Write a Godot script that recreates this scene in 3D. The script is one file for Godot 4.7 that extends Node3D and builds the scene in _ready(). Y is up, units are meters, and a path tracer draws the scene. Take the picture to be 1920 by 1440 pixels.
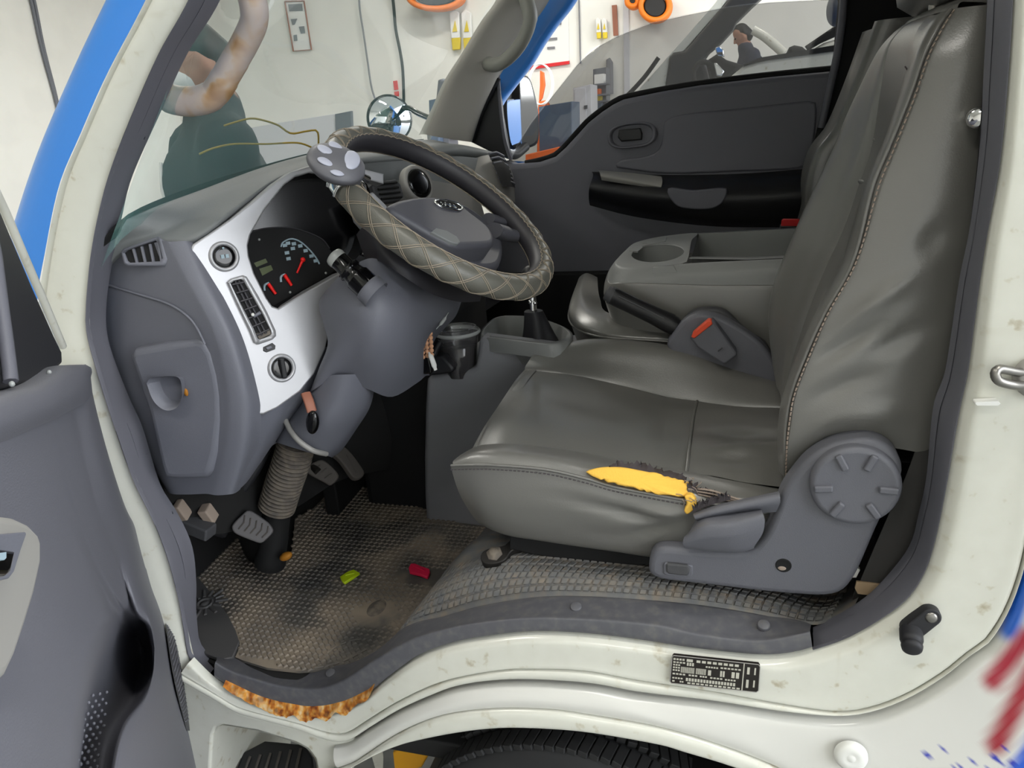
extends Node3D
# A light truck's cab seen through the open driver's door. x runs to the rear of the truck, y up, z towards the driver's side.

const LENS := 1442.0                       # focal length in pixels of the 1920 x 1440 frame
const YAW := 18.0
const PITCH := 18.0
const ROLL := 4.5
const EYE := Vector3(0, 0.78, 1.0)
const GROUND := -0.86
var fw: Vector3
var rt: Vector3
var up: Vector3
var M := {}
var used := {}
var off := {}
var rng := RandomNumberGenerator.new()

func _ready():
	rng.seed = 7
	set_lens()
	set_light()
	materials()
	garage()
	body()
	dashboard()
	column_and_wheel()
	floor_things()
	console()
	far_side()
	driver_seat()
	driver_door()
	garage_things()
	people()

func set_lens():
	var y := deg_to_rad(YAW)
	var p := deg_to_rad(PITCH)
	var r := deg_to_rad(ROLL)
	fw = Vector3(-sin(y) * cos(p), -sin(p), -cos(y) * cos(p))
	var r0 := fw.cross(Vector3.UP).normalized()
	var u0 := r0.cross(fw)
	rt = r0 * cos(r) - u0 * sin(r)
	up = u0 * cos(r) + r0 * sin(r)
	var cam := Camera3D.new()
	cam.name = "camera"
	cam.fov = rad_to_deg(2.0 * atan(720.0 / LENS))
	cam.near = 0.02
	cam.far = 200.0
	cam.transform = Transform3D(Basis(rt, up, -fw), EYE)
	add_child(cam)
	cam.current = true

func set_light():
	var env := Environment.new()
	env.tonemap_mode = Environment.TONE_MAPPER_LINEAR
	env.tonemap_exposure = 1.0
	env.background_mode = Environment.BG_SKY
	env.sdfgi_enabled = true
	env.ssao_enabled = true
	env.ssil_enabled = true
	var sm := ProceduralSkyMaterial.new()
	sm.sky_top_color = Color(0.93, 0.96, 1.0)
	sm.sky_horizon_color = Color(1.0, 1.0, 0.99)
	sm.ground_bottom_color = Color(0.45, 0.45, 0.44)
	sm.ground_horizon_color = Color(0.62, 0.62, 0.61)
	sm.sky_energy_multiplier = 2.3
	sm.ground_energy_multiplier = 1.0
	var sky := Sky.new()
	sky.sky_material = sm
	env.sky = sky
	var we := WorldEnvironment.new()
	we.name = "world"
	we.environment = env
	add_child(we)

# ---- pixels of the photograph to points on real planes
func ray(px: float, py: float) -> Vector3:
	return fw + rt * ((px - 960.0) / LENS) + up * ((720.0 - py) / LENS)
func zp(px: float, py: float, z: float) -> Vector3:
	var d := ray(px, py)
	return EYE + d * ((z - EYE.z) / d.z)
func yp(px: float, py: float, y: float) -> Vector3:
	var d := ray(px, py)
	return EYE + d * ((y - EYE.y) / d.y)
func pl(px: float, py: float, o: Vector3, n: Vector3) -> Vector3:
	var d := ray(px, py)
	return EYE + d * ((o - EYE).dot(n) / d.dot(n))
func R(a: Array) -> PackedVector3Array:            # px, py, z, px, py, z ...
	var o := PackedVector3Array()
	for i in range(0, a.size(), 3):
		o.append(zp(a[i], a[i + 1], a[i + 2]))
	return o
func RZ(z: float, a: Array) -> PackedVector3Array: # px, py, px, py ... on a plane across z
	var o := PackedVector3Array()
	for i in range(0, a.size(), 2):
		o.append(zp(a[i], a[i + 1], z))
	return o
func RY(y: float, a: Array) -> PackedVector3Array:
	var o := PackedVector3Array()
	for i in range(0, a.size(), 2):
		o.append(yp(a[i], a[i + 1], y))
	return o
func RP(p: Vector3, n: Vector3, a: Array, lift := 0.0) -> PackedVector3Array:
	var o := PackedVector3Array()
	for i in range(0, a.size(), 2):
		o.append(pl(a[i], a[i + 1], p + n * lift, n))
	return o
func shift(a: PackedVector3Array, d: Vector3) -> PackedVector3Array:
	var o := PackedVector3Array()
	for v in a:
		o.append(v + d)
	return o

# ---- curves
func crp(a: Vector3, b: Vector3, c: Vector3, d: Vector3, t: float) -> Vector3:
	return b.cubic_interpolate(c, a, d, t)
func smooth_path(p: PackedVector3Array, n: int, closed := false) -> PackedVector3Array:
	var fine := PackedVector3Array()
	var m := p.size()
	var segs := m if closed else m - 1
	for i in segs:
		var a := p[(i - 1 + m) % m] if closed else p[maxi(i - 1, 0)]
		var b := p[i]
		var c := p[(i + 1) % m]
		var d := p[(i + 2) % m] if closed else p[mini(i + 2, m - 1)]
		# limit the pull of long neighbours so that curves do not overshoot
		var l := (c - b).length()
		if (b - a).length() > l * 1.5 and l > 0.0:
			a = b + (a - b).normalized() * l * 1.5
		if (d - c).length() > l * 1.5 and l > 0.0:
			d = c + (d - c).normalized() * l * 1.5
		for k in 8:
			fine.append(crp(a, b, c, d, k / 8.0))
	fine.append(p[0] if closed else p[m - 1])
	return even(fine, n)
func even(p: PackedVector3Array, n: int) -> PackedVector3Array:   # n points evenly along p
	var s := PackedFloat32Array([0.0])
	for i in range(1, p.size()):
		s.append(s[i - 1] + p[i].distance_to(p[i - 1]))
	var total := s[s.size() - 1]
	var o := PackedVector3Array()
	var j := 0
	for k in n:
		var want := total * k / float(n - 1)
		while j < p.size() - 2 and s[j + 1] < want:
			j += 1
		var g := s[j + 1] - s[j]
		o.append(p[j].lerp(p[j + 1], clampf((want - s[j]) / g, 0, 1) if g > 1e-9 else 0.0))
	return o

# ---- mesh builder
class MB:
	var v := PackedVector3Array()
	var ix := PackedInt32Array()
	var uv := PackedVector2Array()
	var col := PackedColorArray()
	var c := Color(1, 1, 1)
	func vert(p: Vector3, t := Vector2.ZERO) -> int:
		v.append(p)
		uv.append(t)
		col.append(c)
		return v.size() - 1
	func tri(a: int, b: int, d: int):
		ix.append_array([a, b, d])
	func grid(rows: Array, close_rows := false, close_across := false):
		var nr := rows.size()
		var nc: int = rows[0].size()
		var base := v.size()
		for r in nr:
			for k in nc:
				vert(rows[r][k], Vector2(k / float(nc - 1), r / float(maxi(nr - 1, 1))))
		for r in (nr if close_across else nr - 1):
			var r2 := (r + 1) % nr
			for k in (nc if close_rows else nc - 1):
				var k2 := (k + 1) % nc
				var a := base + r * nc + k
				var b := base + r * nc + k2
				var d := base + r2 * nc + k2
				var e := base + r2 * nc + k
				tri(a, b, d)
				tri(a, d, e)
	func face(o: PackedVector3Array):
		var n := Vector3.ZERO
		for i in o.size():
			n += o[i].cross(o[(i + 1) % o.size()])
		n = n.normalized()
		var u := (o[1] - o[0])
		u = (u - n * u.dot(n)).normalized()
		var w := n.cross(u)
		var flat := PackedVector2Array()
		for p in o:
			flat.append(Vector2((p - o[0]).dot(u), (p - o[0]).dot(w)))
		var t := Geometry2D.triangulate_polygon(flat)
		var base := v.size()
		var lo := flat[0]
		var hi := flat[0]
		for q in flat:
			lo = lo.min(q)
			hi = hi.max(q)
		for i in o.size():
			vert(o[i], (flat[i] - lo) / Vector2(maxf(hi.x - lo.x, 1e-6), maxf(hi.y - lo.y, 1e-6)))
		for i in range(0, t.size(), 3):
			tri(base + t[i], base + t[i + 1], base + t[i + 2])
	func fan(o: PackedVector3Array):
		var m := Vector3.ZERO
		for p in o:
			m += p
		var b := vert(m / o.size())
		var base := v.size()
		for p in o:
			vert(p)
		for i in o.size():
			tri(b, base + i, base + (i + 1) % o.size())

func poly_normal(o: PackedVector3Array) -> Vector3:
	var n := Vector3.ZERO
	for i in o.size():
		n += o[i].cross(o[(i + 1) % o.size()])
	return n.normalized()
func inset(o: PackedVector3Array, d: float) -> PackedVector3Array:
	var n := poly_normal(o)
	var r := PackedVector3Array()
	var m := o.size()
	for i in m:
		var a := (o[i] - o[(i - 1 + m) % m]).normalized()
		var b := (o[(i + 1) % m] - o[i]).normalized()
		var na := n.cross(a)
		var nb := n.cross(b)
		var s := na + nb
		var q := maxf(s.length_squared() * 0.5, 0.35)
		r.append(o[i] + s * (d / q))
	return r
# a plate: outline at its front, pushed back along ext, front edge rounded by bevel
func prism(mb: MB, o: PackedVector3Array, ext: Vector3, bevel := 0.0, steps := 3):
	var e := ext.normalized()
	if poly_normal(o).dot(e) > 0.0:
		o = o.duplicate()
		o.reverse()
	while bevel > 0.0 and not fills(inset(o, bevel)):
		bevel = bevel * 0.6 if bevel > 0.0006 else 0.0
	var ring := o
	if bevel > 0.0:
		var rows := []
		for k in steps + 1:
			var a := PI * 0.5 * k / steps
			var q := inset(o, bevel * (1.0 - sin(a)))
			rows.append(closed_row(shift(q, e * bevel * (1.0 - cos(a)))))
		var top := inset(o, bevel)
		mb.face(top)
		mb.grid(rows)
		ring = shift(o, e * bevel)
	else:
		mb.face(o)
	var back := shift(o, ext)
	mb.grid([closed_row(ring), closed_row(back)])
	mb.face(back)
func fills(o: PackedVector3Array) -> bool:
	var n := poly_normal(o)
	var u := (o[1] - o[0])
	u = (u - n * u.dot(n)).normalized()
	var w := n.cross(u)
	var flat := PackedVector2Array()
	for p in o:
		flat.append(Vector2((p - o[0]).dot(u), (p - o[0]).dot(w)))
	return not Geometry2D.triangulate_polygon(flat).is_empty()
func closed_row(a: PackedVector3Array) -> PackedVector3Array:
	var o := a.duplicate()
	o.append(a[0])
	return o
# smooth surface through rows of points; rows may differ in length
func loft_rows(rows: Array, nu: int, nv: int, closed_across := false, linear := false) -> Array:
	var even_rows := []
	for r in rows:
		even_rows.append(smooth_path(r, nu))
	var m := even_rows.size()
	var out := []
	for i in (m if closed_across else m - 1):
		for k in nv:
			var t := k / float(nv)
			var row := PackedVector3Array()
			for j in nu:
				var b: Vector3 = even_rows[i][j]
				var c: Vector3 = even_rows[(i + 1) % m][j]
				if linear:
					row.append(b.lerp(c, t))
				else:
					var a: Vector3 = even_rows[(i - 1 + m) % m if closed_across else maxi(i - 1, 0)][j]
					var d: Vector3 = even_rows[(i + 2) % m if closed_across else mini(i + 2, m - 1)][j]
					var l := (c - b).length()
					if (b - a).length() > l * 2.0: a = b + (a - b).normalized() * l * 2.0
					if (d - c).length() > l * 2.0: d = c + (d - c).normalized() * l * 2.0
					row.append(crp(a, b, c, d, t))
			out.append(row)
	if not closed_across:
		out.append(even_rows[m - 1])
	return out
func loft(mb: MB, rows: Array, nu := 32, nv := 4, closed_across := false, linear := false) -> Array:
	var g := loft_rows(rows, nu, nv, closed_across, linear)
	mb.grid(g, false, closed_across)
	return g
func frames(p: PackedVector3Array, closed: bool) -> Array:
	var m := p.size()
	var out := []
	var last := Vector3.ZERO
	for i in m:
		var a := p[(i - 1 + m) % m] if closed else p[maxi(i - 1, 0)]
		var b := p[(i + 1) % m] if closed else p[mini(i + 1, m - 1)]
		var t := (b - a).normalized()
		var s: Vector3
		if i == 0:
			s = t.cross(Vector3.UP if absf(t.y) < 0.9 else Vector3.RIGHT).normalized()
		else:
			s = (last - t * last.dot(t)).normalized()
		last = s
		out.append([t, s, t.cross(s)])
	return out
# r: number or array along the path; flat squeezes the second axis
func tube(mb: MB, p: PackedVector3Array, r, sides := 10, closed := false, caps := true, flat := 1.0):
	var fr := frames(p, closed)
	var rows := []
	for i in p.size():
		var rad: float = r if not r is Array else r[mini(int(round(i * (r.size() - 1) / float(maxi(p.size() - 1, 1)))), r.size() - 1)]
		var row := PackedVector3Array()
		for k in sides:
			var a := TAU * k / sides
			row.append(p[i] + fr[i][1] * cos(a) * rad + fr[i][2] * sin(a) * rad * flat)
		rows.append(row)
	mb.grid(rows, true, closed)
	if caps and not closed:
		mb.fan(rows[0])
		mb.fan(rows[rows.size() - 1])
# profile of [radius, height along axis]
func lathe(mb: MB, o: Vector3, axis: Vector3, prof: Array, segs := 32, squash := 1.0, side := Vector3.ZERO):
	axis = axis.normalized()
	var s := side
	if s == Vector3.ZERO:
		s = axis.cross(Vector3.UP if absf(axis.y) < 0.9 else Vector3.RIGHT)
	s = (s - axis * s.dot(axis)).normalized()
	var w := axis.cross(s)
	var rows := []
	for q in prof:
		var row := PackedVector3Array()
		for k in segs:
			var a := TAU * k / segs
			row.append(o + axis * q[1] + s * cos(a) * q[0] + w * sin(a) * q[0] * squash)
		rows.append(row)
	mb.grid(rows, true)
func box(mb: MB, c: Vector3, half: Vector3, b := Basis(), bevel := 0.0):
	if bevel <= 0.0:
		bevel = 0.0
	var o := PackedVector3Array()
	var hx := b.x * half.x
	var hy := b.y * half.y
	var hz := b.z * half.z
	if bevel > 0.0:
		for q in [[1, 1], [-1, 1], [-1, -1], [1, -1]]:
			for k in 3:
				var a: float = atan2(q[1], q[0]) - PI / 4 + PI / 4 * k
				o.append(c + hz + b.x * (q[0] * (half.x - bevel) + cos(a) * bevel) + b.y * (q[1] * (half.y - bevel) + sin(a) * bevel))
	else:
		o = PackedVector3Array([c + hx + hy + hz, c - hx + hy + hz, c - hx - hy + hz, c + hx - hy + hz])
	prism(mb, o, -hz * 2.0, minf(bevel, minf(half.x, half.y) * 0.6))
func ball(mb: MB, c: Vector3, r: Vector3, b := Basis(), n := 12):
	var rows := []
	for i in n + 1:
		var t := PI * i / n
		var row := PackedVector3Array()
		for k in n * 2:
			var a := TAU * k / (n * 2)
			row.append(c + b.x * (r.x * sin(t) * cos(a)) + b.y * (r.y * cos(t)) + b.z * (r.z * sin(t) * sin(a)))
		rows.append(row)
	mb.grid(rows, true)
func disc(c: Vector3, s: Vector3, w: Vector3, n := 28) -> PackedVector3Array:
	var o := PackedVector3Array()
	for k in n:
		o.append(c + s * cos(TAU * k / n) + w * sin(TAU * k / n))
	return o

# ---- things and parts
func numbered(nm: String) -> String:
	var k: int = used.get(nm, -1) + 1
	used[nm] = k
	return nm if k == 0 else "%s_%03d" % [nm, k]
func thing(nm: String, label: String, category: String, at := Vector3.ZERO, group := "") -> Node3D:
	var o := Node3D.new()
	o.name = numbered(nm)
	add_child(o)
	o.position = at
	off[o] = at
	o.set_meta("label", label)
	o.set_meta("category", category)
	if group:
		o.set_meta("group", group)
	return o
func to_mesh(mb: MB, at: Vector3, sharp := 0.0) -> ArrayMesh:
	var n := mb.v.size()
	var ix := mb.ix
	var vol := 0.0
	var mid := Vector3.ZERO
	for p in mb.v:
		mid += p
	mid /= maxi(n, 1)
	for i in range(0, ix.size(), 3):
		vol += (mb.v[ix[i]] - mid).dot((mb.v[ix[i + 1]] - mid).cross(mb.v[ix[i + 2]] - mid))
	if vol > 0.0:
		for i in range(0, ix.size(), 3):
			var t := ix[i + 1]
			ix[i + 1] = ix[i + 2]
			ix[i + 2] = t
	# normals: shared between vertices of the same place whose faces meet at a shallow angle
	var fn := PackedVector3Array()
	for i in range(0, ix.size(), 3):
		fn.append(-(mb.v[ix[i + 1]] - mb.v[ix[i]]).cross(mb.v[ix[i + 2]] - mb.v[ix[i]]))
	var nn := PackedVector3Array()
	nn.resize(n)
	for f in fn.size():
		for k in 3:
			nn[ix[f * 3 + k]] += fn[f]
	var place := {}
	for i in n:
		var key := Vector3i((mb.v[i] * 20000.0).round())
		if place.has(key):
			place[key].append(i)
		else:
			place[key] = [i]
	var fin := nn.duplicate()
	for key in place:
		var l: Array = place[key]
		if l.size() > 1:
			for i in l:
				var s := Vector3.ZERO
				var me := nn[i].normalized()
				for j in l:
					if nn[j].normalized().dot(me) > 0.8:
						s += nn[j]
				fin[i] = s
	var pts := PackedVector3Array()
	pts.resize(n)
	for i in n:
		pts[i] = mb.v[i] - at
		fin[i] = fin[i].normalized() if fin[i].length() > 1e-14 else Vector3.UP
	var a := []
	a.resize(Mesh.ARRAY_MAX)
	a[Mesh.ARRAY_VERTEX] = pts
	a[Mesh.ARRAY_NORMAL] = fin
	a[Mesh.ARRAY_TEX_UV] = mb.uv
	a[Mesh.ARRAY_COLOR] = mb.col
	a[Mesh.ARRAY_INDEX] = ix
	var me := ArrayMesh.new()
	me.add_surface_from_arrays(Mesh.PRIMITIVE_TRIANGLES, a)
	return me
func part(parent: Node, nm: String, mb: MB, mat: Material, label := "") -> MeshInstance3D:
	var o := MeshInstance3D.new()
	o.name = nm
	var at: Vector3 = off.get(parent, Vector3.ZERO)
	o.mesh = to_mesh(mb, at)
	o.mesh.surface_set_material(0, mat)
	o.cast_shadow = GeometryInstance3D.SHADOW_CASTING_SETTING_DOUBLE_SIDED
	parent.add_child(o, true)
	off[o] = at
	if label:
		o.set_meta("label", label)
	return o
# a thing that is a single mesh, its origin at the foot of its bounds
func solo(nm: String, mb: MB, mat: Material, label: String, category: String, group := "") -> MeshInstance3D:
	var lo := mb.v[0]
	var hi := mb.v[0]
	for p in mb.v:
		lo = lo.min(p)
		hi = hi.max(p)
	var at := Vector3((lo.x + hi.x) / 2, lo.y, (lo.z + hi.z) / 2)
	var o := MeshInstance3D.new()
	o.name = numbered(nm)
	o.mesh = to_mesh(mb, at)
	o.mesh.surface_set_material(0, mat)
	o.cast_shadow = GeometryInstance3D.SHADOW_CASTING_SETTING_DOUBLE_SIDED
	add_child(o)
	o.position = at
	off[o] = at
	o.set_meta("label", label)
	o.set_meta("category", category)
	if group:
		o.set_meta("group", group)
	return o
func structure(nm: String, mb: MB, mat: Material) -> MeshInstance3D:
	var o := MeshInstance3D.new()
	o.name = nm
	o.mesh = to_mesh(mb, Vector3.ZERO)
	o.mesh.surface_set_material(0, mat)
	o.cast_shadow = GeometryInstance3D.SHADOW_CASTING_SETTING_DOUBLE_SIDED
	add_child(o)
	o.set_meta("kind", "structure")
	return o

# ---- materials
func noise_tex(freq: float, ramp: Array, as_normal := false, bump := 4.0, type := FastNoiseLite.TYPE_SIMPLEX_SMOOTH, octaves := 4, size := 512, sd := 3) -> NoiseTexture2D:
	var n := FastNoiseLite.new()
	n.seed = sd
	n.noise_type = type
	n.frequency = freq
	n.fractal_octaves = octaves
	var t := NoiseTexture2D.new()
	t.width = size
	t.height = size
	t.seamless = true
	t.noise = n
	if as_normal:
		t.as_normal_map = true
		t.bump_strength = bump
	elif ramp:
		var g := Gradient.new()
		var offs := PackedFloat32Array()
		var cols := PackedColorArray()
		for q in ramp:
			offs.append(q[0])
			cols.append(q[1])
		g.offsets = offs
		g.colors = cols
		t.color_ramp = g
	return t
func mat(nm: String, c: Color, rough := 0.6, metal := 0.0, spec := 0.5) -> StandardMaterial3D:
	var m := StandardMaterial3D.new()
	m.resource_name = nm
	m.albedo_color = c
	m.roughness = rough
	m.metallic = metal
	m.metallic_specular = spec
	m.cull_mode = BaseMaterial3D.CULL_DISABLED
	M[nm] = m
	return m
func grain(m: StandardMaterial3D, t: Texture2D, scale: float, strength := 1.0):
	m.uv1_triplanar = true
	m.uv1_world_triplanar = true
	m.uv1_scale = Vector3.ONE * scale
	m.normal_enabled = true
	m.normal_texture = t
	m.normal_scale = strength
func stained(m: StandardMaterial3D, t: Texture2D, scale: float):
	m.uv1_triplanar = true
	m.uv1_world_triplanar = true
	m.uv1_scale = Vector3.ONE * scale
	m.albedo_texture = t
func g(v: float) -> Color:
	return Color(v, v, v)

func materials():
	var fine := noise_tex(0.09, [], true, 3.0, FastNoiseLite.TYPE_SIMPLEX_SMOOTH, 2, 512, 5)
	var hide := noise_tex(0.06, [], true, 5.0, FastNoiseLite.TYPE_CELLULAR, 2, 512, 9)
	# plastics of the cab
	grain(mat("dash_grey", Color(0.415, 0.42, 0.455), 0.55), fine, 9.0, 0.25)
	grain(mat("dash_dark", Color(0.27, 0.27, 0.28), 0.6), fine, 9.0, 0.25)
	grain(mat("dash_top", Color(0.46, 0.47, 0.47), 0.6), fine, 9.0, 0.25)
	grain(mat("door_trim", Color(0.415, 0.415, 0.445), 0.55), fine, 9.0, 0.3)
	grain(mat("seat_trim", Color(0.375, 0.378, 0.405), 0.5), fine, 9.0, 0.25)
	grain(mat("console_grey", Color(0.50, 0.505, 0.50), 0.5), fine, 9.0, 0.25)
	grain(mat("pillar_trim", Color(0.68, 0.665, 0.635), 0.75), fine, 12.0, 0.5)
	grain(mat("black_plastic", Color(0.10, 0.10, 0.11), 0.45), fine, 9.0, 0.2)
	grain(mat("tunnel_grey", Color(0.50, 0.50, 0.515), 0.6), fine, 9.0, 0.25)
	mat("gloss_black", Color(0.03, 0.03, 0.035), 0.15)
	mat("pad_rubber", Color(0.30, 0.295, 0.295), 0.6)
	mat("dull_black", Color(0.035, 0.035, 0.038), 0.8)
	grain(mat("rubber_seal", Color(0.385, 0.385, 0.415), 0.5), fine, 14.0, 0.2)
	mat("rubber_dark", Color(0.11, 0.11, 0.125), 0.6)
	var sil := mat("silver", Color(0.68, 0.68, 0.69), 0.34, 0.35)
	grain(sil, fine, 12.0, 0.08)
	mat("silver_dusty", Color(0.62, 0.61, 0.59), 0.6, 0.25)
	mat("chrome", Color(0.9, 0.9, 0.9), 0.08, 1.0)
	mat("steel", Color(0.55, 0.54, 0.52), 0.35, 0.9)
	mat("dark_steel", Color(0.16, 0.15, 0.14), 0.5, 0.5)
	# paint
	var dirt := noise_tex(0.012, [[0.0, Color(0.72, 0.67, 0.58)], [0.16, Color(0.88, 0.86, 0.81)], [0.25, Color(0.95, 0.948, 0.93)], [1.0, Color(0.97, 0.97, 0.955)]], false, 1.0, FastNoiseLite.TYPE_SIMPLEX_SMOOTH, 5, 1024, 21)
	var wp := mat("white_paint", Color(0.87, 0.87, 0.84), 0.3)
	wp.clearcoat_enabled = true
	wp.clearcoat = 0.6
	wp.clearcoat_roughness = 0.12
	stained(wp, dirt, 1.6)
	var vp := mat("sprayed_paint", Color(1, 1, 1), 0.28)
	vp.vertex_color_use_as_albedo = true
	vp.clearcoat_enabled = true
	vp.clearcoat = 0.6
	vp.clearcoat_roughness = 0.12
	mat("blue_paint", Color(0.25, 0.54, 0.88), 0.32)
	var rust := mat("rust", Color(1, 1, 1), 0.9)
	stained(rust, noise_tex(0.03, [[0.22, Color(0.35, 0.17, 0.07)], [0.38, Color(0.66, 0.36, 0.10)], [0.55, Color(0.84, 0.58, 0.22)], [0.75, Color(0.87, 0.76, 0.58)]], false, 1.0, FastNoiseLite.TYPE_SIMPLEX_SMOOTH, 3, 512, 33), 3.0)
	# seats
	grain(mat("leather", Color(0.415, 0.41, 0.395), 0.30, 0.0, 0.68), hide, 15.0, 0.16)
	mat("thread", Color(0.60, 0.54, 0.49), 0.8)
	mat("thread_pale", Color(0.60, 0.555, 0.49), 0.8)
	var foam := mat("foam", Color(0.96, 0.76, 0.32), 0.95)
	grain(foam, hide, 12.0, 0.6)
	mat("lining", Color(0.27, 0.25, 0.26), 0.95)
	var belt := mat("belt", Color(0.20, 0.195, 0.19), 0.75)
	grain(belt, fine, 30.0, 0.5)
	mat("belt_label", Color(0.62, 0.53, 0.42), 0.9)
	mat("button_orange", Color(0.90, 0.30, 0.14), 0.45)
	mat("button_red", Color(0.80, 0.05, 0.06), 0.45)
	# floor
	var mud := noise_tex(0.008, [[0.2, Color(0.33, 0.325, 0.315)], [0.38, Color(0.43, 0.415, 0.39)], [0.53, Color(0.58, 0.535, 0.48)], [0.8, Color(0.68, 0.62, 0.545)]], false, 1.0, FastNoiseLite.TYPE_SIMPLEX_SMOOTH, 5, 1024, 41)
	stained(mat("mat_rubber", Color(0.86, 0.86, 0.86), 0.7), mud, 0.7)
	var mud2 := noise_tex(0.012, [[0.3, Color(0.40, 0.405, 0.41)], [0.55, Color(0.45, 0.445, 0.43)], [0.75, Color(0.50, 0.465, 0.42)], [0.95, Color(0.57, 0.50, 0.42)]], false, 1.0, FastNoiseLite.TYPE_SIMPLEX_SMOOTH, 5, 1024, 43)
	stained(mat("hump_rubber", Color(0.92, 0.92, 0.92), 0.6), mud2, 2.5)
	var scuff := noise_tex(0.02, [[0.3, Color(0.335, 0.335, 0.355)], [0.6, Color(0.36, 0.36, 0.375)], [0.85, Color(0.40, 0.395, 0.395)]], false, 1.0, FastNoiseLite.TYPE_SIMPLEX_SMOOTH, 5, 512, 44)
	stained(mat("sill_plastic", Color(1, 1, 1), 0.5), scuff, 4.0)
	mat("carpet", Color(0.09, 0.088, 0.085), 0.95)
	stained(mat("bellows", Color(1, 1, 1), 0.8), noise_tex(0.02, [[0.3, Color(0.33, 0.31, 0.29)], [0.7, Color(0.48, 0.44, 0.39)]], false, 1.0, FastNoiseLite.TYPE_SIMPLEX_SMOOTH, 4, 512, 45), 4.0)
	mat("pedal_rubber", Color(0.38, 0.37, 0.37), 0.7)
	mat("pedal_dusty", Color(0.30, 0.28, 0.26), 0.8)
	mat("lime_tag", Color(0.78, 0.88, 0.10), 0.5)
	mat("pink_tag", Color(0.90, 0.12, 0.30), 0.5)
	# steering wheel
	var wl := mat("wheel_leather", Color(0.37, 0.365, 0.335), 0.4)
	grain(wl, hide, 14.0, 0.25)
	mat("wheel_grey", Color(0.31, 0.31, 0.335), 0.5)
	mat("wheel_inner", Color(0.19, 0.185, 0.20), 0.5)
	mat("knob_grey", Color(0.33, 0.33, 0.35), 0.5)
	mat("knob_pad", Color(0.62, 0.63, 0.68), 0.4)
	# instruments
	mat("gauge_white", Color(0.60, 0.68, 0.72), 0.6)
	mat("needle_red", Color(0.95, 0.08, 0.06), 0.5)
	mat("lcd_olive", Color(0.27, 0.31, 0.12), 0.4)
	mat("clear_cap", Color(0.62, 0.63, 0.62), 0.2)
	mat("ochre", Color(0.65, 0.42, 0.08), 0.7)
	mat("copper_strap", Color(0.62, 0.40, 0.32), 0.6)
	mat("braid", Color(0.82, 0.62, 0.48), 0.8)
	mat("white_plastic", Color(0.88, 0.88, 0.86), 0.4)
	# glass
	for q in [["windshield_glass", Color(0.50, 0.74, 0.72, 0.22)], ["tinted_glass", Color(0.08, 0.08, 0.11, 0.66)], ["cup_plastic", Color(0.9, 0.9, 0.92, 0.05)], ["cluster_lens", Color(0.5, 0.5, 0.5, 0.03)]]:
		var m := mat(q[0], q[1], 0.03)
		m.transparency = BaseMaterial3D.TRANSPARENCY_ALPHA
	mat("coffee", Color(0.05, 0.03, 0.02), 0.1)
	mat("mirror", Color(0.92, 0.93, 0.94), 0.02, 1.0)
	# handle on the near pillar
	var hb := mat("handle_beige", Color(1, 1, 1), 0.5)
	stained(hb, noise_tex(0.01, [[0.3, Color(0.70, 0.66, 0.65)], [0.55, Color(0.72, 0.67, 0.64)], [0.66, Color(0.70, 0.58, 0.45)], [0.85, Color(0.58, 0.43, 0.27)]], false, 1.0, FastNoiseLite.TYPE_SIMPLEX_SMOOTH, 4, 512, 51), 2.2)
	grain(mat("handle_grey", Color(0.58, 0.58, 0.55), 0.5), fine, 12.0, 0.3)
	mat("skin", Color(0.70, 0.53, 0.45), 0.6)
	mat("hair", Color(0.06, 0.05, 0.045), 0.6)
	mat("cloth_black", Color(0.13, 0.14, 0.15), 0.9)
	mat("cloth_navy", Color(0.13, 0.14, 0.19), 0.9)
	mat("mask_white", Color(0.85, 0.86, 0.86), 0.9)
	# garage
	stained(mat("wall_paint", Color(1, 1, 1), 0.8), noise_tex(0.006, [[0.3, Color(0.925, 0.92, 0.895)], [0.7, Color(0.94, 0.935, 0.91)]], false, 1.0, FastNoiseLite.TYPE_SIMPLEX_SMOOTH, 4, 512, 61), 0.4)
	stained(mat("concrete", Color(1, 1, 1), 0.5), noise_tex(0.008, [[0.3, Color(0.44, 0.45, 0.44)], [0.7, Color(0.56, 0.56, 0.54)]], false, 1.0, FastNoiseLite.TYPE_SIMPLEX_SMOOTH, 5, 1024, 62), 0.5)
	mat("ceiling_white", Color(0.9, 0.9, 0.88), 0.9)
	mat("paper", Color(0.93, 0.93, 0.92), 0.7)
	mat("print_red", Color(0.85, 0.15, 0.18), 0.6)
	mat("print_yellow", Color(0.88, 0.78, 0.20), 0.6)
	mat("print_grey", Color(0.5, 0.5, 0.52), 0.6)
	mat("print_dark", Color(0.2, 0.22, 0.25), 0.6)
	mat("cable_black", Color(0.06, 0.06, 0.065), 0.6)
	mat("line_yellow", Color(0.60, 0.50, 0.15), 0.5)
	mat("orange_plastic", Color(0.92, 0.48, 0.08), 0.5)
	mat("fan_orange", Color(0.95, 0.45, 0.20), 0.5)
	mat("cabinet_white", Color(0.82, 0.82, 0.84), 0.5)
	mat("cabinet_grey", Color(0.42, 0.43, 0.46), 0.5)
	mat("steel_blue", Color(0.34, 0.40, 0.48), 0.5)
	mat("tire", Color(0.12, 0.12, 0.125), 0.75)
	mat("yellow_steel", Color(0.95, 0.68, 0.05), 0.5)
	mat("label_black", Color(0.12, 0.10, 0.09), 0.35)
	mat("label_print", Color(0.74, 0.73, 0.68), 0.5)
	var lamp := mat("lamp_glow", Color(1, 1, 1), 0.5)
	lamp.emission_enabled = true
	lamp.emission = Color(1, 0.99, 0.96)
	lamp.emission_energy_multiplier = 3.0

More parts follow.
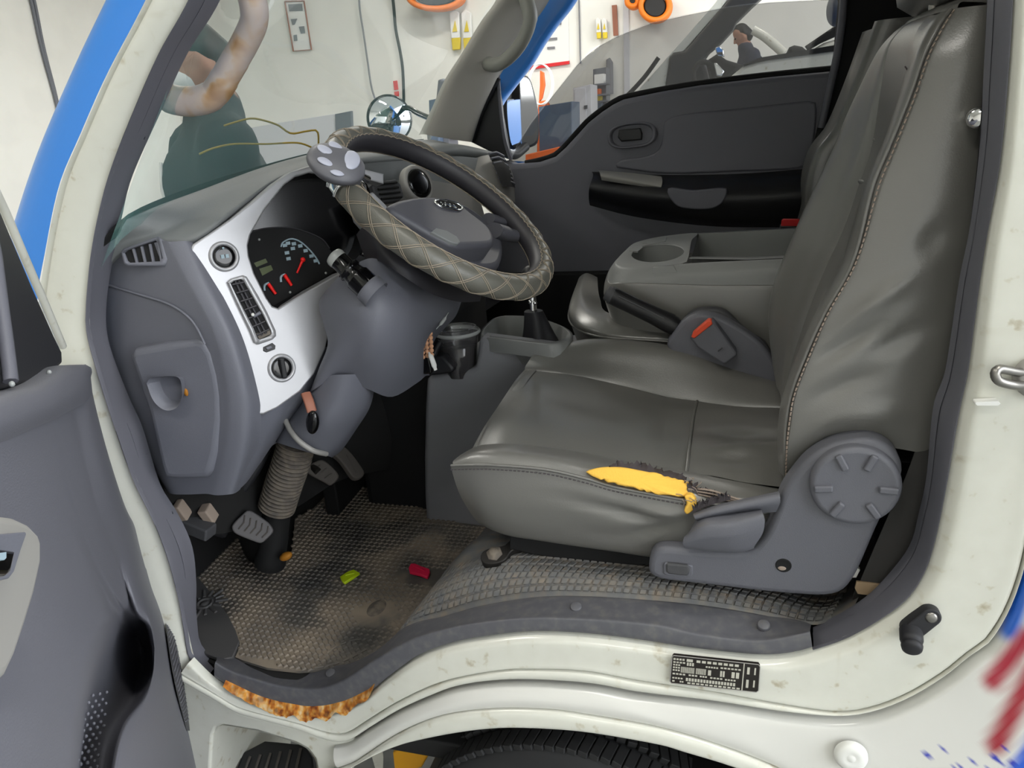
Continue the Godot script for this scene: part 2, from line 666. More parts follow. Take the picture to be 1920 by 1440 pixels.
# ---- the garage shell
func slab(nm: String, lo: Vector3, hi: Vector3, m: Material):
	var mb := MB.new()
	box(mb, (lo + hi) / 2, (hi - lo) / 2)
	return structure(nm, mb, m)
func garage():
	slab("floor", Vector3(-9, GROUND - 0.2, -10.2), Vector3(14, GROUND, 6), M.concrete)
	slab("wall_back", Vector3(-9, GROUND, -10.2), Vector3(5, 4.2, -10), M.wall_paint)
	slab("wall_left", Vector3(-9, GROUND, -10), Vector3(-8.8, 4.2, 5.5), M.wall_paint)
	slab("wall_front", Vector3(-9, GROUND, 5.3), Vector3(5, 4.2, 5.5), M.wall_paint)  # out of view; closes this side so daylight comes from the rear
	slab("ceiling", Vector3(-9, 4.2, -10.2), Vector3(5, 4.4, 5.5), M.ceiling_white)
	for q in [[-3.2, -7.4], [1.2, -7.4], [-3.2, -3.6], [1.2, -3.6], [-3.2, 0.6], [1.2, 0.6], [-0.9, 3.2]]:  # lamps out of view, placed to light the walls and the cab
		var at := Vector3(q[0], 4.14, q[1])
		var names := {-7.4: "by the far wall", -3.6: "above the passenger side", 0.6: "above the cab roof", 3.2: "behind the viewer by the front wall"}
		var l := thing("unseen_ceiling_lamp", "long white unseen ceiling lamp %s, %s" % [names[q[1]], "towards the windshield side" if q[0] < -1 else "towards the seat side"], "lamp", at, "unseen lamps on the garage ceiling")
		var h := MB.new()
		box(h, at + Vector3(0, 0.03, 0), Vector3(0.75, 0.03, 0.17), Basis(), 0.01)
		part(l, "housing", h, M.white_plastic)
		var t := MB.new()
		box(t, at + Vector3(0, -0.005, 0), Vector3(0.7, 0.006, 0.13))
		part(l, "tube_panel", t, M.lamp_glow)
		var a := AreaLight3D.new()
		a.name = "lamp_light"
		a.area_size = Vector2(1.4, 0.26)
		a.light_energy = 9.0 if q[1] < -3 else 4.5
		a.light_color = Color(1, 0.985, 0.95)
		a.area_range = 20.0
		a.shadow_enabled = true
		a.rotation_degrees = Vector3(-90, 0, 0)
		a.position = Vector3(0, -0.03, 0)
		l.add_child(a)

# ---- the truck's own body
var S_OUT := [470, -250, 360, 0, 300, 110, 233, 267, 200, 367, 177, 480, 168, 600, 174, 640, 213, 773, 253, 890, 300, 990, 337, 1107, 352, 1180, 364, 1232]
var S_SILL := [364, 1232, 402, 1269, 439, 1292, 486, 1313, 538, 1326, 587, 1332, 639, 1323, 686, 1302, 731, 1266, 787, 1227, 853, 1203, 927, 1190, 1000, 1183, 1100, 1187, 1200, 1199, 1283, 1212, 1367, 1222, 1433, 1227, 1483, 1223, 1523, 1213]
var S_REAR := [1523, 1213, 1583, 1193, 1650, 1157, 1700, 1120, 1733, 1070, 1753, 1010, 1777, 893, 1800, 760, 1814, 696, 1843, 474, 1872, 316, 1888, 158, 1898, 0, 1905, -250]
func blend(a: PackedVector3Array, b: PackedVector3Array, t: float, n: int, dz := 0.0) -> PackedVector3Array:
	var p := smooth_path(a, n)
	var q := smooth_path(b, n)
	var o := PackedVector3Array()
	for i in n:
		o.append(p[i].lerp(q[i], t) + Vector3(0, 0, dz))
	return o
var cab: Node3D
func body():
	var t := thing("truck_cab", "white and blue truck cab shell with open driver's doorway and worn rusty sill", "truck", Vector3(-0.4, GROUND, -0.7))
	cab = t
	# near windshield pillar: blue skin, white door frame
	var bl := RZ(-0.10, [330, -250, 205, 0, 142, 127, 76, 283, 30, 420, -8, 560, -30, 700])
	var bm := RZ(-0.02, [318, -250, 199, 0, 139, 127, 72, 283, 26, 420, -14, 560, -36, 700])
	var bm2 := RZ(0.0, [345, -250, 225, 0, 160, 130, 95, 280, 50, 410, 15, 540, 5, 700])
	var br := RZ(0.0, [390, -250, 273, 0, 200, 140, 150, 253, 110, 350, 83, 480, 70, 560, 65, 700])
	var mb := MB.new()
	loft(mb, [bl, bm, bm2, br], 40, 4)
	part(t, "pillar_skin", mb, M.blue_paint, "bright blue outer pillar skin")
	mb = MB.new()
	var so := RZ(-0.02, S_OUT)
	var wl := RZ(0.0, [390, -250, 273, 0, 200, 140, 150, 253, 110, 350, 83, 480, 68, 600, 75, 700, 120, 850, 190, 1000, 250, 1120, 325, 1285])
	loft(mb, [shift(wl, Vector3(0, 0, -0.002)), blend(wl, so, 0.12, 60, -0.006), blend(wl, so, 0.2, 60, 0.004), blend(wl, so, 0.6, 60, 0.006), blend(wl, so, 0.9, 60, 0.0), so], 70, 3)
	part(t, "door_frame", mb, M.white_paint)
	# sill, wheel arch and rear pillar, one pressed skin of stepped bands
	var ring := S_SILL.duplicate()
	ring.append_array(S_REAR.slice(2))
	var r0 := RZ(-0.012, ring)
	var ridge := [340, 1262, 369, 1279, 405, 1300, 444, 1323, 486, 1336, 561, 1355, 600, 1368, 634, 1375, 658, 1370, 686, 1352, 750, 1313, 833, 1277, 933, 1257, 1000, 1254, 1100, 1258, 1200, 1276, 1333, 1296, 1467, 1320, 1567, 1334, 1633, 1326, 1700, 1301, 1767, 1261, 1817, 1221, 1853, 1194, 1895, 1120, 1925, 1010, 1950, 760, 1975, 300, 1980, 0, 1985, -250]
	var r3 := RZ(0.006, ridge)
	mb = MB.new()
	loft(mb, [r0, blend(r0, r3, 0.12, 150, 0.012), blend(r0, r3, 0.3, 150, 0.012), blend(r0, r3, 0.75, 150, 0.006), blend(r0, r3, 0.97, 150, 0.003), shift(r3, Vector3(0, 0, -0.014))], 150, 3)
	part(t, "sill", mb, M.white_paint)
	var low := [340, 1275, 369, 1292, 405, 1312, 444, 1335, 486, 1347, 561, 1367, 600, 1382, 634, 1390, 662, 1384, 700, 1360, 750, 1330, 800, 1307, 867, 1283, 967, 1273, 1100, 1280, 1200, 1297, 1333, 1312, 1467, 1332, 1567, 1339, 1633, 1331, 1700, 1306, 1767, 1266, 1817, 1226, 1857, 1197, 1900, 1120, 1930, 1010, 1955, 760, 1980, 300, 1985, 0, 1990, -250]
	var r4 := RZ(0.006, low)
	mb = MB.new()
	loft(mb, [shift(r3, Vector3(0, 0, -0.014)), blend(r3, r4, 0.14, 150, 0.003), blend(r3, r4, 0.5, 150, 0.006), blend(r3, r4, 0.86, 150, 0.004), shift(r4, Vector3(0, 0, -0.012))], 150, 2)
	part(t, "weld_ridge", mb, M.white_paint)
	var pan := [634, 1440, 667, 1427, 750, 1373, 833, 1340, 933, 1328, 1033, 1330, 1100, 1339, 1240, 1364, 1360, 1400, 1480, 1450, 1600, 1530, 1800, 1600, 2000, 1540, 2080, 1300, 2110, 800, 2120, 300, 2120, -250]
	var cut4 := [634, 1390, 662, 1384, 700, 1360, 750, 1330, 800, 1307, 867, 1283, 967, 1273, 1100, 1280, 1200, 1297, 1333, 1312, 1467, 1332, 1567, 1339, 1633, 1331, 1700, 1306, 1767, 1266, 1817, 1226, 1857, 1197, 1900, 1120, 1930, 1010, 1955, 760, 1980, 300, 1985, 0, 1990, -250]
	var r4b := RZ(-0.008, cut4)
	var r5 := RZ(0.016, pan)
	mb = MB.new()
	var rows := loft_rows([r4b, blend(r4b, r5, 0.05, 150, 0.016), blend(r4b, r5, 0.5, 150, 0.016), blend(r4b, r5, 0.96, 150, 0.002), shift(r5, Vector3(0, 0, -0.012))], 600, 12)
	mb.grid(rows)
	for i in mb.v.size():
		mb.col[i] = sprayed(mb.v[i])
	part(t, "quarter_panel", mb, M.sprayed_paint, "white outer panel with red and blue sprayed stripes")
	mb = MB.new()
	var lip := RZ(0.024, [600, 1475, 657, 1440, 733, 1403, 807, 1383, 900, 1368, 983, 1365, 1100, 1373, 1240, 1397, 1283, 1410, 1360, 1433, 1430, 1460, 1520, 1520, 1600, 1600])
	var lipt := RZ(0.016, [590, 1470, 634, 1441, 667, 1427, 750, 1373, 833, 1340, 933, 1328, 1033, 1330, 1100, 1339, 1240, 1364, 1360, 1400, 1480, 1450, 1570, 1510, 1650, 1590])
	loft(mb, [shift(lipt, Vector3(0, 0, -0.012)), blend(lipt, lip, 0.06, 100, 0.006), blend(lipt, lip, 0.6, 100, 0.006), lip, shift(lip, Vector3(0, -0.002, -0.03)), shift(lip, Vector3(0, 0.02, -0.12))], 100, 3)
	part(t, "wheel_arch_lip", mb, M.white_paint)
	mb = MB.new()
	var arch := shift(lip, Vector3(0, 0.03, -0.1))
	loft(mb, [arch, shift(arch, Vector3(0, 0.05, -0.2)), shift(arch, Vector3(0, 0.0, -0.5))], 60, 3)
	part(t, "wheel_well", mb, M.dull_black)
	# step well below the front of the doorway
	mb = MB.new()
	prism(mb, RZ(0.0, [300, 1262, 340, 1275, 369, 1292, 405, 1312, 444, 1335, 486, 1347, 561, 1367, 600, 1382, 634, 1390, 662, 1384, 672, 1400, 660, 1440, 640, 1490, 596, 1500, 594, 1440, 590, 1422, 577, 1405, 555, 1393, 483, 1371, 418, 1360, 404, 1365, 398, 1380, 394, 1440, 390, 1500, 300, 1500]), Vector3(0, 0, -0.02), 0.006)
	part(t, "step_surround", mb, M.white_paint)
	mb = MB.new()
	var so1 := RZ(-0.012, [394, 1520, 394, 1440, 398, 1380, 404, 1365, 418, 1360, 483, 1371, 555, 1393, 577, 1405, 590, 1422, 594, 1440, 594, 1520])
	loft(mb, [so1, shift(so1, Vector3(0, -0.004, -0.06)), shift(so1, Vector3(0, -0.012, -0.2)), shift(so1, Vector3(0, -0.2, -0.24))], 50, 3)
	part(t, "step_well", mb, M.white_paint)
	mb = MB.new()
	var trd := RP(zp(496, 1388, -0.16), Vector3(0, 0.85, 0.5).normalized(), [376, 1452, 383, 1436, 426, 1431, 460, 1408, 496, 1389, 522, 1391, 560, 1395, 574, 1401, 586, 1420, 590, 1460, 560, 1500, 380, 1500])
	prism(mb, trd, Vector3(0, -0.02, -0.01), 0.004)
	var step := part(t, "step_tread", mb, M.black_plastic)
	for k in 7:
		var bar := MB.new()
		var x := 450.0 + k * 19.0
		tube(bar, RP(zp(496, 1388, -0.16), Vector3(0, 0.85, 0.5).normalized(), [x, 1412 + (3 - k) * 3.0, x - 9, 1442], 0.002), 0.0035, 6)
		part(step, "tread_bar", bar, M.pedal_dusty)
	# rust along the front of the sill
	mb = MB.new()
	var ru := RZ(0.0035, [420, 1284, 439, 1293, 486, 1314, 538, 1327, 587, 1333, 639, 1324, 686, 1303, 700, 1291])
	var a := smooth_path(ru, 90)
	var rr := [PackedVector3Array(), PackedVector3Array(), PackedVector3Array()]
	var nz := FastNoiseLite.new()
	nz.frequency = 0.09
	for i in 90:
		var u := i / 89.0
		var w := 0.024 * pow(sin(PI * clampf(u * 1.02 - 0.01, 0.0, 1.0)), 0.5) * (0.85 + 0.75 * nz.get_noise_1d(i * 0.8))
		w = maxf(w, 0.001)
		rr[0].append(a[i] + Vector3(0, 0.006, -0.008))
		rr[1].append(a[i] + Vector3(0, -w * 0.35, 0.0015))
		rr[2].append(a[i] + Vector3(0, -w, 0.0045 - 0.002 * u))
	mb.grid(rr)
	part(t, "rust_patch", mb, M.rust, "flaking orange-brown rust along the sill edge")
	# rubber door seal in two runs, black sill plate between them
	mb = MB.new()
	var fi := RZ(-0.07, [520, -250, 413, 0, 350, 103, 300, 213, 247, 333, 228, 410, 213, 480, 200, 567, 204, 640, 240, 740, 267, 800, 300, 907, 333, 962, 360, 1023, 368, 1090, 368, 1160, 374, 1205, 404, 1236])
	var fo := RZ(-0.02, S_OUT + [402, 1269])
	loft(mb, [fo, blend(fo, fi, 0.12, 70, 0.014), blend(fo, fi, 0.42, 70, 0.02), blend(fo, fi, 0.58, 70, -0.012), blend(fo, fi, 0.66, 70, 0.012), blend(fo, fi, 0.8, 70, 0.012), blend(fo, fi, 0.88, 70, 0.0), fi], 90, 3)
	part(t, "door_seal", mb, M.rubber_seal)
	mb = MB.new()
	var bi := RZ(-0.07, [1524, 1176, 1527, 1175, 1597, 1137, 1647, 1097, 1703, 1027, 1723, 960, 1737, 893, 1750, 760, 1772, 696, 1798, 527, 1819, 422, 1838, 264, 1843, 158, 1851, 0, 1860, -250])
	var bo := RZ(-0.012, S_REAR)
	loft(mb, [bo, blend(bo, bi, 0.1, 70, 0.012), blend(bo, bi, 0.4, 70, 0.02), blend(bo, bi, 0.62, 70, 0.016), blend(bo, bi, 0.72, 70, 0.0), blend(bo, bi, 0.8, 70, 0.008), bi], 90, 3)
	part(t, "door_seal", mb, M.rubber_seal)
	mb = MB.new()
	var s0 := RZ(-0.004, S_SILL.slice(2))
	var s1 := RZ(-0.008, [404, 1241, 430, 1257, 480, 1274, 530, 1287, 590, 1292, 640, 1277, 700, 1239, 767, 1201, 833, 1180, 900, 1167, 1000, 1158, 1133, 1162, 1240, 1173, 1300, 1187, 1400, 1200, 1450, 1198, 1519, 1184])
	var s2 := RZ(-0.07, [408, 1228, 440, 1229, 467, 1241, 533, 1254, 580, 1254, 640, 1247, 667, 1240, 710, 1217, 767, 1171, 833, 1154, 900, 1135, 1000, 1118, 1100, 1116, 1240, 1125, 1340, 1136, 1430, 1151, 1500, 1163, 1521, 1170])
	loft(mb, [shift(s0, Vector3(0, 0, -0.012)), s0, blend(s0, s1, 0.85, 110, 0.002), s1, blend(s1, s2, 0.15, 110, -0.002), s2, shift(s2, Vector3(0, -0.02, -0.01))], 120, 3)
	var plate := part(t, "sill_plate", mb, M.sill_plastic, "scuffed dark grey plastic sill plate")
	for q in [[1080, 1138, -0.035], [1432, 1172, -0.035], [620, 1262, -0.045]]:
		mb = MB.new()
		var cc := zp(q[0], q[1], q[2])
		lathe(mb, cc, Vector3(0, 0.95, 0.3), [[0.0, 0.0035], [0.008, 0.003], [0.0095, 0.0015], [0.0095, -0.004]], 20)
		part(plate, "clip", mb, M.sill_plastic)
	# maker's plate with its print
	certification_plate(t)
	door_hardware(t)
	shell(t)

func lin(c: Color) -> Color:
	return c.srgb_to_linear()
# colour of the sprayed outer panel: white with a red and a blue band crossing its rear corner, and blue drops
func sprayed(p: Vector3) -> Color:
	var white := lin(Color(0.835, 0.83, 0.805))
	var d := p - EYE
	var z := d.dot(fw)
	var q := Vector2(960 + LENS * d.dot(rt) / z, 720 - LENS * d.dot(up) / z)
	var c := white
	var bands := [[Vector2(1893, 1180), Vector2(1935, 1050), 5.0, 28.0, Color(0.14, 0.40, 0.80)], [Vector2(1862, 1275), Vector2(1925, 1195), 4.0, 30.0, Color(0.62, 0.12, 0.20)], [Vector2(1868, 1395), Vector2(1935, 1265), 5.0, 30.0, Color(0.60, 0.12, 0.18)], [Vector2(1908, 1450), Vector2(1960, 1370), 9.0, 22.0, Color(0.12, 0.34, 0.78)]]
	for b in bands:
		var ab: Vector2 = b[1] - b[0]
		var t := clampf((q - b[0]).dot(ab) / ab.length_squared(), 0, 1)
		var dist: float = q.distance_to(b[0] + ab * t)
		var w := 1.0 - smoothstep(b[2], b[2] + b[3], dist)
		c = c.lerp(lin(b[4]), w)
	for k in 26:
		var s := Vector2(1720 + fmod(k * 73.7, 190.0), 1395 + fmod(k * 41.3, 45.0) + (k % 3) * 4)
		if q.distance_to(s) < 2.0 + (k % 3):
			c = lin(Color(0.20, 0.24, 0.66))
	return c

func certification_plate(t: Node3D):
	var o := zp(1340, 1262, 0.0125)
	var n := Vector3(0, 0.06, 1).normalized()
	var mb := MB.new()
	var q := RP(o, n, [1263, 1229, 1422, 1246, 1425, 1250, 1422, 1295, 1418, 1298, 1259, 1281, 1256, 1277, 1260, 1232])
	prism(mb, q, -n * 0.006, 0.0)
	var p := part(t, "certification_plate", mb, M.label_black, "small black plate with pale lettering and bar codes")
	var a := pl(1260, 1230, o, n)
	var ex := pl(1424, 1247, o, n) - a
	var ey := pl(1257, 1279, o, n) - a
	var marks := []
	# rows of print: x, y, width, height in parts of the plate
	for r in [[0.02, 0.06, 0.14, 4, 0.07], [0.175, 0.05, 0.10, 1, 0.1], [0.29, 0.06, 0.50, 8, 0.09], [0.02, 0.18, 0.15, 4, 0.06], [0.18, 0.18, 0.09, 3, 0.12], [0.40, 0.24, 0.15, 5, 0.06], [0.57, 0.22, 0.24, 6, 0.06], [0.02, 0.28, 0.09, 3, 0.06], [0.02, 0.38, 0.09, 3, 0.06], [0.02, 0.48, 0.09, 3, 0.06], [0.57, 0.36, 0.06, 2, 0.22], [0.70, 0.36, 0.10, 2, 0.22], [0.43, 0.38, 0.05, 1, 0.2], [0.02, 0.62, 0.16, 4, 0.06], [0.21, 0.62, 0.11, 3, 0.06], [0.34, 0.62, 0.09, 3, 0.06], [0.46, 0.63, 0.15, 4, 0.06], [0.63, 0.64, 0.13, 4, 0.06], [0.02, 0.78, 0.13, 4, 0.06], [0.18, 0.76, 0.58, 17, 0.12], [0.02, 0.90, 0.04, 1, 0.06], [0.11, 0.90, 0.05, 2, 0.06], [0.20, 0.92, 0.62, 12, 0.06], [0.87, 0.12, 0.04, 1, 0.26], [0.95, 0.12, 0.025, 1, 0.26], [0.87, 0.58, 0.04, 1, 0.30], [0.95, 0.58, 0.025, 1, 0.26]]:
		for k in r[3]:
			var w: float = r[2] / r[3]
			marks.append([r[0] + w * k, r[1], w * 0.72, r[4]])
	for k in 22:
		if k != 12:
			marks.append([0.115 + k * 0.0135, 0.36, 0.008, 0.22])
	marks.append([0.825, 0.0, 0.012, 1.0])
	mb = MB.new()
	for m in marks:
		var c: Vector3 = a + ex * m[0] + ey * m[1] + n * 0.0004
		mb.grid([PackedVector3Array([c, c + ex * m[2]]), PackedVector3Array([c + ey * m[3], c + ex * m[2] + ey * m[3]])])
	part(p, "lettering", mb, M.label_print)
	mb = MB.new()
	tube(mb, closed_row(RP(o, n, [1263, 1229, 1422, 1246, 1425, 1250, 1422, 1295, 1418, 1298, 1259, 1281, 1256, 1277, 1260, 1232])), 0.0007, 5, false, false)
	part(p, "rim", mb, M.silver_dusty)

func door_hardware(t: Node3D):
	# door light switch with its screw, striker, grommet, body screw
	var n := Vector3(0, 0.1, 1).normalized()
	var o := zp(1725, 1168, 0.014)
	var mb := MB.new()
	var a := pl(1708, 1182, o, n)
	var b := pl(1744, 1153, o, n)
	var ax := (b - a).normalized()
	var ay := n.cross(ax)
	var pill := PackedVector3Array()
	for k in 13:
		var an := PI / 2 + PI * k / 12
		pill.append(a + ax * cos(an) * 0.0125 + ay * sin(an) * 0.0125)
	for k in 13:
		var an := -PI / 2 + PI * k / 12
		pill.append(b + ax * cos(an) * 0.0125 + ay * sin(an) * 0.0125)
	prism(mb, shift(pill, n * 0.008), -n * 0.02, 0.002)
	var sw := part(t, "door_switch", mb, M.rubber_dark, "black rubber door switch with plunger")
	mb = MB.new()
	lathe(mb, a, (n + Vector3(-0.1, -0.35, 0)).normalized(), [[0.0, 0.034], [0.009, 0.034], [0.0125, 0.031], [0.0135, 0.026], [0.0105, 0.024], [0.0135, 0.02], [0.0145, 0.016], [0.0145, 0.0]], 28)
	part(sw, "plunger", mb, M.rubber_dark)
	mb = MB.new()
	lathe(mb, b + n * 0.008, n, [[0.0, 0.002], [0.005, 0.0018], [0.0075, 0.0004], [0.0075, -0.002]], 20)
	var scr := part(sw, "screw", mb, M.steel, "cross-head screw")
	off[scr] = off[t]
	# striker loop
	mb = MB.new()
	var sp := smooth_path(R([1935, 700, 0.005, 1905, 697, 0.02, 1873, 692, 0.032, 1866, 700, 0.036, 1872, 714, 0.036, 1900, 722, 0.03, 1940, 724, 0.005]), 40)
	tube(mb, sp, 0.0055, 10)
	part(t, "door_striker", mb, M.steel, "bare steel door striker loop")
	mb = MB.new()
	lathe(mb, zp(1945, 705, 0.008), Vector3(0, 0, 1), [[0.0, 0.012], [0.02, 0.012], [0.026, 0.006], [0.026, -0.01]], 24)
	part(t, "striker_base", mb, M.silver_dusty)
	# body plug
	mb = MB.new()
	lathe(mb, zp(1596, 1420, 0.026), n, [[0.0, 0.0045], [0.005, 0.0045], [0.007, 0.003], [0.010, 0.0045], [0.018, 0.004], [0.0225, 0.0], [0.023, -0.006]], 32)
	part(t, "body_plug", mb, M.white_plastic)
	# pale touch-up mark
	mb = MB.new()
	prism(mb, RZ(0.0185, [1830, 754, 1872, 752, 1876, 757, 1872, 761, 1832, 761, 1828, 757]), Vector3(0, 0, -0.012), 0.0005)
	part(t, "touch_up_mark", mb, M.white_plastic)

func shell(t: Node3D):
	# roof, rear wall, far pillars, floor pan: close the cab so light enters only through its openings
	var mb := MB.new()
	box(mb, Vector3(-0.05, 1.36, -0.72), Vector3(0.62, 0.02, 0.74), Basis(), 0.01)
	part(t, "roof", mb, M.white_paint)
	mb = MB.new()
	box(mb, Vector3(-0.05, 1.325, -0.72), Vector3(0.58, 0.012, 0.70), Basis(), 0.008)
	part(t, "headliner", mb, M.pillar_trim)
	mb = MB.new()
	box(mb, Vector3(0.58, 0.55, -0.72), Vector3(0.02, 0.82, 0.74), Basis(), 0.005)
	part(t, "cab_back_panel", mb, M.dull_black)
	mb = MB.new()   # inner lining of the near rear pillar
	loft(mb, [RZ(-0.07, [1700, 1090, 1737, 893, 1772, 696, 1819, 422, 1843, 158, 1860, -250]), RZ(-0.12, [1790, 1090, 1830, 893, 1850, 696, 1900, 422, 1920, 158, 1930, -250]), RZ(-0.13, [1990, 1090, 2030, 893, 2050, 696, 2100, 422, 2120, 158, 2130, -250])], 30, 3)
	part(t, "pillar_lining", mb, M.dull_black)
	mb = MB.new()   # header above the doorway
	box(mb, Vector3(-0.1, 1.31, -0.02), Vector3(0.6, 0.05, 0.03), Basis(), 0.01)
	part(t, "door_header", mb, M.white_paint)
	mb = MB.new()
	box(mb, Vector3(-0.1, 1.31, -1.44), Vector3(0.6, 0.05, 0.03), Basis(), 0.01)
	part(t, "door_header", mb, M.blue_paint)
	mb = MB.new()
	box(mb, Vector3(-0.35, -0.30, -0.74), Vector3(0.95, 0.02, 0.70), Basis(), 0.005)
	part(t, "floor_pan", mb, M.dull_black)
	mb = MB.new()
	box(mb, Vector3(-1.24, 0.1, -0.72), Vector3(0.02, 0.45, 0.70), Basis(), 0.005)
	part(t, "firewall", mb, M.dull_black)
	mb = MB.new()   # blue load bed side behind the cab, seen in the wing mirror
	box(mb, Vector3(2.3, 0.05, -1.46), Vector3(1.6, 0.22, 0.03), Basis(), 0.01)
	part(t, "load_bed_side", mb, M.blue_paint)
	mb = MB.new()   # dark bulkhead behind the dashboard on the passenger side, added to hide bright gaps
	box(mb, Vector3(-1.02, 0.22, -0.98), Vector3(0.02, 0.44, 0.42), Basis(), 0.005)
	part(t, "added_backing", mb, M.dull_black)
	mb = MB.new()  # added dark box behind the seat, hides a bright gap
	box(mb, Vector3(0.44, 0.2, -0.40), Vector3(0.10, 0.36, 0.26), Basis(), 0.01)
	part(t, "added_gap_filler", mb, M.dull_black)
	mb = MB.new()
	box(mb, Vector3(-0.5, 0.05, -1.36), Vector3(0.5, 0.3, 0.02), Basis(), 0.005)
	part(t, "passenger_kick_panel", mb, M.dull_black)
	mb = MB.new()  # unseen lower cab side, closes a bright gap
	box(mb, Vector3(0.2, 0.12, -1.45), Vector3(0.42, 0.45, 0.02), Basis(), 0.005)
	part(t, "side_wall", mb, M.dull_black)
	mb = MB.new()   # rear corner of the cab
	box(mb, Vector3(0.53, 0.42, -0.03), Vector3(0.12, 0.95, 0.04), Basis(), 0.02)
	part(t, "cab_corner", mb, M.white_paint)
	# blue nose panel below the windshield, seen in the mirrors only
	mb = MB.new()
	box(mb, Vector3(-1.30, 0.12, -0.72), Vector3(0.03, 0.42, 0.76), Basis(), 0.02)
	part(t, "nose_panel", mb, M.blue_paint)
	# windshield
	mb = MB.new()
	var wb := R([180, 470, -0.04, 232, 402, -0.05, 330, 355, -0.20, 470, 310, -0.45, 610, 275, -0.75, 720, 262, -1.05, 800, 255, -1.36])
	var wt := R([500, -260, -0.09, 540, -280, -0.2, 660, -330, -0.5, 780, -330, -0.8, 900, -300, -1.1, 1040, -200, -1.36])
	loft(mb, [shift(wb, Vector3(0, -0.03, 0)), blend(wb, wt, 0.5, 40), wt], 40, 4)
	part(t, "windshield", mb, M.windshield_glass)
	mb = MB.new()
	loft(mb, [shift(wb, Vector3(-0.01, -0.008, 0)), shift(wb, Vector3(-0.05, -0.05, 0)), shift(wb, Vector3(-0.16, -0.10, 0)), shift(wb, Vector3(-0.20, -0.30, 0))], 40, 3)
	part(t, "cowl", mb, M.dull_black)
	# far windshield pillar
	mb = MB.new()
	var pa := RZ(-1.30, [1010, -130, 940, 0, 913, 37, 878, 95, 843, 150, 818, 205, 795, 252])
	var pb := RZ(-1.37, [1075, -130, 1006, 0, 985, 37, 950, 95, 927, 145, 900, 205, 880, 266])
	var pc := RZ(-1.42, [1090, -130, 1030, 0, 1000, 45, 965, 100, 934, 147, 905, 205, 884, 264])
	loft(mb, [shift(pa, Vector3(-0.03, 0, -0.03)), pa, blend(pa, pb, 0.4, 30, 0.012), pb, pc], 36, 4)
	part(t, "pillar_trim", mb, M.pillar_trim)
	mb = MB.new()
	var pd := RZ(-1.44, [1125, -100, 1074, 0, 1040, 45, 1015, 82, 993, 118, 965, 155, 941, 187, 925, 215])
	var pe := RZ(-1.43, [1085, -100, 1026, 0, 1000, 40, 975, 80, 945, 120, 931, 145, 930, 160, 915, 200])
	loft(mb, [pe, pd, shift(pd, Vector3(0, 0, -0.05))], 36, 3)
	part(t, "pillar_skin", mb, M.blue_paint, "blue outer skin of the far windshield pillar")
	mb = MB.new()
	tube(mb, smooth_path(RZ(-1.40, [933, 145, 915, 180, 897, 220, 884, 262]), 20), 0.012, 8)
	part(t, "door_seal", mb, M.rubber_dark)
	# far rear pillar
	mb = MB.new()
	prism(mb, RZ(-1.36, [1566, -160, 1575, 0, 1566, 100, 1558, 140, 1520, 300, 1500, 520, 1900, 520, 1900, -160]), Vector3(0, 0, -0.06), 0.01)
	part(t, "door_pillar", mb, M.dull_black)
	mb = MB.new()
	tube(mb, smooth_path(RZ(-1.34, [1584, -160, 1582, 0, 1572, 90, 1560, 150, 1540, 240]), 20), 0.010, 8)
	part(t, "door_seal", mb, M.rubber_seal)
	# curtain of dark lining behind the seats
	mb = MB.new()
	var bk := [Vector3(0.50, 0.2, -1.36), Vector3(0.50, 1.3, -1.36)]
	mb.grid([PackedVector3Array(bk), PackedVector3Array([Vector3(0.5, 0.2, -0.1), Vector3(0.5, 1.3, -0.1)])])
	part(t, "cab_lining", mb, M.dull_black)

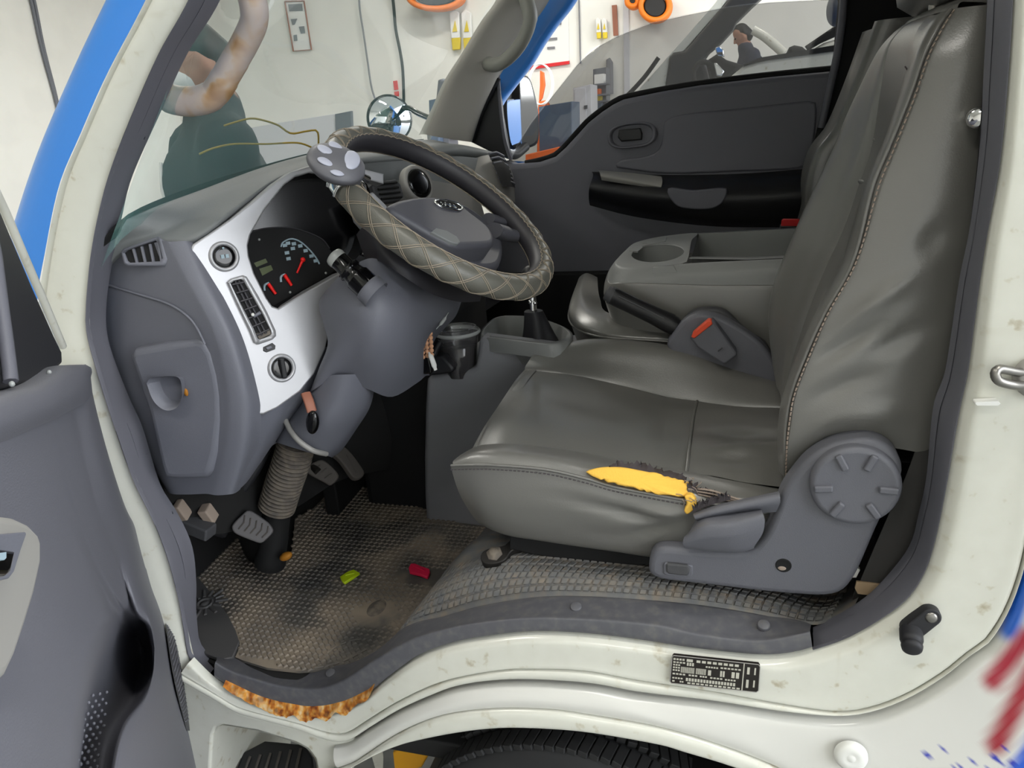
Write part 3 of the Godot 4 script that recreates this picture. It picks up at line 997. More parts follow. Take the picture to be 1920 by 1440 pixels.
# ---- dashboard
var DO: Vector3
var DN: Vector3
func dashboard():
	var A := zp(360, 470, -0.09)
	var B := zp(480, 770, -0.10)
	var Fp := zp(690, 440, -0.36)
	DO = A
	DN = (B - A).cross(Fp - A).normalized()
	if DN.dot(EYE - A) < 0:
		DN = -DN
	var t := thing("dashboard", "grey plastic dashboard with a silver instrument surround and round switches", "dashboard", Vector3(-0.95, 0.15, -0.7))
	# top pad from the windshield to the lip over the instruments, running on to the passenger side
	var mb := MB.new()
	var back := R([150, 470, -0.06, 222, 418, -0.06, 300, 384, -0.15, 380, 356, -0.27, 470, 322, -0.42, 540, 300, -0.56, 610, 283, -0.72, 720, 266, -1.02, 800, 262, -1.30])
	var crest := R([200, 480, -0.065, 232, 455, -0.075, 297, 436, -0.10, 340, 420, -0.13, 385, 394, -0.17, 447, 353, -0.25, 513, 320, -0.34, 580, 304, -0.45, 660, 290, -0.60, 760, 280, -0.85, 860, 272, -1.15, 925, 285, -1.30])
	var lipr := R([203, 500, -0.066, 232, 470, -0.072, 300, 452, -0.085, 350, 450, -0.092, 395, 428, -0.12, 452, 386, -0.19, 515, 340, -0.28, 580, 315, -0.38, 655, 306, -0.52, 760, 300, -0.80, 850, 292, -1.10, 905, 296, -1.25])
	loft(mb, [shift(back, Vector3(-0.03, -0.04, 0)), back, blend(back, crest, 0.5, 50, 0.0), crest, lipr, shift(lipr, Vector3(-0.05, -0.03, -0.02))], 60, 4)
	part(t, "dash_pad", mb, M.dash_top)
	# near end of the dashboard
	mb = MB.new()
	var e0 := R([196, 490, -0.085, 194, 560, -0.085, 204, 650, -0.085, 240, 760, -0.085, 285, 860, -0.085, 318, 925, -0.085])
	var e1 := R([300, 452, -0.078, 338, 520, -0.068, 390, 620, -0.062, 411, 720, -0.062, 413, 790, -0.062, 402, 867, -0.064, 386, 926, -0.068])
	var e2 := R([350, 452, -0.09, 385, 525, -0.082, 432, 620, -0.075, 460, 720, -0.072, 465, 790, -0.072, 459, 850, -0.075, 437, 926, -0.08])
	var e3 := R([365, 456, -0.11, 405, 530, -0.11, 455, 633, -0.11, 485, 740, -0.11, 490, 790, -0.11, 482, 850, -0.13, 450, 918, -0.16])
	loft(mb, [shift(e0, Vector3(-0.04, 0, -0.03)), e0, blend(e0, e1, 0.5, 40, 0.004), e1, blend(e1, e2, 0.5, 40, 0.006), e2, e3], 46, 4)
	part(t, "end_panel", mb, M.dash_grey)
	# a raised seam line on the end panel
	mb = MB.new()
	tube(mb, smooth_path(R([205, 535, -0.078, 260, 552, -0.07, 320, 572, -0.063, 360, 602, -0.058, 384, 645, -0.055]), 30), 0.0022, 6)
	part(t, "panel_seam", mb, M.dash_grey)
	# lower face under the silver surround
	mb = MB.new()
	loft(mb, [R([462, 740, -0.09, 466, 800, -0.09, 459, 855, -0.09, 437, 926, -0.085]), R([492, 770, -0.14, 500, 800, -0.14, 488, 850, -0.14, 462, 905, -0.14]), R([540, 740, -0.2, 538, 775, -0.2, 518, 818, -0.2, 490, 866, -0.2]), R([610, 650, -0.24, 600, 710, -0.24, 560, 780, -0.24, 520, 830, -0.25]), R([700, 700, -0.4, 690, 760, -0.4, 650, 800, -0.4, 600, 850, -0.4])], 30, 4)
	part(t, "knee_panel", mb, M.dash_grey)
	fuse_cover(t)
	side_vent(t)
	# silver surround, a C round the instruments and down over the vent
	mb = MB.new()
	var sil := [720, 326, 660, 311, 620, 308, 580, 311, 545, 322, 515, 343, 480, 373, 433, 410, 380, 446, 362, 458, 357, 470, 362, 486, 397, 538, 425, 590, 447, 638, 463, 690, 473, 735, 479, 765, 484, 776, 494, 777, 520, 765, 563, 734, 590, 700, 610, 655, 617, 625, 612, 605, 603, 585, 600, 568, 606, 556, 640, 522, 660, 506, 664, 496, 640, 510, 560, 555, 522, 578, 511, 574, 500, 558, 477, 512, 467, 480, 465, 460, 470, 440, 497, 393, 533, 347, 555, 331, 580, 324, 640, 322, 720, 345]
	prism(mb, RP(DO, DN, sil), -DN * 0.03, 0.005)
	part(t, "silver_surround", mb, M.silver)
	mb = MB.new()
	prism(mb, RP(DO, DN, [660, 380, 672, 415, 690, 436, 686, 460, 681, 476, 690, 480, 720, 450, 730, 390, 700, 360]), -DN * 0.02, 0.004)
	part(t, "silver_surround", mb, M.silver)
	instruments(t)
	front_vent(t)
	switches(t)
	passenger_side(t)

func fuse_cover(t: Node3D):
	var mb := MB.new()
	var o := zp(340, 780, -0.05)
	var n := Vector3(0.12, 0.0, 1).normalized()
	var out := RP(o, n, [241, 668, 250, 655, 300, 646, 367, 636, 383, 642, 397, 662, 409, 705, 414, 745, 414, 790, 406, 850, 396, 885, 388, 898, 330, 900, 308, 897, 300, 873, 277, 773])
	prism(mb, out, -n * 0.05, 0.012, 4)
	var c := part(t, "fuse_cover", mb, M.dash_grey, "raised fuse cover with a finger recess")
	# recess: a proud rim round a hollow
	mb = MB.new()
	var rim := smooth_path(RP(o, n, [289, 712, 296, 702, 320, 699, 344, 699, 352, 708, 354, 735, 346, 755, 330, 762, 314, 757, 299, 740, 289, 712]), 48)
	var hollow := PackedVector3Array()
	var mid := pl(330, 722, o, n)
	for p in rim:
		hollow.append(mid.lerp(p, 0.72) - n * 0.02)
	var rows := [shift(rim, n * 0.0005), PackedVector3Array(), hollow]
	for p in rim:
		rows[1].append(mid.lerp(p, 0.93) - n * 0.004)
	loft(mb, [rows[0], rows[1], rows[2]], 48, 3)
	mb.fan(smooth_path(hollow, 30))
	part(c, "finger_recess", shallow(mb, n, 0.0212), M.dash_grey)
	mb = MB.new()
	ball(mb, pl(350, 735, o, n) + n * 0.002, Vector3(0.004, 0.007, 0.003))
	part(c, "catch", mb, M.ochre)
# lift a hollow so that its floor lies just above the plate behind it
func shallow(mb: MB, n: Vector3, by: float) -> MB:
	for i in mb.v.size():
		mb.v[i] += n * by * 0.98
	return mb

func side_vent(t: Node3D):
	var o := zp(270, 475, -0.066)
	var n := Vector3(0.25, 0.25, 1).normalized()
	var mb := MB.new()
	var f := RP(o, n, [226, 474, 232, 466, 296, 443, 304, 450, 314, 486, 309, 498, 240, 499, 232, 494])
	var fi := RP(o, n, [232, 474, 238, 469, 292, 450, 298, 456, 306, 484, 302, 490, 243, 493, 238, 489])
	mb.grid([closed_row(shift(f, -n * 0.006)), closed_row(f), closed_row(shift(fi, n * 0.002)), closed_row(shift(fi, -n * 0.006))])
	var v := part(t, "demister_vent", mb, M.dash_grey, "demister vent in the end of the dashboard")
	mb = MB.new()
	mb.face(shift(fi, -n * 0.004))
	part(v, "vent_throat", mb, M.dull_black)
	for k in 4:
		var x := 247.0 + k * 15.5
		mb = MB.new()
		prism(mb, RP(o, n, [x, 467 - k * 4.5, x + 4, 466 - k * 4.5, x + 11, 492, x + 7, 493]), -n * 0.005, 0.0006)
		part(v, "slat", mb, M.dash_grey)

func instruments(t: Node3D):
	var lift := -0.055
	var hole := smooth_path(RP(DO, DN, [700, 400, 690, 450, 680, 472, 640, 511, 560, 556, 520, 579, 511, 577, 500, 558, 477, 512, 467, 480, 465, 460, 470, 440, 497, 393, 533, 347, 555, 331, 580, 324, 640, 323, 690, 345, 700, 400]), 70)
	var mid := pl(570, 460, DO, DN)
	var deep := PackedVector3Array()
	for p in hole:
		deep.append(mid.lerp(p, 0.97) + DN * lift * 1.02)
	var mb := MB.new()
	mb.grid([shift(hole, -DN * 0.004), deep])
	mb.fan(deep)
	part(t, "instrument_hood", mb, M.gloss_black)
	mb = MB.new()
	var fo := DO + DN * (lift + 0.012)
	var face := smooth_path(RP(fo, DN, [462, 470, 466, 437, 497, 428, 544, 427, 583, 438, 606, 450, 620, 470, 640, 505, 600, 535, 560, 558, 522, 578, 510, 576, 500, 560, 478, 515]), 60, true)
	prism(mb, face.slice(0, 59), -DN * 0.006, 0.0)
	var cl := part(t, "instrument_cluster", mb, M.dull_black, "black instrument face with dials and red needles")
	var gp := fo + DN * 0.0012
	# speed dial: arc, figures' blocks, needle
	mb = MB.new()
	tube(mb, smooth_path(RP(gp, DN, [527, 463, 530, 455, 544, 448, 559, 451, 575, 463, 591, 481, 599, 495]), 40), 0.0016, 5)
	for q in [[534, 460], [540, 456], [551, 457], [563, 461], [573, 470], [584, 480], [592, 489], [538, 474], [541, 485], [549, 466]]:
		box(mb, pl(q[0], q[1], gp, DN), Vector3(0.0042, 0.003, 0.0004), Basis(DN.cross(Vector3.UP).normalized(), Vector3.UP, DN))
	part(cl, "speed_scale", mb, M.gauge_white)
	mb = MB.new()
	tube(mb, RP(gp, DN, [568, 486, 563, 498, 557, 512], 0.003), [0.0028, 0.0022, 0.0018], 6)
	ball(mb, pl(568, 487, gp + DN * 0.003, DN), Vector3.ONE * 0.0048, Basis(), 6)
	part(cl, "needle", mb, M.needle_red)
	for q in [[508, 541, -5, -9, 9, 10], [539, 525, -6, -10, 8, 10]]:
		mb = MB.new()
		tube(mb, smooth_path(RP(gp, DN, [q[0] - 12, q[1] + 4, q[0] - 12, q[1] - 6, q[0] - 4, q[1] - 11]), 12), 0.0022, 5)
		part(cl, "small_scale", mb, M.gauge_white)
		mb = MB.new()
		tube(mb, RP(gp, DN, [q[0] + q[2], q[1] + q[3], q[0] + q[4], q[1] + q[5]], 0.003), [0.0038, 0.003], 6)
		part(cl, "needle", mb, M.needle_red)
	for a in [[476, 493, 498, 485, 502, 492, 481, 501], [486, 504, 508, 497, 512, 506, 492, 517]]:
		mb = MB.new()
		prism(mb, RP(gp, DN, a), -DN * 0.001)
		part(cl, "display_panel", mb, M.lcd_olive)
	mb = MB.new()
	tube(mb, smooth_path(RP(gp, DN, [468, 436, 497, 428, 544, 427, 583, 438, 606, 450, 618, 466]), 30), 0.0012, 5)
	part(cl, "rim_line", mb, M.wheel_inner)
	for q in [[486, 449], [611, 512], [544, 548]]:
		mb = MB.new()
		ball(mb, pl(q[0], q[1], gp, DN), Vector3.ONE * 0.0025, Basis(), 5)
		part(cl, "screw", mb, M.clear_cap)

func front_vent(t: Node3D):
	var n := DN
	var o := DO + n * 0.004
	var mb := MB.new()
	var f := RP(o, n, [426, 529, 434, 522, 455, 516, 462, 519, 482, 552, 500, 585, 516, 620, 517, 630, 510, 637, 484, 646, 477, 643, 468, 620, 445, 572])
	var fi := RP(o, n, [431, 532, 437, 527, 451, 523, 456, 526, 475, 558, 493, 590, 508, 620, 509, 626, 505, 630, 487, 637, 482, 635, 474, 616, 450, 570])
	mb.grid([closed_row(shift(f, -n * 0.008)), closed_row(shift(f, n * 0.002)), closed_row(shift(fi, n * 0.004)), closed_row(shift(fi, -n * 0.003))])
	var v := part(t, "face_vent", mb, M.silver, "grid vent framed in silver")
	mb = MB.new()
	mb.face(shift(fi, -n * 0.0025))
	part(v, "vent_throat", mb, M.dull_black)
	var lo := o - n * 0.001
	for k in 7:      # cross slats
		var u := k / 6.6 + 0.04
		var a := Vector2(433, 530).lerp(Vector2(484, 634), u)
		var b := Vector2(455, 525).lerp(Vector2(507, 622), u)
		mb = MB.new()
		tube(mb, RP(lo, n, [a.x, a.y, b.x, b.y], 0.0015), 0.0021, 6)
		part(v, "slat", mb, M.wheel_inner)
	for k in 2:
		var u := (k + 1) / 3.0
		var a := Vector2(434, 529).lerp(Vector2(454, 525), u)
		var b := Vector2(484, 632).lerp(Vector2(506, 622), u)
		mb = MB.new()
		tube(mb, RP(lo, n, [a.x, a.y, b.x, b.y], 0.0), 0.0024, 6)
		part(v, "fin", mb, M.wheel_inner)
	mb = MB.new()
	tube(mb, RP(lo, n, [475, 594, 488, 586], 0.005), 0.003, 8)
	part(v, "thumb_tab", mb, M.dash_grey)
	mb = MB.new()
	ball(mb, pl(474, 590, lo + n * 0.008, n), Vector3.ONE * 0.0032, Basis(), 6)
	part(v, "thumb_mark", mb, M.white_plastic)
	mb = MB.new()
	prism(mb, RP(lo, n, [479, 626, 505, 616, 508, 626, 487, 636]), -n * 0.002)
	part(v, "dust_strip", mb, M.bellows)

func switches(t: Node3D):
	for q in [[420, 481, 0.0235, 0.02, "round switch"], [528, 690, 0.0235, 0.02, "round dimmer dial"]]:
		var c := pl(q[0], q[1], DO, DN)
		var mb := MB.new()
		var r: float = q[2]
		lathe(mb, c, DN, [[r * 1.12, -0.006], [r * 1.12, 0.001], [r * 1.0, 0.005], [r * 0.86, 0.004], [r * 0.8, 0.0005]], 40)
		var s := part(t, "switch_ring", mb, M.silver)
		mb = MB.new()
		lathe(mb, c, DN, [[0.0, 0.0035], [r * 0.5, 0.004], [r * 0.74, 0.0035], [r * 0.8, 0.0015], [r * 0.8, -0.004]], 36)
		part(s, "switch_face", mb, M.gloss_black, q[4])
		mb = MB.new()
		var side := DN.cross(Vector3.UP).normalized()
		if q[0] < 500:
			for k in [-1, 1]:
				box(mb, c + DN * 0.005 + side * 0.004 * k, Vector3(0.0028, 0.0032, 0.0006), Basis(side, Vector3.UP, DN))
			ball(mb, c + DN * 0.004 + Vector3(0, 0.014, 0), Vector3.ONE * 0.0022, Basis(), 5)
			part(s, "switch_symbol", mb, M.gauge_white)
		else:
			box(mb, c + DN * 0.006, Vector3(0.0045, 0.019, 0.005), Basis(side, Vector3.UP, DN), 0.002)
			part(s, "grip", mb, M.black_plastic)
	var mb2 := MB.new()
	prism(mb2, RP(DO, DN, [494, 651, 511, 643, 517, 648, 516, 655, 500, 661, 494, 658], 0.002), -DN * 0.01, 0.001)
	var sl := part(t, "slide_switch", mb2, M.black_plastic)
	mb2 = MB.new()
	prism(mb2, RP(DO, DN, [499, 652, 508, 648, 511, 652, 502, 656], 0.006), -DN * 0.006, 0.001)
	part(sl, "slider", mb2, M.dash_grey)

func passenger_side(t: Node3D):
	# centre stack and passenger panel seen through and past the wheel
	var mb := MB.new()
	var hi := R([640, 312, -0.50, 700, 305, -0.62, 770, 300, -0.82, 850, 293, -1.08, 905, 297, -1.25])
	var lo := R([640, 350, -0.50, 700, 345, -0.62, 780, 335, -0.82, 850, 345, -1.05, 900, 350, -1.2])
	var lo2 := R([650, 470, -0.50, 710, 470, -0.62, 790, 460, -0.82, 860, 450, -1.05, 915, 420, -1.2])
	var lo3 := R([700, 640, -0.52, 790, 640, -0.62, 850, 620, -0.82, 900, 590, -1.05, 945, 560, -1.25])
	loft(mb, [hi, blend(hi, lo, 0.4, 30, 0.02), lo], 40, 3)
	part(t, "passenger_lip", mb, M.dash_top)
	mb = MB.new()
	loft(mb, [lo, blend(lo, lo2, 0.5, 30, 0.02), lo2], 40, 3)
	part(t, "passenger_panel", mb, M.silver_dusty)
	mb = MB.new()
	loft(mb, [lo2, blend(lo2, lo3, 0.5, 30, 0.0), lo3], 40, 3)
	part(t, "passenger_knee_panel", mb, M.dash_dark)
	# rounded silver corner with slotted vent
	mb = MB.new()
	loft(mb, [R([880, 300, -1.20, 870, 330, -1.16, 880, 360, -1.14]), R([905, 292, -1.24, 905, 325, -1.19, 915, 365, -1.17]), R([930, 290, -1.30, 945, 320, -1.26, 950, 370, -1.24]), R([948, 300, -1.36, 962, 330, -1.34, 966, 380, -1.33])], 24, 5)
	part(t, "corner_panel", mb, M.silver_dusty)
	mb = MB.new()
	loft(mb, [R([916, 290, -1.225, 928, 315, -1.205, 942, 350, -1.195]), R([930, 286, -1.26, 946, 312, -1.24, 957, 350, -1.23]), R([944, 292, -1.31, 958, 320, -1.29, 966, 352, -1.29])], 20, 4)
	var cv := part(t, "slot_vent", mb, M.dull_black, "dark slotted vent at the far end")
	for k in 7:
		mb = MB.new()
		var u := k / 6.5
		tube(mb, R([917 + 24 * u, 289 + 57 * u, -1.215, 930 + 25 * u, 286 + 58 * u, -1.24, 944 + 22 * u, 293 + 56 * u, -1.28]), 0.0045, 6)
		part(cv, "slat", mb, M.dash_grey)
	# centre vent and heater knob
	var o := zp(730, 358, -0.60)
	var n := Vector3(0.9, 0.3, 0.35).normalized()
	mb = MB.new()
	var f := RP(o, n, [698, 350, 708, 340, 742, 336, 752, 346, 758, 368, 750, 376, 716, 380, 706, 374])
	prism(mb, f, -n * 0.02, 0.003)
	var v := part(t, "air_vent", mb, M.dash_dark, "centre air vent seen over the steering wheel")
	for k in 4:
		mb = MB.new()
		tube(mb, RP(o, n, [706 + k * 3, 346 + k * 9, 744 + k * 3, 342 + k * 9], 0.004), 0.0028, 6)
		part(v, "slat", mb, M.dull_black)
	mb = MB.new()
	var kc := zp(782, 346, -0.72)
	lathe(mb, kc, n, [[0.046, -0.01], [0.046, 0.004], [0.04, 0.012], [0.035, 0.008]], 32)
	var kn := part(t, "knob_ring", mb, M.silver_dusty)
	mb = MB.new()
	lathe(mb, kc, n, [[0.0, 0.012], [0.02, 0.013], [0.034, 0.011], [0.036, 0.0]], 28)
	part(kn, "heater_knob", mb, M.gloss_black)
	# under-dash harness and white connectors
	mb = MB.new()
	for q in [[[330, 935, -0.14, 345, 960, -0.16, 380, 985, -0.2, 420, 1000, -0.25]], [[400, 930, -0.2, 425, 960, -0.22, 440, 985, -0.24]], [[360, 925, -0.2, 372, 960, -0.2, 360, 990, -0.2]], [[500, 840, -0.3, 480, 880, -0.28, 450, 925, -0.26]]]:
		tube(mb, smooth_path(R(q[0]), 20), 0.011, 8)
	part(t, "wiring_harness", mb, M.rubber_dark)
	for q in [[341, 957, -0.13, 0.008, 0.020], [390, 964, -0.16, 0.011, 0.019]]:
		mb = MB.new()
		box(mb, zp(q[0], q[1], q[2]), Vector3(q[3], q[4], 0.012), Basis(Vector3(0.9, 0.3, 0.3).normalized(), 0.4), 0.003)
		part(t, "wire_connector", mb, M.thread)
	mb = MB.new()
	box(mb, zp(372, 990, -0.14), Vector3(0.03, 0.014, 0.016), Basis(Vector3(0, 0, 1), -0.3), 0.004)
	part(t, "relay_box", mb, M.dash_dark)
	mb = MB.new()
	tube(mb, R([420, 925, -0.22, 432, 965, -0.22]), 0.005, 6)
	part(t, "copper_pipe", mb, M.copper_strap)

# ---- steering column, wheel, pedals
var WC := Vector3(-0.5279, 0.6587, -0.31)
var WN: Vector3
var WU: Vector3
var WW: Vector3
func wp(a: float, r: float, h := 0.0) -> Vector3:
	return WC + (WU * cos(a) + WW * sin(a)) * r + WN * h
func column_and_wheel():
	var a := 0.8823
	var b := 0.1086
	WN = Vector3(cos(a) * cos(b), sin(a), cos(a) * sin(b))
	WU = WN.cross(Vector3(0, 0, 1)).normalized()     # towards the front and up
	WW = WN.cross(WU)
	var t := thing("steering_column", "grey steering column shroud with stalk and ribbed rubber boot to the floor", "steering column", Vector3(-0.8, -0.12, -0.3))
	var mb := MB.new()
	loft(mb, [R([648, 520, -0.30, 608, 566, -0.29, 612, 607, -0.29, 622, 640, -0.29, 606, 690, -0.28, 590, 735, -0.28]), R([640, 513, -0.24, 601, 562, -0.215, 608, 605, -0.20, 616, 645, -0.19, 600, 690, -0.19, 582, 735, -0.2]), R([672, 492, -0.21, 650, 560, -0.17, 655, 610, -0.16, 655, 660, -0.17, 636, 708, -0.2]), R([705, 485, -0.21, 707, 560, -0.165, 707, 620, -0.16, 702, 675, -0.185, 690, 730, -0.235]), R([755, 510, -0.25, 765, 575, -0.22, 758, 630, -0.22, 748, 690, -0.255, 736, 744, -0.31]), R([806, 535, -0.33, 808, 585, -0.32, 797, 630, -0.33, 787, 680, -0.36, 782, 718, -0.40]), R([852, 545, -0.45, 843, 587, -0.44, 818, 614, -0.44, 797, 645, -0.44, 798, 705, -0.46]), R([870, 548, -0.55, 856, 590, -0.55, 835, 614, -0.55, 812, 645, -0.55, 806, 705, -0.55])], 40, 5)
	part(t, "shroud", mb, M.dash_grey)
	# dark upper collar below the wheel
	mb = MB.new()
	loft(mb, [R([668, 440, -0.27, 690, 500, -0.27]), R([688, 425, -0.22, 705, 470, -0.205, 712, 490, -0.205]), R([740, 455, -0.22, 755, 500, -0.205, 762, 522, -0.205]), R([800, 490, -0.26, 806, 530, -0.25, 812, 552, -0.255]), R([860, 510, -0.35, 862, 545, -0.345, 862, 566, -0.35]), R([905, 505, -0.45, 905, 540, -0.45, 900, 565, -0.45])], 20, 5)
	part(t, "collar", mb, M.wheel_inner)
	# lower cover and its pale lip
	mb = MB.new()
	loft(mb, [R([600, 715, -0.30, 560, 780, -0.31, 530, 832, -0.33]), R([590, 720, -0.22, 560, 765, -0.22, 536, 795, -0.22, 517, 829, -0.23]), R([615, 705, -0.19, 595, 755, -0.19, 572, 800, -0.19, 545, 838, -0.21]), R([655, 702, -0.19, 640, 750, -0.19, 618, 795, -0.19, 590, 845, -0.215, 585, 850, -0.22]), R([697, 701, -0.25, 684, 758, -0.25, 657, 803, -0.25, 634, 836, -0.25, 614, 855, -0.25]), R([705, 705, -0.34, 695, 760, -0.34, 668, 805, -0.34, 640, 845, -0.34, 622, 858, -0.34])], 30, 5)
	part(t, "column_cover", mb, M.dash_grey)
	mb = MB.new()
	tube(mb, smooth_path(R([535, 788, -0.205, 545, 808, -0.195, 562, 828, -0.19, 588, 845, -0.2, 612, 851, -0.235]), 24), 0.0055, 8)
	part(t, "cover_lip", mb, M.silver_dusty)
	# ribbed boot
	mb = MB.new()
	var bp := smooth_path(R([556, 828, -0.29, 548, 860, -0.29, 533, 905, -0.29, 519, 950, -0.29]), 109)
	var rad := []
	for i in 109:
		rad.append(0.0350 + (0.0055 if i % 6 < 3 else 0.0))
	tube(mb, bp, rad, 28)
	part(t, "ribbed_boot", mb, M.bellows, "dusty ribbed rubber boot")
	mb = MB.new()
	tube(mb, smooth_path(R([520, 945, -0.29, 516, 990, -0.29, 510, 1035, -0.28, 506, 1056, -0.28]), 16), [0.029, 0.030, 0.031, 0.034], 22)
	part(t, "column_tube", mb, M.dull_black)
	mb = MB.new()
	ball(mb, zp(536, 1043, -0.25), Vector3(0.016, 0.009, 0.012), Basis(Vector3(0, 0, 1), 0.4), 8)
	part(t, "cracked_sealant", mb, M.ochre)
	# stalk
	mb = MB.new()
	var s0 := zp(682, 531, -0.165)
	var s1 := zp(628, 482, -0.165)
	var ax := (s1 - s0).normalized()
	var L := s0.distance_to(s1)
	lathe(mb, s0, ax, [[0.0265, -0.03], [0.0265, -0.014], [0.0255, -0.009], [0.023, -0.010]], 28)
	part(t, "stalk_ring", mb, M.dash_grey)
	mb = MB.new()
	lathe(mb, s0, ax, [[0.0235, -0.012], [0.0235, 0.014], [0.0205, 0.018], [0.0185, L * 0.42], [0.0215, L * 0.45], [0.0215, L * 0.55], [0.0165, L * 0.58], [0.0165, L * 0.86], [0.017, L * 0.88]], 26)
	var st := part(t, "stalk", mb, M.gloss_black, "short black stalk with a clear cap")
	mb = MB.new()
	lathe(mb, s0, ax, [[0.017, L * 0.87], [0.0175, L * 0.98], [0.0155, L * 1.06], [0.010, L * 1.10], [0.0, L * 1.11]], 26)
	part(st, "stalk_cap", mb, M.clear_cap)
	mb = MB.new()
	tube(mb, smooth_path(R([818, 617, -0.40, 830, 603, -0.41, 841, 586, -0.415]), 10), [0.001, 0.004, 0.001], 8)
	part(t, "chrome_lock_edge", mb, M.clear_cap)
	# release lever with its copper strap
	var r := thing("release_lever", "black pull lever with a copper strap hanging under the dashboard", "lever", zp(585, 815, -0.17))
	mb = MB.new()
	tube(mb, smooth_path(R([573, 737, -0.185, 579, 752, -0.175, 585, 772, -0.17]), 12), 0.0095, 8, false, true, 0.35)
	part(r, "strap", mb, M.copper_strap)
	mb = MB.new()
	ball(mb, zp(586, 792, -0.165), Vector3(0.013, 0.024, 0.010), Basis(Vector3(0, 0, 1), -0.25), 10)
	part(r, "pull_knob", mb, M.gloss_black)
	steering_wheel()
	spinner()
	pedals()
	ignition_key()

func steering_wheel():
	var t := thing("steering_wheel", "steering wheel in a worn stitched leather cover with grey hub", "steering wheel", WC)
	var R0 := 0.209
	var r := 0.0215
	var rows := []
	for i in 97:
		var a := TAU * i / 96.0
		var row := PackedVector3Array()
		for k in 20:
			var b := TAU * k / 20.0
			row.append(wp(a, R0 + cos(b) * r, sin(b) * r))
		rows.append(row)
	var mb := MB.new()
	mb.grid(rows, true)
	part(t, "rim_cover", mb, M.wheel_leather, "worn grey-green leather cover")
	# perforated dark inner band
	mb = MB.new()
	rows = []
	for i in 97:
		var a := TAU * i / 96.0
		var row := PackedVector3Array()
		for k in 9:
			var b := PI + (-0.95 + 1.9 * k / 8.0)
			row.append(wp(a, R0 + cos(b) * (r + 0.0008), sin(b) * (r + 0.0008)))
		rows.append(row)
	mb.grid(rows)
	part(t, "rim_band", mb, M.wheel_inner, "dark perforated inner band")
	# edge stitches and crossed stitching
	mb = MB.new()
	for side in [1.0, -1.0]:
		var line := PackedVector3Array()
		for i in 241:
			var a := TAU * i / 240.0
			var b: float = PI + side * (1.0 + 0.06 * sin(i * 2.1))
			line.append(wp(a, R0 + cos(b) * (r + 0.0012), sin(b) * (r + 0.0012)))
		tube(mb, line, 0.0011, 4, false, false)
	part(t, "edge_stitching", mb, M.thread_pale)
	mb = MB.new()
	var n := 26
	for i in n:
		for side in [1.0, -1.0]:
			for twin in 2:
				var line := PackedVector3Array()
				for k in 13:
					var u := k / 12.0
					var b := -2.0 + 4.0 * u
					var a: float = TAU * (i + twin * 0.09) / n + side * (u - 0.5) * TAU / n * 1.9
					line.append(wp(a, R0 + cos(b) * (r + 0.0006), sin(b) * (r + 0.0006)))
				tube(mb, line, 0.0007, 4, false, false)
	part(t, "diamond_stitching", mb, M.thread_pale)
	# hub
	var base := WC - WN * 0.025
	mb = MB.new()
	prism(mb, smooth_path(RP(base, WN, [735, 402, 760, 380, 800, 370, 860, 378, 905, 405, 938, 440, 945, 465, 940, 492, 925, 500, 890, 498, 845, 482, 800, 455, 760, 425]), 40, true).slice(0, 39), -WN * 0.045, 0.01)
	part(t, "hub_base", mb, M.wheel_grey)
	mb = MB.new()
	var po := WC + WN * 0.012
	prism(mb, smooth_path(RP(po, WN, [727, 387, 745, 374, 800, 366, 853, 375, 887, 400, 915, 422, 927, 440, 928, 454, 915, 458, 862, 460, 845, 455, 807, 435, 760, 408]), 46, true).slice(0, 45), -WN * 0.04, 0.010, 4)
	part(t, "horn_pad", mb, M.wheel_grey)
	mb = MB.new()
	prism(mb, RP(po, WN, [809, 434, 818, 427, 838, 432, 857, 443, 864, 454, 858, 457, 845, 453], 0.001), -WN * 0.02, 0.002)
	part(t, "pad_facet", mb, M.dash_top)
	# oval badge
	var eo := po + WN * 0.002
	mb = MB.new()
	tube(mb, smooth_path(RP(eo, WN, [815, 379, 822, 375, 838, 376, 858, 382, 867, 389, 862, 394, 845, 392, 826, 387]), 30, true), 0.0022, 6)
	var badge := part(t, "badge", mb, M.chrome, "oval chrome badge")
	mb = MB.new()
	for q in [[826, 379, 831, 384], [834, 380, 836, 387], [843, 382, 845, 389], [850, 384, 856, 391], [828, 382, 854, 388]]:
		tube(mb, RP(eo, WN, q), 0.0016, 5)
	part(badge, "badge_lettering", mb, M.chrome)
	mb = MB.new()
	prism(mb, smooth_path(RP(eo, WN, [816, 379, 822, 376, 838, 377, 858, 383, 866, 389, 861, 393, 845, 391, 826, 386], -0.001), 24, true).slice(0, 23), -WN * 0.001)
	part(badge, "badge_field", mb, M.dull_black)
	# spokes
	for q in [[755, 402, 700, 418, 0.020], [800, 445, 765, 470, 0.022], [925, 432, 1003, 445, 0.024], [915, 410, 965, 415, 0.018]]:
		mb = MB.new()
		tube(mb, smooth_path(RP(WC - WN * 0.018, WN, [q[0], q[1], (q[0] + q[2]) / 2.0, (q[1] + q[3]) / 2.0 + 4, q[2], q[3]]), 12), [q[4] * 1.2, q[4], q[4] * 0.9], 12, false, true, 0.55)
		part(t, "spoke", mb, M.wheel_grey)

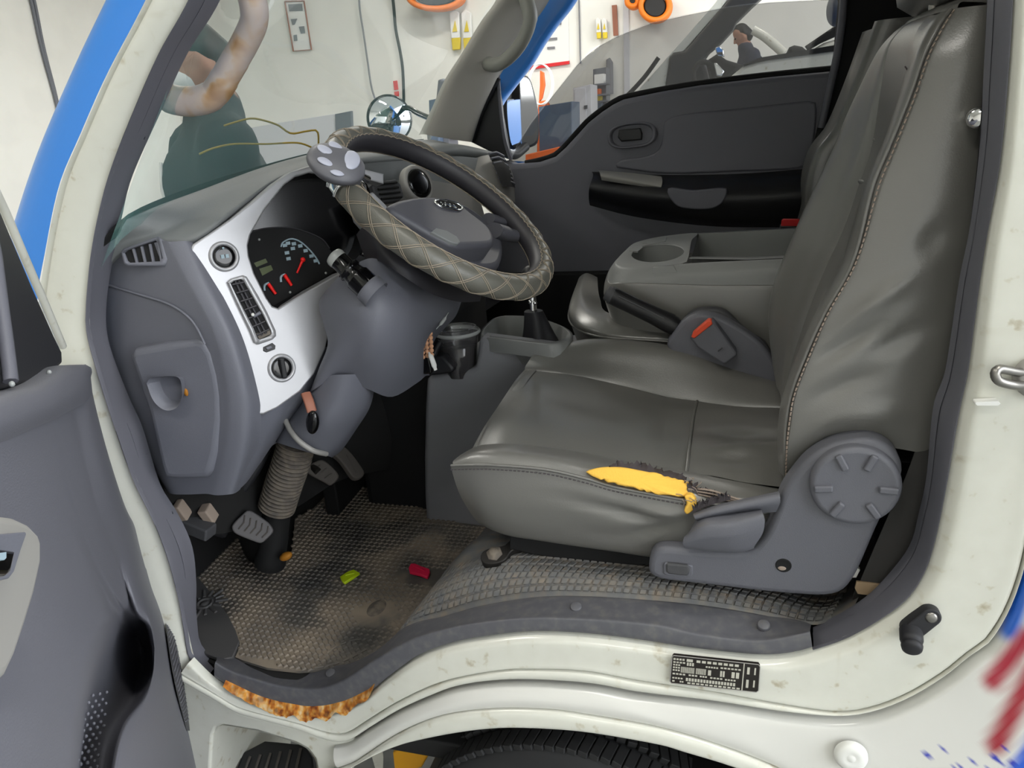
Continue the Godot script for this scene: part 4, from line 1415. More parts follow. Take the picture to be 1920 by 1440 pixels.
func spinner():
	var t := thing("spinner_knob", "grey steering spinner knob with paw-shaped pads clamped to the wheel rim", "steering knob", zp(636, 360, -0.17))
	# nearest point of the rim to the clamp
	var best := 0.0
	var bd := 1e9
	var want := Vector2(652, 352)
	for i in 720:
		var a := TAU * i / 720.0
		var d := wp(a, 0.209) - EYE
		var z := d.dot(fw)
		var q := Vector2(960 + LENS * d.dot(rt) / z, 720 - LENS * d.dot(up) / z)
		if q.distance_to(want) + z * 40.0 < bd:
			bd = q.distance_to(want) + z * 40.0
			best = a
	var c := wp(best, 0.209)
	var tan := (wp(best + 0.05, 0.209) - wp(best - 0.05, 0.209)).normalized()
	var outd := (c - WC).normalized()
	var mb := MB.new()
	var band := PackedVector3Array()
	for k in 25:
		var b := -0.4 + (PI + 0.8) * k / 24.0
		band.append(c + outd * cos(b) * 0.026 + WN * sin(b) * 0.026)
	var rowsb := []
	for w in [-0.012, -0.012, 0.012, 0.012]:
		rowsb.append(PackedVector3Array())
	for k in 25:
		var d := (band[k] - c).normalized()
		rowsb[0].append(band[k] - tan * 0.013 - d * 0.003)
		rowsb[1].append(band[k] - tan * 0.013)
		rowsb[2].append(band[k] + tan * 0.013)
		rowsb[3].append(band[k] + tan * 0.013 - d * 0.003)
	mb.grid(rowsb)
	for s in [-1.0, 1.0]:
		tube(mb, shift(band, tan * 0.013 * s), 0.003, 6)
	part(t, "clamp", mb, M.chrome)
	var kc := pl(630, 309, c + WN * 0.066, WN)
	var foot := c + WN * 0.022
	mb = MB.new()
	tube(mb, PackedVector3Array([foot, foot.lerp(kc, 0.5), kc]), [0.017, 0.015, 0.014], 16)
	part(t, "stem", mb, M.knob_grey)
	mb = MB.new()
	for s in [-1.0, 1.0]:
		tube(mb, PackedVector3Array([c + WN * 0.025 + outd * 0.03 * s, c + WN * 0.028 + outd * 0.012 * s]), 0.0055, 10)
	part(t, "clamp_screw", mb, M.chrome)
	var kn := (WN + Vector3(-0.02, 0.05, 0.28)).normalized()
	mb = MB.new()
	lathe(mb, kc, kn, [[0.0, -0.014], [0.018, -0.014], [0.036, -0.008], [0.0425, 0.0], [0.041, 0.006], [0.033, 0.012], [0.018, 0.016], [0.0, 0.017]], 40)
	var kb := part(t, "knob", mb, M.knob_grey)
	var su := (WU - kn * WU.dot(kn)).normalized()
	var sw := kn.cross(su)
	if sw.dot(rt) < 0:
		sw = -sw
	# toe pads and the big heel pad
	for q in [[-0.024, -0.003, 0.0085, 0.0125, 0.5], [-0.006, -0.019, 0.009, 0.0125, 0.15], [0.016, -0.017, 0.009, 0.0125, -0.25], [-0.024, 0.018, 0.009, 0.011, 0.9]]:
		mb = MB.new()
		var pc: Vector3 = kc + sw * q[0] + su * q[1] + kn * (0.0185 - 9.0 * (q[0] * q[0] + q[1] * q[1]))
		var bs: Basis = Basis(kn, q[4]) * Basis(sw, kn, su)
		ball(mb, pc, Vector3(q[2], 0.0025, q[3]), bs, 10)
		part(kb, "toe_pad", mb, M.knob_pad)
	mb = MB.new()
	ball(mb, kc + sw * 0.012 + su * 0.014 + kn * 0.0135, Vector3(0.023, 0.0045, 0.013), Basis(kn, 0.45) * Basis(sw, kn, su), 12)
	part(kb, "heel_pad", mb, M.knob_pad)

func pedal_pad(t: Node3D, px: Array, z: float, n: Vector3, m: Material, chev: Array):
	var o := zp(px[0], px[1], z)
	var mb := MB.new()
	var out := smooth_path(RP(o, n, px), 36, true).slice(0, 35)
	prism(mb, out, -n * 0.014, 0.004)
	var p := part(t, "pad", mb, m)
	for q in chev:
		mb = MB.new()
		tube(mb, RP(o, n, q, 0.0005), 0.0016, 5)
		part(p, "rib", mb, M.pedal_dusty)
func pedals():
	var n := Vector3(0.45, 0.45, 0.77).normalized()
	var t := thing("clutch_pedal", "grey rubber clutch pedal with chevron ribs beside the black column tube", "pedal", zp(480, 1000, -0.26), "pedals")
	var chev := []
	for k in 5:
		var x := 447.0 + k * 11.0
		chev.append([x, 992 + k * 4.0, x + 10, 980 + k * 4.5, x + 12, 966 + k * 5.0])
	pedal_pad(t, [434, 988, 440, 978, 463, 957, 472, 959, 500, 978, 510, 990, 511, 998, 492, 1017, 484, 1018, 440, 1000], -0.20, n, M.pedal_rubber, chev)
	var mb := MB.new()
	tube(mb, smooth_path(R([468, 990, -0.24, 440, 975, -0.28, 415, 940, -0.3]), 12), 0.008, 8)
	part(t, "arm", mb, M.dark_steel)
	t = thing("brake_pedal", "dusty brake pedal half hidden behind the ribbed boot", "pedal", zp(600, 900, -0.40), "pedals")
	pedal_pad(t, [572, 884, 582, 870, 600, 862, 612, 866, 632, 886, 634, 896, 620, 910, 610, 906], -0.40, n, M.pedal_dusty, [[590, 880, 600, 872], [600, 888, 612, 878], [608, 896, 622, 888]])
	mb = MB.new()
	tube(mb, smooth_path(R([596, 884, -0.41, 575, 860, -0.43, 570, 820, -0.45]), 12), 0.009, 8)
	part(t, "arm", mb, M.dark_steel)
	t = thing("accelerator_pedal", "long narrow brown accelerator pedal right of the brake pedal", "pedal", zp(650, 890, -0.45), "pedals")
	pedal_pad(t, [621, 846, 628, 838, 645, 836, 662, 852, 684, 884, 681, 893, 668, 897, 660, 892, 640, 864], -0.45, Vector3(0.7, 0.65, 0.3).normalized(), M.pedal_dusty, [[650, 852, 668, 886]])
	mb = MB.new()
	tube(mb, smooth_path(R([630, 845, -0.46, 615, 820, -0.47, 610, 790, -0.48]), 10), 0.007, 8)
	part(t, "arm", mb, M.dark_steel)

func ignition_key():
	var t := thing("ignition_key", "key in the ignition with a braided peach strap and white tag", "key", zp(806, 690, -0.43))
	var mb := MB.new()
	for row in 6:
		for k in 3:
			var x := 788.0 + k * 8.0 + row * 0.5
			var y := 622.0 + row * 8.0 + (5 - k * 2)
			if row == 0 and k == 0:
				continue
			ball(mb, zp(x + 3, y + 2, -0.43), Vector3(0.0052, 0.0052, 0.004), Basis(Vector3(0, 0, 1), 0.5), 6)
	part(t, "braided_strap", mb, M.braid)
	mb = MB.new()
	tube(mb, smooth_path(R([804, 660, -0.43, 808, 668, -0.425, 813, 682, -0.425, 817, 694, -0.425]), 10), [0.003, 0.006, 0.006, 0.004], 8, false, true, 0.5)
	part(t, "tag", mb, M.white_plastic)
	mb = MB.new()
	box(mb, zp(799, 680, -0.44), Vector3(0.012, 0.024, 0.006), Basis(Vector3(0, 0, 1), 0.1), 0.004)
	part(t, "key_head", mb, M.gloss_black)
	mb = MB.new()
	tube(mb, R([799, 664, -0.44, 785, 655, -0.45]), 0.004, 6)
	part(t, "key_blade", mb, M.steel)

# ---- floor covering and what lies on it
var FO := Vector3(-0.8, -0.17, -0.06)
var FN := Vector3(0, 1, 0.1)
func studs(mb: MB, c: Vector3, n: Vector3, u: Vector3, w: Vector3, half: float, high: float):
	var q := []
	for s in [[1, 1], [-1, 1], [-1, -1], [1, -1]]:
		q.append(s)
	var lowr := PackedVector3Array()
	var top := PackedVector3Array()
	for s in q:
		lowr.append(c + u * half * s[0] + w * half * s[1])
		top.append(c + n * high + u * half * 0.6 * s[0] + w * half * 0.6 * s[1])
	mb.grid([closed_row(lowr), closed_row(top)])
	var b := mb.v.size()
	for p in top:
		mb.vert(p)
	mb.tri(b, b + 1, b + 2)
	mb.tri(b, b + 2, b + 3)
func floor_things():
	FN = FN.normalized()
	var out := [357, 1016, 378, 1008, 400, 1002, 425, 1003, 440, 1007, 450, 1020, 455, 1035, 467, 1052, 497, 1064, 522, 1062, 545, 1045, 549, 1020, 553, 973, 587, 953, 605, 935, 620, 917, 633, 910, 683, 914, 720, 908, 760, 921, 800, 960, 822, 975, 900, 985, 1000, 1000, 980, 1060, 880, 1075, 810, 1120, 760, 1180, 715, 1222, 660, 1246, 620, 1254, 560, 1258, 500, 1252, 455, 1238, 441, 1232, 450, 1212, 440, 1180, 425, 1152, 400, 1118, 372, 1085, 362, 1060]
	var t := thing("floor_mat", "muddy black studded rubber mat in the driver's footwell", "floor mat", Vector3(-0.85, -0.17, -0.3))
	var mb := MB.new()
	var o := RP(FO, FN, out)
	prism(mb, o, -FN * 0.006)
	part(t, "mat_sheet", mb, M.mat_rubber)
	var flat := PackedVector2Array()
	var lo := Vector2(1e9, 1e9)
	var hi := -lo
	for p in o:
		var f := Vector2(p.x, p.z)
		flat.append(f)
		lo = lo.min(f)
		hi = hi.max(f)
	mb = MB.new()
	var w := Vector3(0, 0.1, -1).normalized()
	var bald := [[706, 1150, 0.05, 0.04], [790, 1080, 0.06, 0.03], [480, 1246, 0.04, 0.02]]
	var i := 0
	var x := lo.x
	while x < hi.x:
		var z := lo.y
		while z < hi.y:
			var f := Vector2(x, z)
			if Geometry2D.is_point_in_polygon(f, flat):
				var c := Vector3(x, FO.y - (z - FO.z) * 0.1, z)
				var skip := false
				for b in bald:
					var bc := RP(FO, FN, [b[0], b[1]])[0]
					if Vector2((c.x - bc.x) / b[2], (c.z - bc.z) / b[3]).length() < 1.0:
						skip = true
				if not skip:
					studs(mb, c, FN, Vector3(0.7071, 0, 0.7071), (w + Vector3(0.7071, 0, 0)).normalized() * 0.0 + Vector3(0.7071, 0.0704, -0.7071), 0.0052, 0.0032)
			z += 0.0135
		x += 0.0135
		i += 1
	var st := part(t, "stud_pattern", mb, M.mat_rubber)
	st.set_meta("kind", "stuff")
	mb = MB.new()
	var bc := RP(FO, FN, [706, 1140])[0]
	lathe(mb, bc, FN, [[0.0, 0.002], [0.008, 0.003], [0.012, 0.0035], [0.022, 0.002], [0.03, -0.001]], 24, 0.7)
	part(t, "mat_button", mb, M.bellows, "worn yellowish fastening button")
	# ribs where the mat folds up to the sill
	for q in [[[600, 1240, 625, 1215, 660, 1200, 700, 1195]], [[590, 1252, 640, 1240, 690, 1215]]]:
		mb = MB.new()
		tube(mb, smooth_path(RP(FO, FN, q[0], 0.001), 20), 0.004, 6, false, true, 0.5)
		part(t, "raised_rib", mb, M.mat_rubber)
	# rubber heel pad with a rosette, in the corner by the door seal
	var k := thing("corner_pad", "black rubber corner pad with a moulded sun rosette beside the door seal", "rubber pad", RP(FO, FN, [400, 1160])[0])
	mb = MB.new()
	var kp := RP(FO, FN, [352, 1080, 372, 1083, 400, 1116, 427, 1152, 441, 1180, 449, 1203, 436, 1232, 415, 1236, 385, 1225, 360, 1200], 0.004)
	prism(mb, kp, -FN * 0.008, 0.002)
	part(k, "pad_sheet", mb, M.pad_rubber)
	var rc := RP(FO, FN, [384, 1132], 0.004)[0]
	for r in [0.006, 0.016]:
		mb = MB.new()
		if r < 0.01:
			lathe(mb, rc, FN, [[0.0, 0.004], [0.007, 0.0035], [0.0095, 0.0]], 20)
		else:
			lathe(mb, rc, FN, [[0.013, 0.0], [0.0145, 0.0035], [0.018, 0.0035], [0.0195, 0.0]], 28)
		part(k, "rosette_ring", mb, M.pad_rubber)
	for n in 14:
		var a := TAU * n / 14
		var d := Vector3(cos(a), 0, sin(a))
		d = (d - FN * d.dot(FN)).normalized()
		mb = MB.new()
		tube(mb, PackedVector3Array([rc + d * 0.024 + FN * 0.0005, rc + d * (0.042 + 0.008 * (n % 2)) + FN * 0.0005]), 0.0036, 6)
		part(k, "rosette_ray", mb, M.pad_rubber)
	# dirty body metal showing between mat, seal and toe board
	mb = MB.new()
	var e := RP(FO, FN, [250, 1010, 350, 985, 450, 930, 600, 870, 720, 830, 900, 820, 1050, 900, 1050, 1060, 900, 1090, 780, 1170, 700, 1240, 560, 1275, 440, 1262, 370, 1232, 340, 1150], -0.008)
	prism(mb, e, -FN * 0.02)
	part(cab, "footwell_floor", mb, M.carpet)
	# toe board rising to the front
	mb = MB.new()
	loft(mb, [R([330, 1000, -0.12, 420, 1000, -0.2, 540, 960, -0.32, 640, 900, -0.5, 730, 880, -0.62]), R([310, 940, -0.12, 420, 930, -0.2, 540, 900, -0.4, 640, 850, -0.5, 735, 830, -0.62]), R([300, 800, -0.16, 420, 800, -0.25, 560, 760, -0.45, 680, 720, -0.6, 740, 690, -0.66])], 30, 4)
	part(cab, "toe_board", mb, M.carpet)
	# wrappers
	for q in [["lime_wrapper", M.lime_tag, "small folded lime-green wrapper lying on the mat", [637, 1081, 650, 1072, 663, 1067, 668, 1070, 674, 1073, 660, 1083, 646, 1092, 641, 1088], [648, 1078, 664, 1074]], ["pink_wrapper", M.pink_tag, "small folded pink wrapper lying on the mat", [766, 1064, 770, 1056, 778, 1056, 790, 1061, 805, 1066, 806, 1072, 801, 1082, 788, 1077, 768, 1072], [776, 1061, 796, 1070]]]:
		var wt := thing(q[0], q[2], "wrapper", RP(FO, FN, [q[3][0], q[3][1]], 0.004)[0])
		mb = MB.new()
		prism(mb, RP(FO, FN, q[3], 0.010), -FN * 0.006, 0.002)
		part(wt, "folded_sheet", mb, q[1])
		mb = MB.new()
		tube(mb, RP(FO, FN, q[4], 0.010), 0.003, 6, false, true, 0.5)
		part(wt, "crease", mb, q[1])
	hump()

func hump():
	var t := thing("seat_step_mat", "grey rubber mat of raised squares over the wheel hump below the seat", "floor mat", Vector3(-0.3, -0.17, -0.1))
	var h0 := RZ(-0.066, [690, 1234, 740, 1195, 767, 1172, 833, 1156, 900, 1137, 1000, 1120, 1100, 1118, 1240, 1127, 1340, 1138, 1430, 1153, 1530, 1172, 1600, 1140])
	var h1 := R([715, 1222, -0.08, 765, 1165, -0.088, 800, 1133, -0.088, 850, 1110, -0.085, 915, 1092, -0.085, 1000, 1084, -0.085, 1100, 1086, -0.085, 1240, 1096, -0.085, 1350, 1111, -0.085, 1440, 1130, -0.085, 1540, 1150, -0.085, 1610, 1120, -0.085])
	var h2 := R([750, 1180, -0.11, 800, 1120, -0.13, 835, 1085, -0.13, 880, 1062, -0.125, 930, 1050, -0.125, 1000, 1048, -0.125, 1100, 1056, -0.125, 1240, 1072, -0.125, 1350, 1090, -0.125, 1450, 1110, -0.125, 1550, 1132, -0.125, 1620, 1100, -0.125])
	var h3 := R([830, 1090, -0.2, 855, 1050, -0.2, 880, 1020, -0.2, 905, 1005, -0.2, 940, 1005, -0.2, 1000, 1010, -0.2, 1100, 1022, -0.2, 1240, 1040, -0.2, 1350, 1060, -0.2, 1450, 1085, -0.2, 1550, 1100, -0.2, 1640, 1070, -0.2])
	var h4 := R([900, 1010, -0.5, 905, 1000, -0.5, 910, 990, -0.5, 920, 985, -0.5, 950, 985, -0.5, 1000, 985, -0.5, 1100, 985, -0.5, 1240, 985, -0.5, 1350, 985, -0.5, 1450, 985, -0.5, 1550, 985, -0.5, 1640, 985, -0.5])
	var mb := MB.new()
	loft(mb, [h0, h1, h2, h3, h4], 60, 4)
	part(t, "mat_sheet", mb, M.hump_rubber)
	var g2 := loft_rows([h0, h1, h2, h3], 68, 3)
	mb = MB.new()
	for r in range(1, 8):
		for k in range(7, 64):
			var a: Vector3 = g2[r][k]
			var b: Vector3 = g2[r][k + 1]
			var c: Vector3 = g2[r + 1][k + 1]
			var d: Vector3 = g2[r + 1][k]
			var n := (b - a).cross(d - a).normalized()
			if n.dot(EYE - a) < 0:
				n = -n
			var m := (a + b + c + d) / 4
			var low := PackedVector3Array()
			var top := PackedVector3Array()
			for p in [a, b, c, d]:
				low.append(m.lerp(p, 0.86) - n * 0.0005)
				top.append(m.lerp(p, 0.66) + n * 0.0034)
			mb.grid([closed_row(low), closed_row(top)])
			var s := mb.v.size()
			for p in top:
				mb.vert(p)
			mb.tri(s, s + 1, s + 2)
			mb.tri(s, s + 2, s + 3)
	var st := part(t, "square_pattern", mb, M.hump_rubber)
	st.set_meta("kind", "stuff")

# ---- centre of the cab
func console():
	var t := thing("tunnel_console", "dark grey centre tunnel panel with gear lever tray beside the seat", "console", Vector3(-0.5, -0.1, -0.7))
	var mb := MB.new()
	prism(mb, RZ(-0.57, [905, 631, 935, 635, 1035, 648, 1120, 660, 1120, 1010, 800, 1010, 795, 930, 794, 860, 796, 760, 799, 712, 806, 706, 850, 700, 880, 694, 891, 686, 895, 660, 897, 640]), Vector3(0, 0, -0.035), 0.012, 4)
	box(mb, Vector3(-0.45, 0.10, -0.73), Vector3(0.22, 0.18, 0.13), Basis(), 0.01)
	part(t, "side_panel", mb, M.tunnel_grey)
	mb = MB.new()  # added black box where only the dark of the footwell shows
	box(mb, zp(800, 760, -0.76), Vector3(0.14, 0.28, 0.14), Basis(), 0.02)
	part(t, "dark_footwell_box", mb, M.dull_black)
	var y0 := zp(970, 637, -0.575).y
	mb = MB.new()
	var ro := smooth_path(RY(y0 + 0.004, [905, 632, 903, 618, 925, 597, 945, 592, 990, 593, 1018, 598, 1058, 613, 1074, 627, 1068, 640, 1036, 648, 960, 640]), 60, true)
	var mid := Vector3.ZERO
	for p in ro:
		mid += p / ro.size()
	var ri := PackedVector3Array()
	var rd := PackedVector3Array()
	for p in ro:
		ri.append(mid + (p - mid) * 0.88)
		rd.append(mid + (p - mid) * 0.72 + Vector3(0, -0.06, 0))
	mb.grid([shift(ro, Vector3(0, -0.03, 0)), ro, shift(ri, Vector3(0, 0.003, 0)), rd])
	mb.fan(rd.slice(0, 59))
	part(t, "gear_tray", mb, M.console_grey)
	var gl := thing("gear_lever", "gear lever with a black pleated boot and chrome shaft under the wheel rim", "gear lever", zp(1015, 640, -0.62))
	mb = MB.new()
	var gb := zp(1016, 645, -0.64)
	var gt := zp(1000, 583, -0.64)
	var rows := []
	for i in 13:
		var u := i / 12.0
		var row := PackedVector3Array()
		for k in 36:
			var a := TAU * k / 36
			var r := lerpf(0.046, 0.021, pow(u, 0.7)) * (1.0 + 0.13 * sin(a * 5 + u * 2.0) * (1.0 - u * 0.7))
			row.append(gb.lerp(gt, u) + Vector3(cos(a) * r, 0, sin(a) * r))
		rows.append(row)
	mb.grid(rows, true)
	mb.fan(rows[12])
	part(gl, "boot", mb, M.rubber_dark)
	mb = MB.new()
	tube(mb, PackedVector3Array([gt, gt.lerp(zp(997, 545, -0.64), 1.0)]), 0.0085, 12)
	part(gl, "shaft", mb, M.chrome)
	mb = MB.new()
	ball(mb, zp(996, 522, -0.64), Vector3(0.024, 0.03, 0.024))
	part(gl, "knob", mb, M.black_plastic)
	mb = MB.new()
	for q in [[1003, 568], [994, 566]]:
		ball(mb, zp(q[0], q[1], -0.628), Vector3.ONE * 0.005, Basis(), 6)
	part(gl, "collar_bolt", mb, M.chrome)
	cup()
	folded_seat()
	hand_brake()
	buckle()

func cup():
	var c := zp(866, 706, -0.60)
	var top := zp(866, 624, -0.60)
	var h := top.y - c.y
	var t := thing("iced_coffee_cup", "clear plastic takeaway cup of dark coffee with a flat lid in the tunnel recess", "cup", c)
	var mb := MB.new()
	lathe(mb, c, Vector3.UP, [[0.0, 0.001], [0.034, 0.001], [0.036, 0.003], [0.047, h], [0.0485, h], [0.049, h + 0.004]], 36)
	part(t, "cup_wall", mb, M.cup_plastic)
	mb = MB.new()
	lathe(mb, c, Vector3.UP, [[0.0, 0.004], [0.0335, 0.004], [0.0425, h * 0.72], [0.0, h * 0.72]], 36)
	part(t, "coffee", mb, M.coffee)
	mb = MB.new()
	lathe(mb, c, Vector3.UP, [[0.047, h - 0.004], [0.0515, h - 0.003], [0.0525, h + 0.002], [0.050, h + 0.006], [0.046, h + 0.007], [0.044, h + 0.014], [0.040, h + 0.015], [0.037, h + 0.010], [0.0, h + 0.009]], 40)
	part(t, "lid", mb, M.cup_plastic)
	mb = MB.new()
	lathe(mb, c, Vector3.UP, [[0.0505, h - 0.003], [0.0535, h], [0.0535, h + 0.003], [0.051, h + 0.006]], 40)
	part(t, "lid_bead", mb, M.clear_cap)
	# holder bracket in front of the recess
	var b := thing("cup_bracket", "black cup bracket on the tunnel below the ignition key", "bracket", zp(810, 706, -0.56))
	mb = MB.new()
	prism(mb, RZ(-0.535, [795, 690, 806, 672, 830, 668, 850, 690, 846, 700, 806, 705]), Vector3(0, 0, -0.04), 0.006)
	part(b, "arm", mb, M.black_plastic)
	mb = MB.new()
	tube(mb, smooth_path(R([826, 640, -0.56, 818, 655, -0.555, 812, 668, -0.55]), 10), 0.008, 8)
	part(b, "hook", mb, M.black_plastic)

func folded_seat():
	var t := thing("folding_console", "grey folded-down middle seat back used as tray with cup holder", "console", zp(1300, 640, -0.75))
	var o := zp(1220, 500, -0.645)
	var n := (zp(1467, 485, -0.645) - o).cross(zp(1307, 437, -0.90) - o).normalized()
	if n.y < 0:
		n = -n
	# body: near side, rounded front
	var top := RP(o, n, [1520, 481, 1467, 485, 1340, 491, 1273, 495, 1220, 500, 1175, 501, 1158, 497, 1155, 490, 1163, 480, 1187, 457, 1215, 448, 1250, 442])
	var mb := MB.new()
	var mid := R([1520, 505, -0.625, 1460, 508, -0.625, 1340, 512, -0.625, 1273, 515, -0.625, 1215, 520, -0.625, 1168, 521, -0.63, 1152, 518, -0.65, 1147, 505, -0.68, 1153, 490, -0.76, 1180, 465, -0.85, 1210, 455, -0.88, 1245, 450, -0.9])
	var low := R([1520, 536, -0.62, 1445, 536, -0.62, 1333, 536, -0.62, 1273, 534, -0.62, 1210, 532, -0.62, 1160, 531, -0.625, 1143, 532, -0.65, 1139, 520, -0.69, 1146, 500, -0.77, 1172, 478, -0.86, 1205, 468, -0.89, 1240, 465, -0.91])
	loft(mb, [top, shift(blend(top, mid, 0.25, 60), Vector3(0, 0, 0.004)), mid, low], 60, 4)
	part(t, "console_shell", mb, M.console_grey)
	mb = MB.new()
	var low2 := R([1520, 590, -0.62, 1445, 590, -0.615, 1333, 586, -0.615, 1273, 580, -0.615, 1210, 572, -0.615, 1155, 566, -0.62, 1136, 560, -0.64, 1132, 545, -0.69, 1140, 520, -0.77, 1168, 495, -0.86, 1205, 485, -0.89, 1240, 480, -0.91])
	var low3 := R([1520, 660, -0.62, 1445, 655, -0.62, 1333, 642, -0.62, 1273, 634, -0.62, 1215, 626, -0.62, 1170, 616, -0.63, 1148, 600, -0.65, 1142, 580, -0.7, 1148, 550, -0.78, 1172, 530, -0.86, 1205, 520, -0.89, 1240, 515, -0.91])
	loft(mb, [shift(blend(mid, low, 0.93, 60), Vector3(0, 0, -0.004)), shift(low, Vector3(0, 0, 0.004)), low2, low3], 60, 4)
	part(t, "padded_side", mb, M.leather)
	# top with a cup hole
	var ring := smooth_path(RP(o, n, [1158, 497, 1155, 490, 1163, 480, 1187, 457, 1215, 448, 1250, 442, 1306, 437, 1297, 450, 1293, 470, 1290, 484, 1280, 494, 1220, 500, 1175, 501]), 60, true)
	var hc := pl(1233, 474, o, n)
	var hole := PackedVector3Array()
	var e1 := pl(1282, 468, o, n) - hc
	var e2 := pl(1226, 458, o, n) - hc
	# start the hole at the same side as the ring
	var d0 := ring[0] - hc
	var a0 := atan2(d0.dot(e2) / e2.length_squared(), d0.dot(e1) / e1.length_squared())
	var d1 := ring[8] - hc
	var a1 := atan2(d1.dot(e2) / e2.length_squared(), d1.dot(e1) / e1.length_squared())
	var sg := 1.0 if wrapf(a1 - a0, -PI, PI) > 0 else -1.0
	for k in 60:
		var a := a0 + sg * TAU * k / 59.0
		hole.append(hc + e1 * cos(a) + e2 * sin(a))
	mb = MB.new()
	mb.grid([ring, shift(hole, n * 0.001), shift(hole, -n * 0.004)])
	part(t, "console_top", mb, M.console_grey)
	mb = MB.new()
	mb.grid([shift(hole, -n * 0.003), shift(hole, -n * 0.06)])
	mb.fan(shift(hole.slice(0, 59), -n * 0.06))
	part(t, "cup_well", mb, M.console_grey)
	mb = MB.new()
	box(mb, hc - n * 0.05, Vector3(0.03, 0.008, 0.012), Basis(e1.normalized(), n, e1.normalized().cross(n)), 0.003)
	part(t, "cup_stop", mb, M.console_grey)
	# notch in the near wall of the cup hole
	mb = MB.new()
	prism(mb, R([1224, 502, -0.632, 1262, 499, -0.632, 1270, 512, -0.6285, 1269, 519, -0.6285, 1228, 521, -0.6285, 1224, 516, -0.6285]), Vector3(0, 0, -0.012), 0.0)
	part(t, "cup_notch", mb, M.console_grey)
	# long tray: far wall, floor, near rim
	mb = MB.new()
	var fr := RP(o, n, [1306, 437, 1400, 432, 1520, 425])
	var nr := RP(o, n, [1291, 485, 1400, 487, 1530, 481])
	var ni := RP(o, n, [1297, 481, 1400, 482, 1530, 477])
	var fi := RP(o, n, [1310, 439, 1400, 435, 1520, 428])
	mb.grid([nr, ni, shift(ni, -n * 0.06)])
	mb.grid([shift(fr, -n * 0.12), fr, fi, shift(fi, -n * 0.06)])
	mb.grid([shift(ni, -n * 0.06), shift(fi, -n * 0.06)])
	part(t, "tray", mb, M.console_grey)
	mb = MB.new()
	mb.grid([PackedVector3Array([ni[0], fi[0]]), PackedVector3Array([ni[0] - n * 0.06, fi[0] - n * 0.06])])
	part(t, "tray_end", mb, M.console_grey)
	# small coin slot at the front
	mb = MB.new()
	prism(mb, RP(o, n, [1180, 470, 1184, 463, 1202, 460, 1205, 464, 1196, 471], 0.0015), -n * 0.004)
	part(t, "coin_rim", mb, M.console_grey)
	mb = MB.new()
	prism(mb, RP(o, n, [1205, 456, 1222, 449, 1250, 444, 1248, 452, 1222, 457], 0.0015), -n * 0.004)
	part(t, "coin_rim", mb, M.console_grey)
	# middle seat cushion underneath
	var c := thing("seat_cushion", "grey leather middle seat cushion below the folded console", "seat", zp(1150, 640, -0.75))
	mb = MB.new()
	loft(mb, [R([1300, 610, -0.67, 1150, 590, -0.67, 1125, 560, -0.8, 1120, 520, -1.0]), R([1300, 622, -0.64, 1135, 603, -0.64, 1090, 558, -0.78, 1100, 512, -1.0]), R([1300, 632, -0.61, 1125, 621, -0.615, 1068, 588, -0.72, 1085, 522, -1.0]), R([1300, 642, -0.605, 1130, 631, -0.61, 1070, 606, -0.72, 1085, 540, -1.0]), R([1300, 670, -0.62, 1135, 655, -0.625, 1082, 640, -0.72, 1095, 570, -1.0])], 36, 5)
	part(c, "cushion", mb, M.leather)
	mb = MB.new()
	tube(mb, smooth_path(R([1300, 643, -0.602, 1130, 632, -0.607, 1090, 621, -0.65, 1069, 604, -0.72, 1068, 580, -0.82, 1085, 540, -1.0]), 40), 0.0028, 6)
	part(c, "piping", mb, M.leather)
	# passenger seat behind
	var p := thing("passenger_seat", "black passenger seat back half hidden behind the driver's seat", "seat", Vector3(0.2, 0.3, -1.1))
	mb = MB.new()
	var prof := [[1640, 40, 1600, 150, 1562, 238, 1527, 284, 1512, 330, 1508, 365, 1510, 400, 1498, 450, 1490, 520]]
	var r1 := RZ(-0.98, prof[0])
	loft(mb, [shift(r1, Vector3(0.16, 0.0, -0.0)), shift(r1, Vector3(0.05, 0.0, 0.02)), r1, shift(r1, Vector3(0.03, 0.0, -0.12)), shift(r1, Vector3(0.01, 0.0, -0.28)), shift(r1, Vector3(0.16, 0.0, -0.32))], 36, 4)
	part(p, "backrest", mb, M.leather)
	mb = MB.new()
	box(mb, Vector3(-0.02, 0.33, -1.18), Vector3(0.26, 0.07, 0.19), Basis(), 0.04)
	part(p, "cushion", mb, M.leather)
	# red buckle of the far belt
	var rb := thing("belt_buckle", "red-topped seat belt buckle behind the console tray", "buckle", zp(1480, 440, -0.96))
	mb = MB.new()
	prism(mb, RZ(-0.955, [1466, 414, 1469, 412, 1500, 412, 1500, 430, 1464, 430]), Vector3(0, 0, -0.02), 0.002)
	part(rb, "release_button", mb, M.button_red)
	mb = MB.new()
	prism(mb, RZ(-0.952, [1463, 424, 1500, 424, 1498, 470, 1458, 470]), Vector3(0, 0, -0.03), 0.002)
	part(rb, "buckle_case", mb, M.black_plastic)

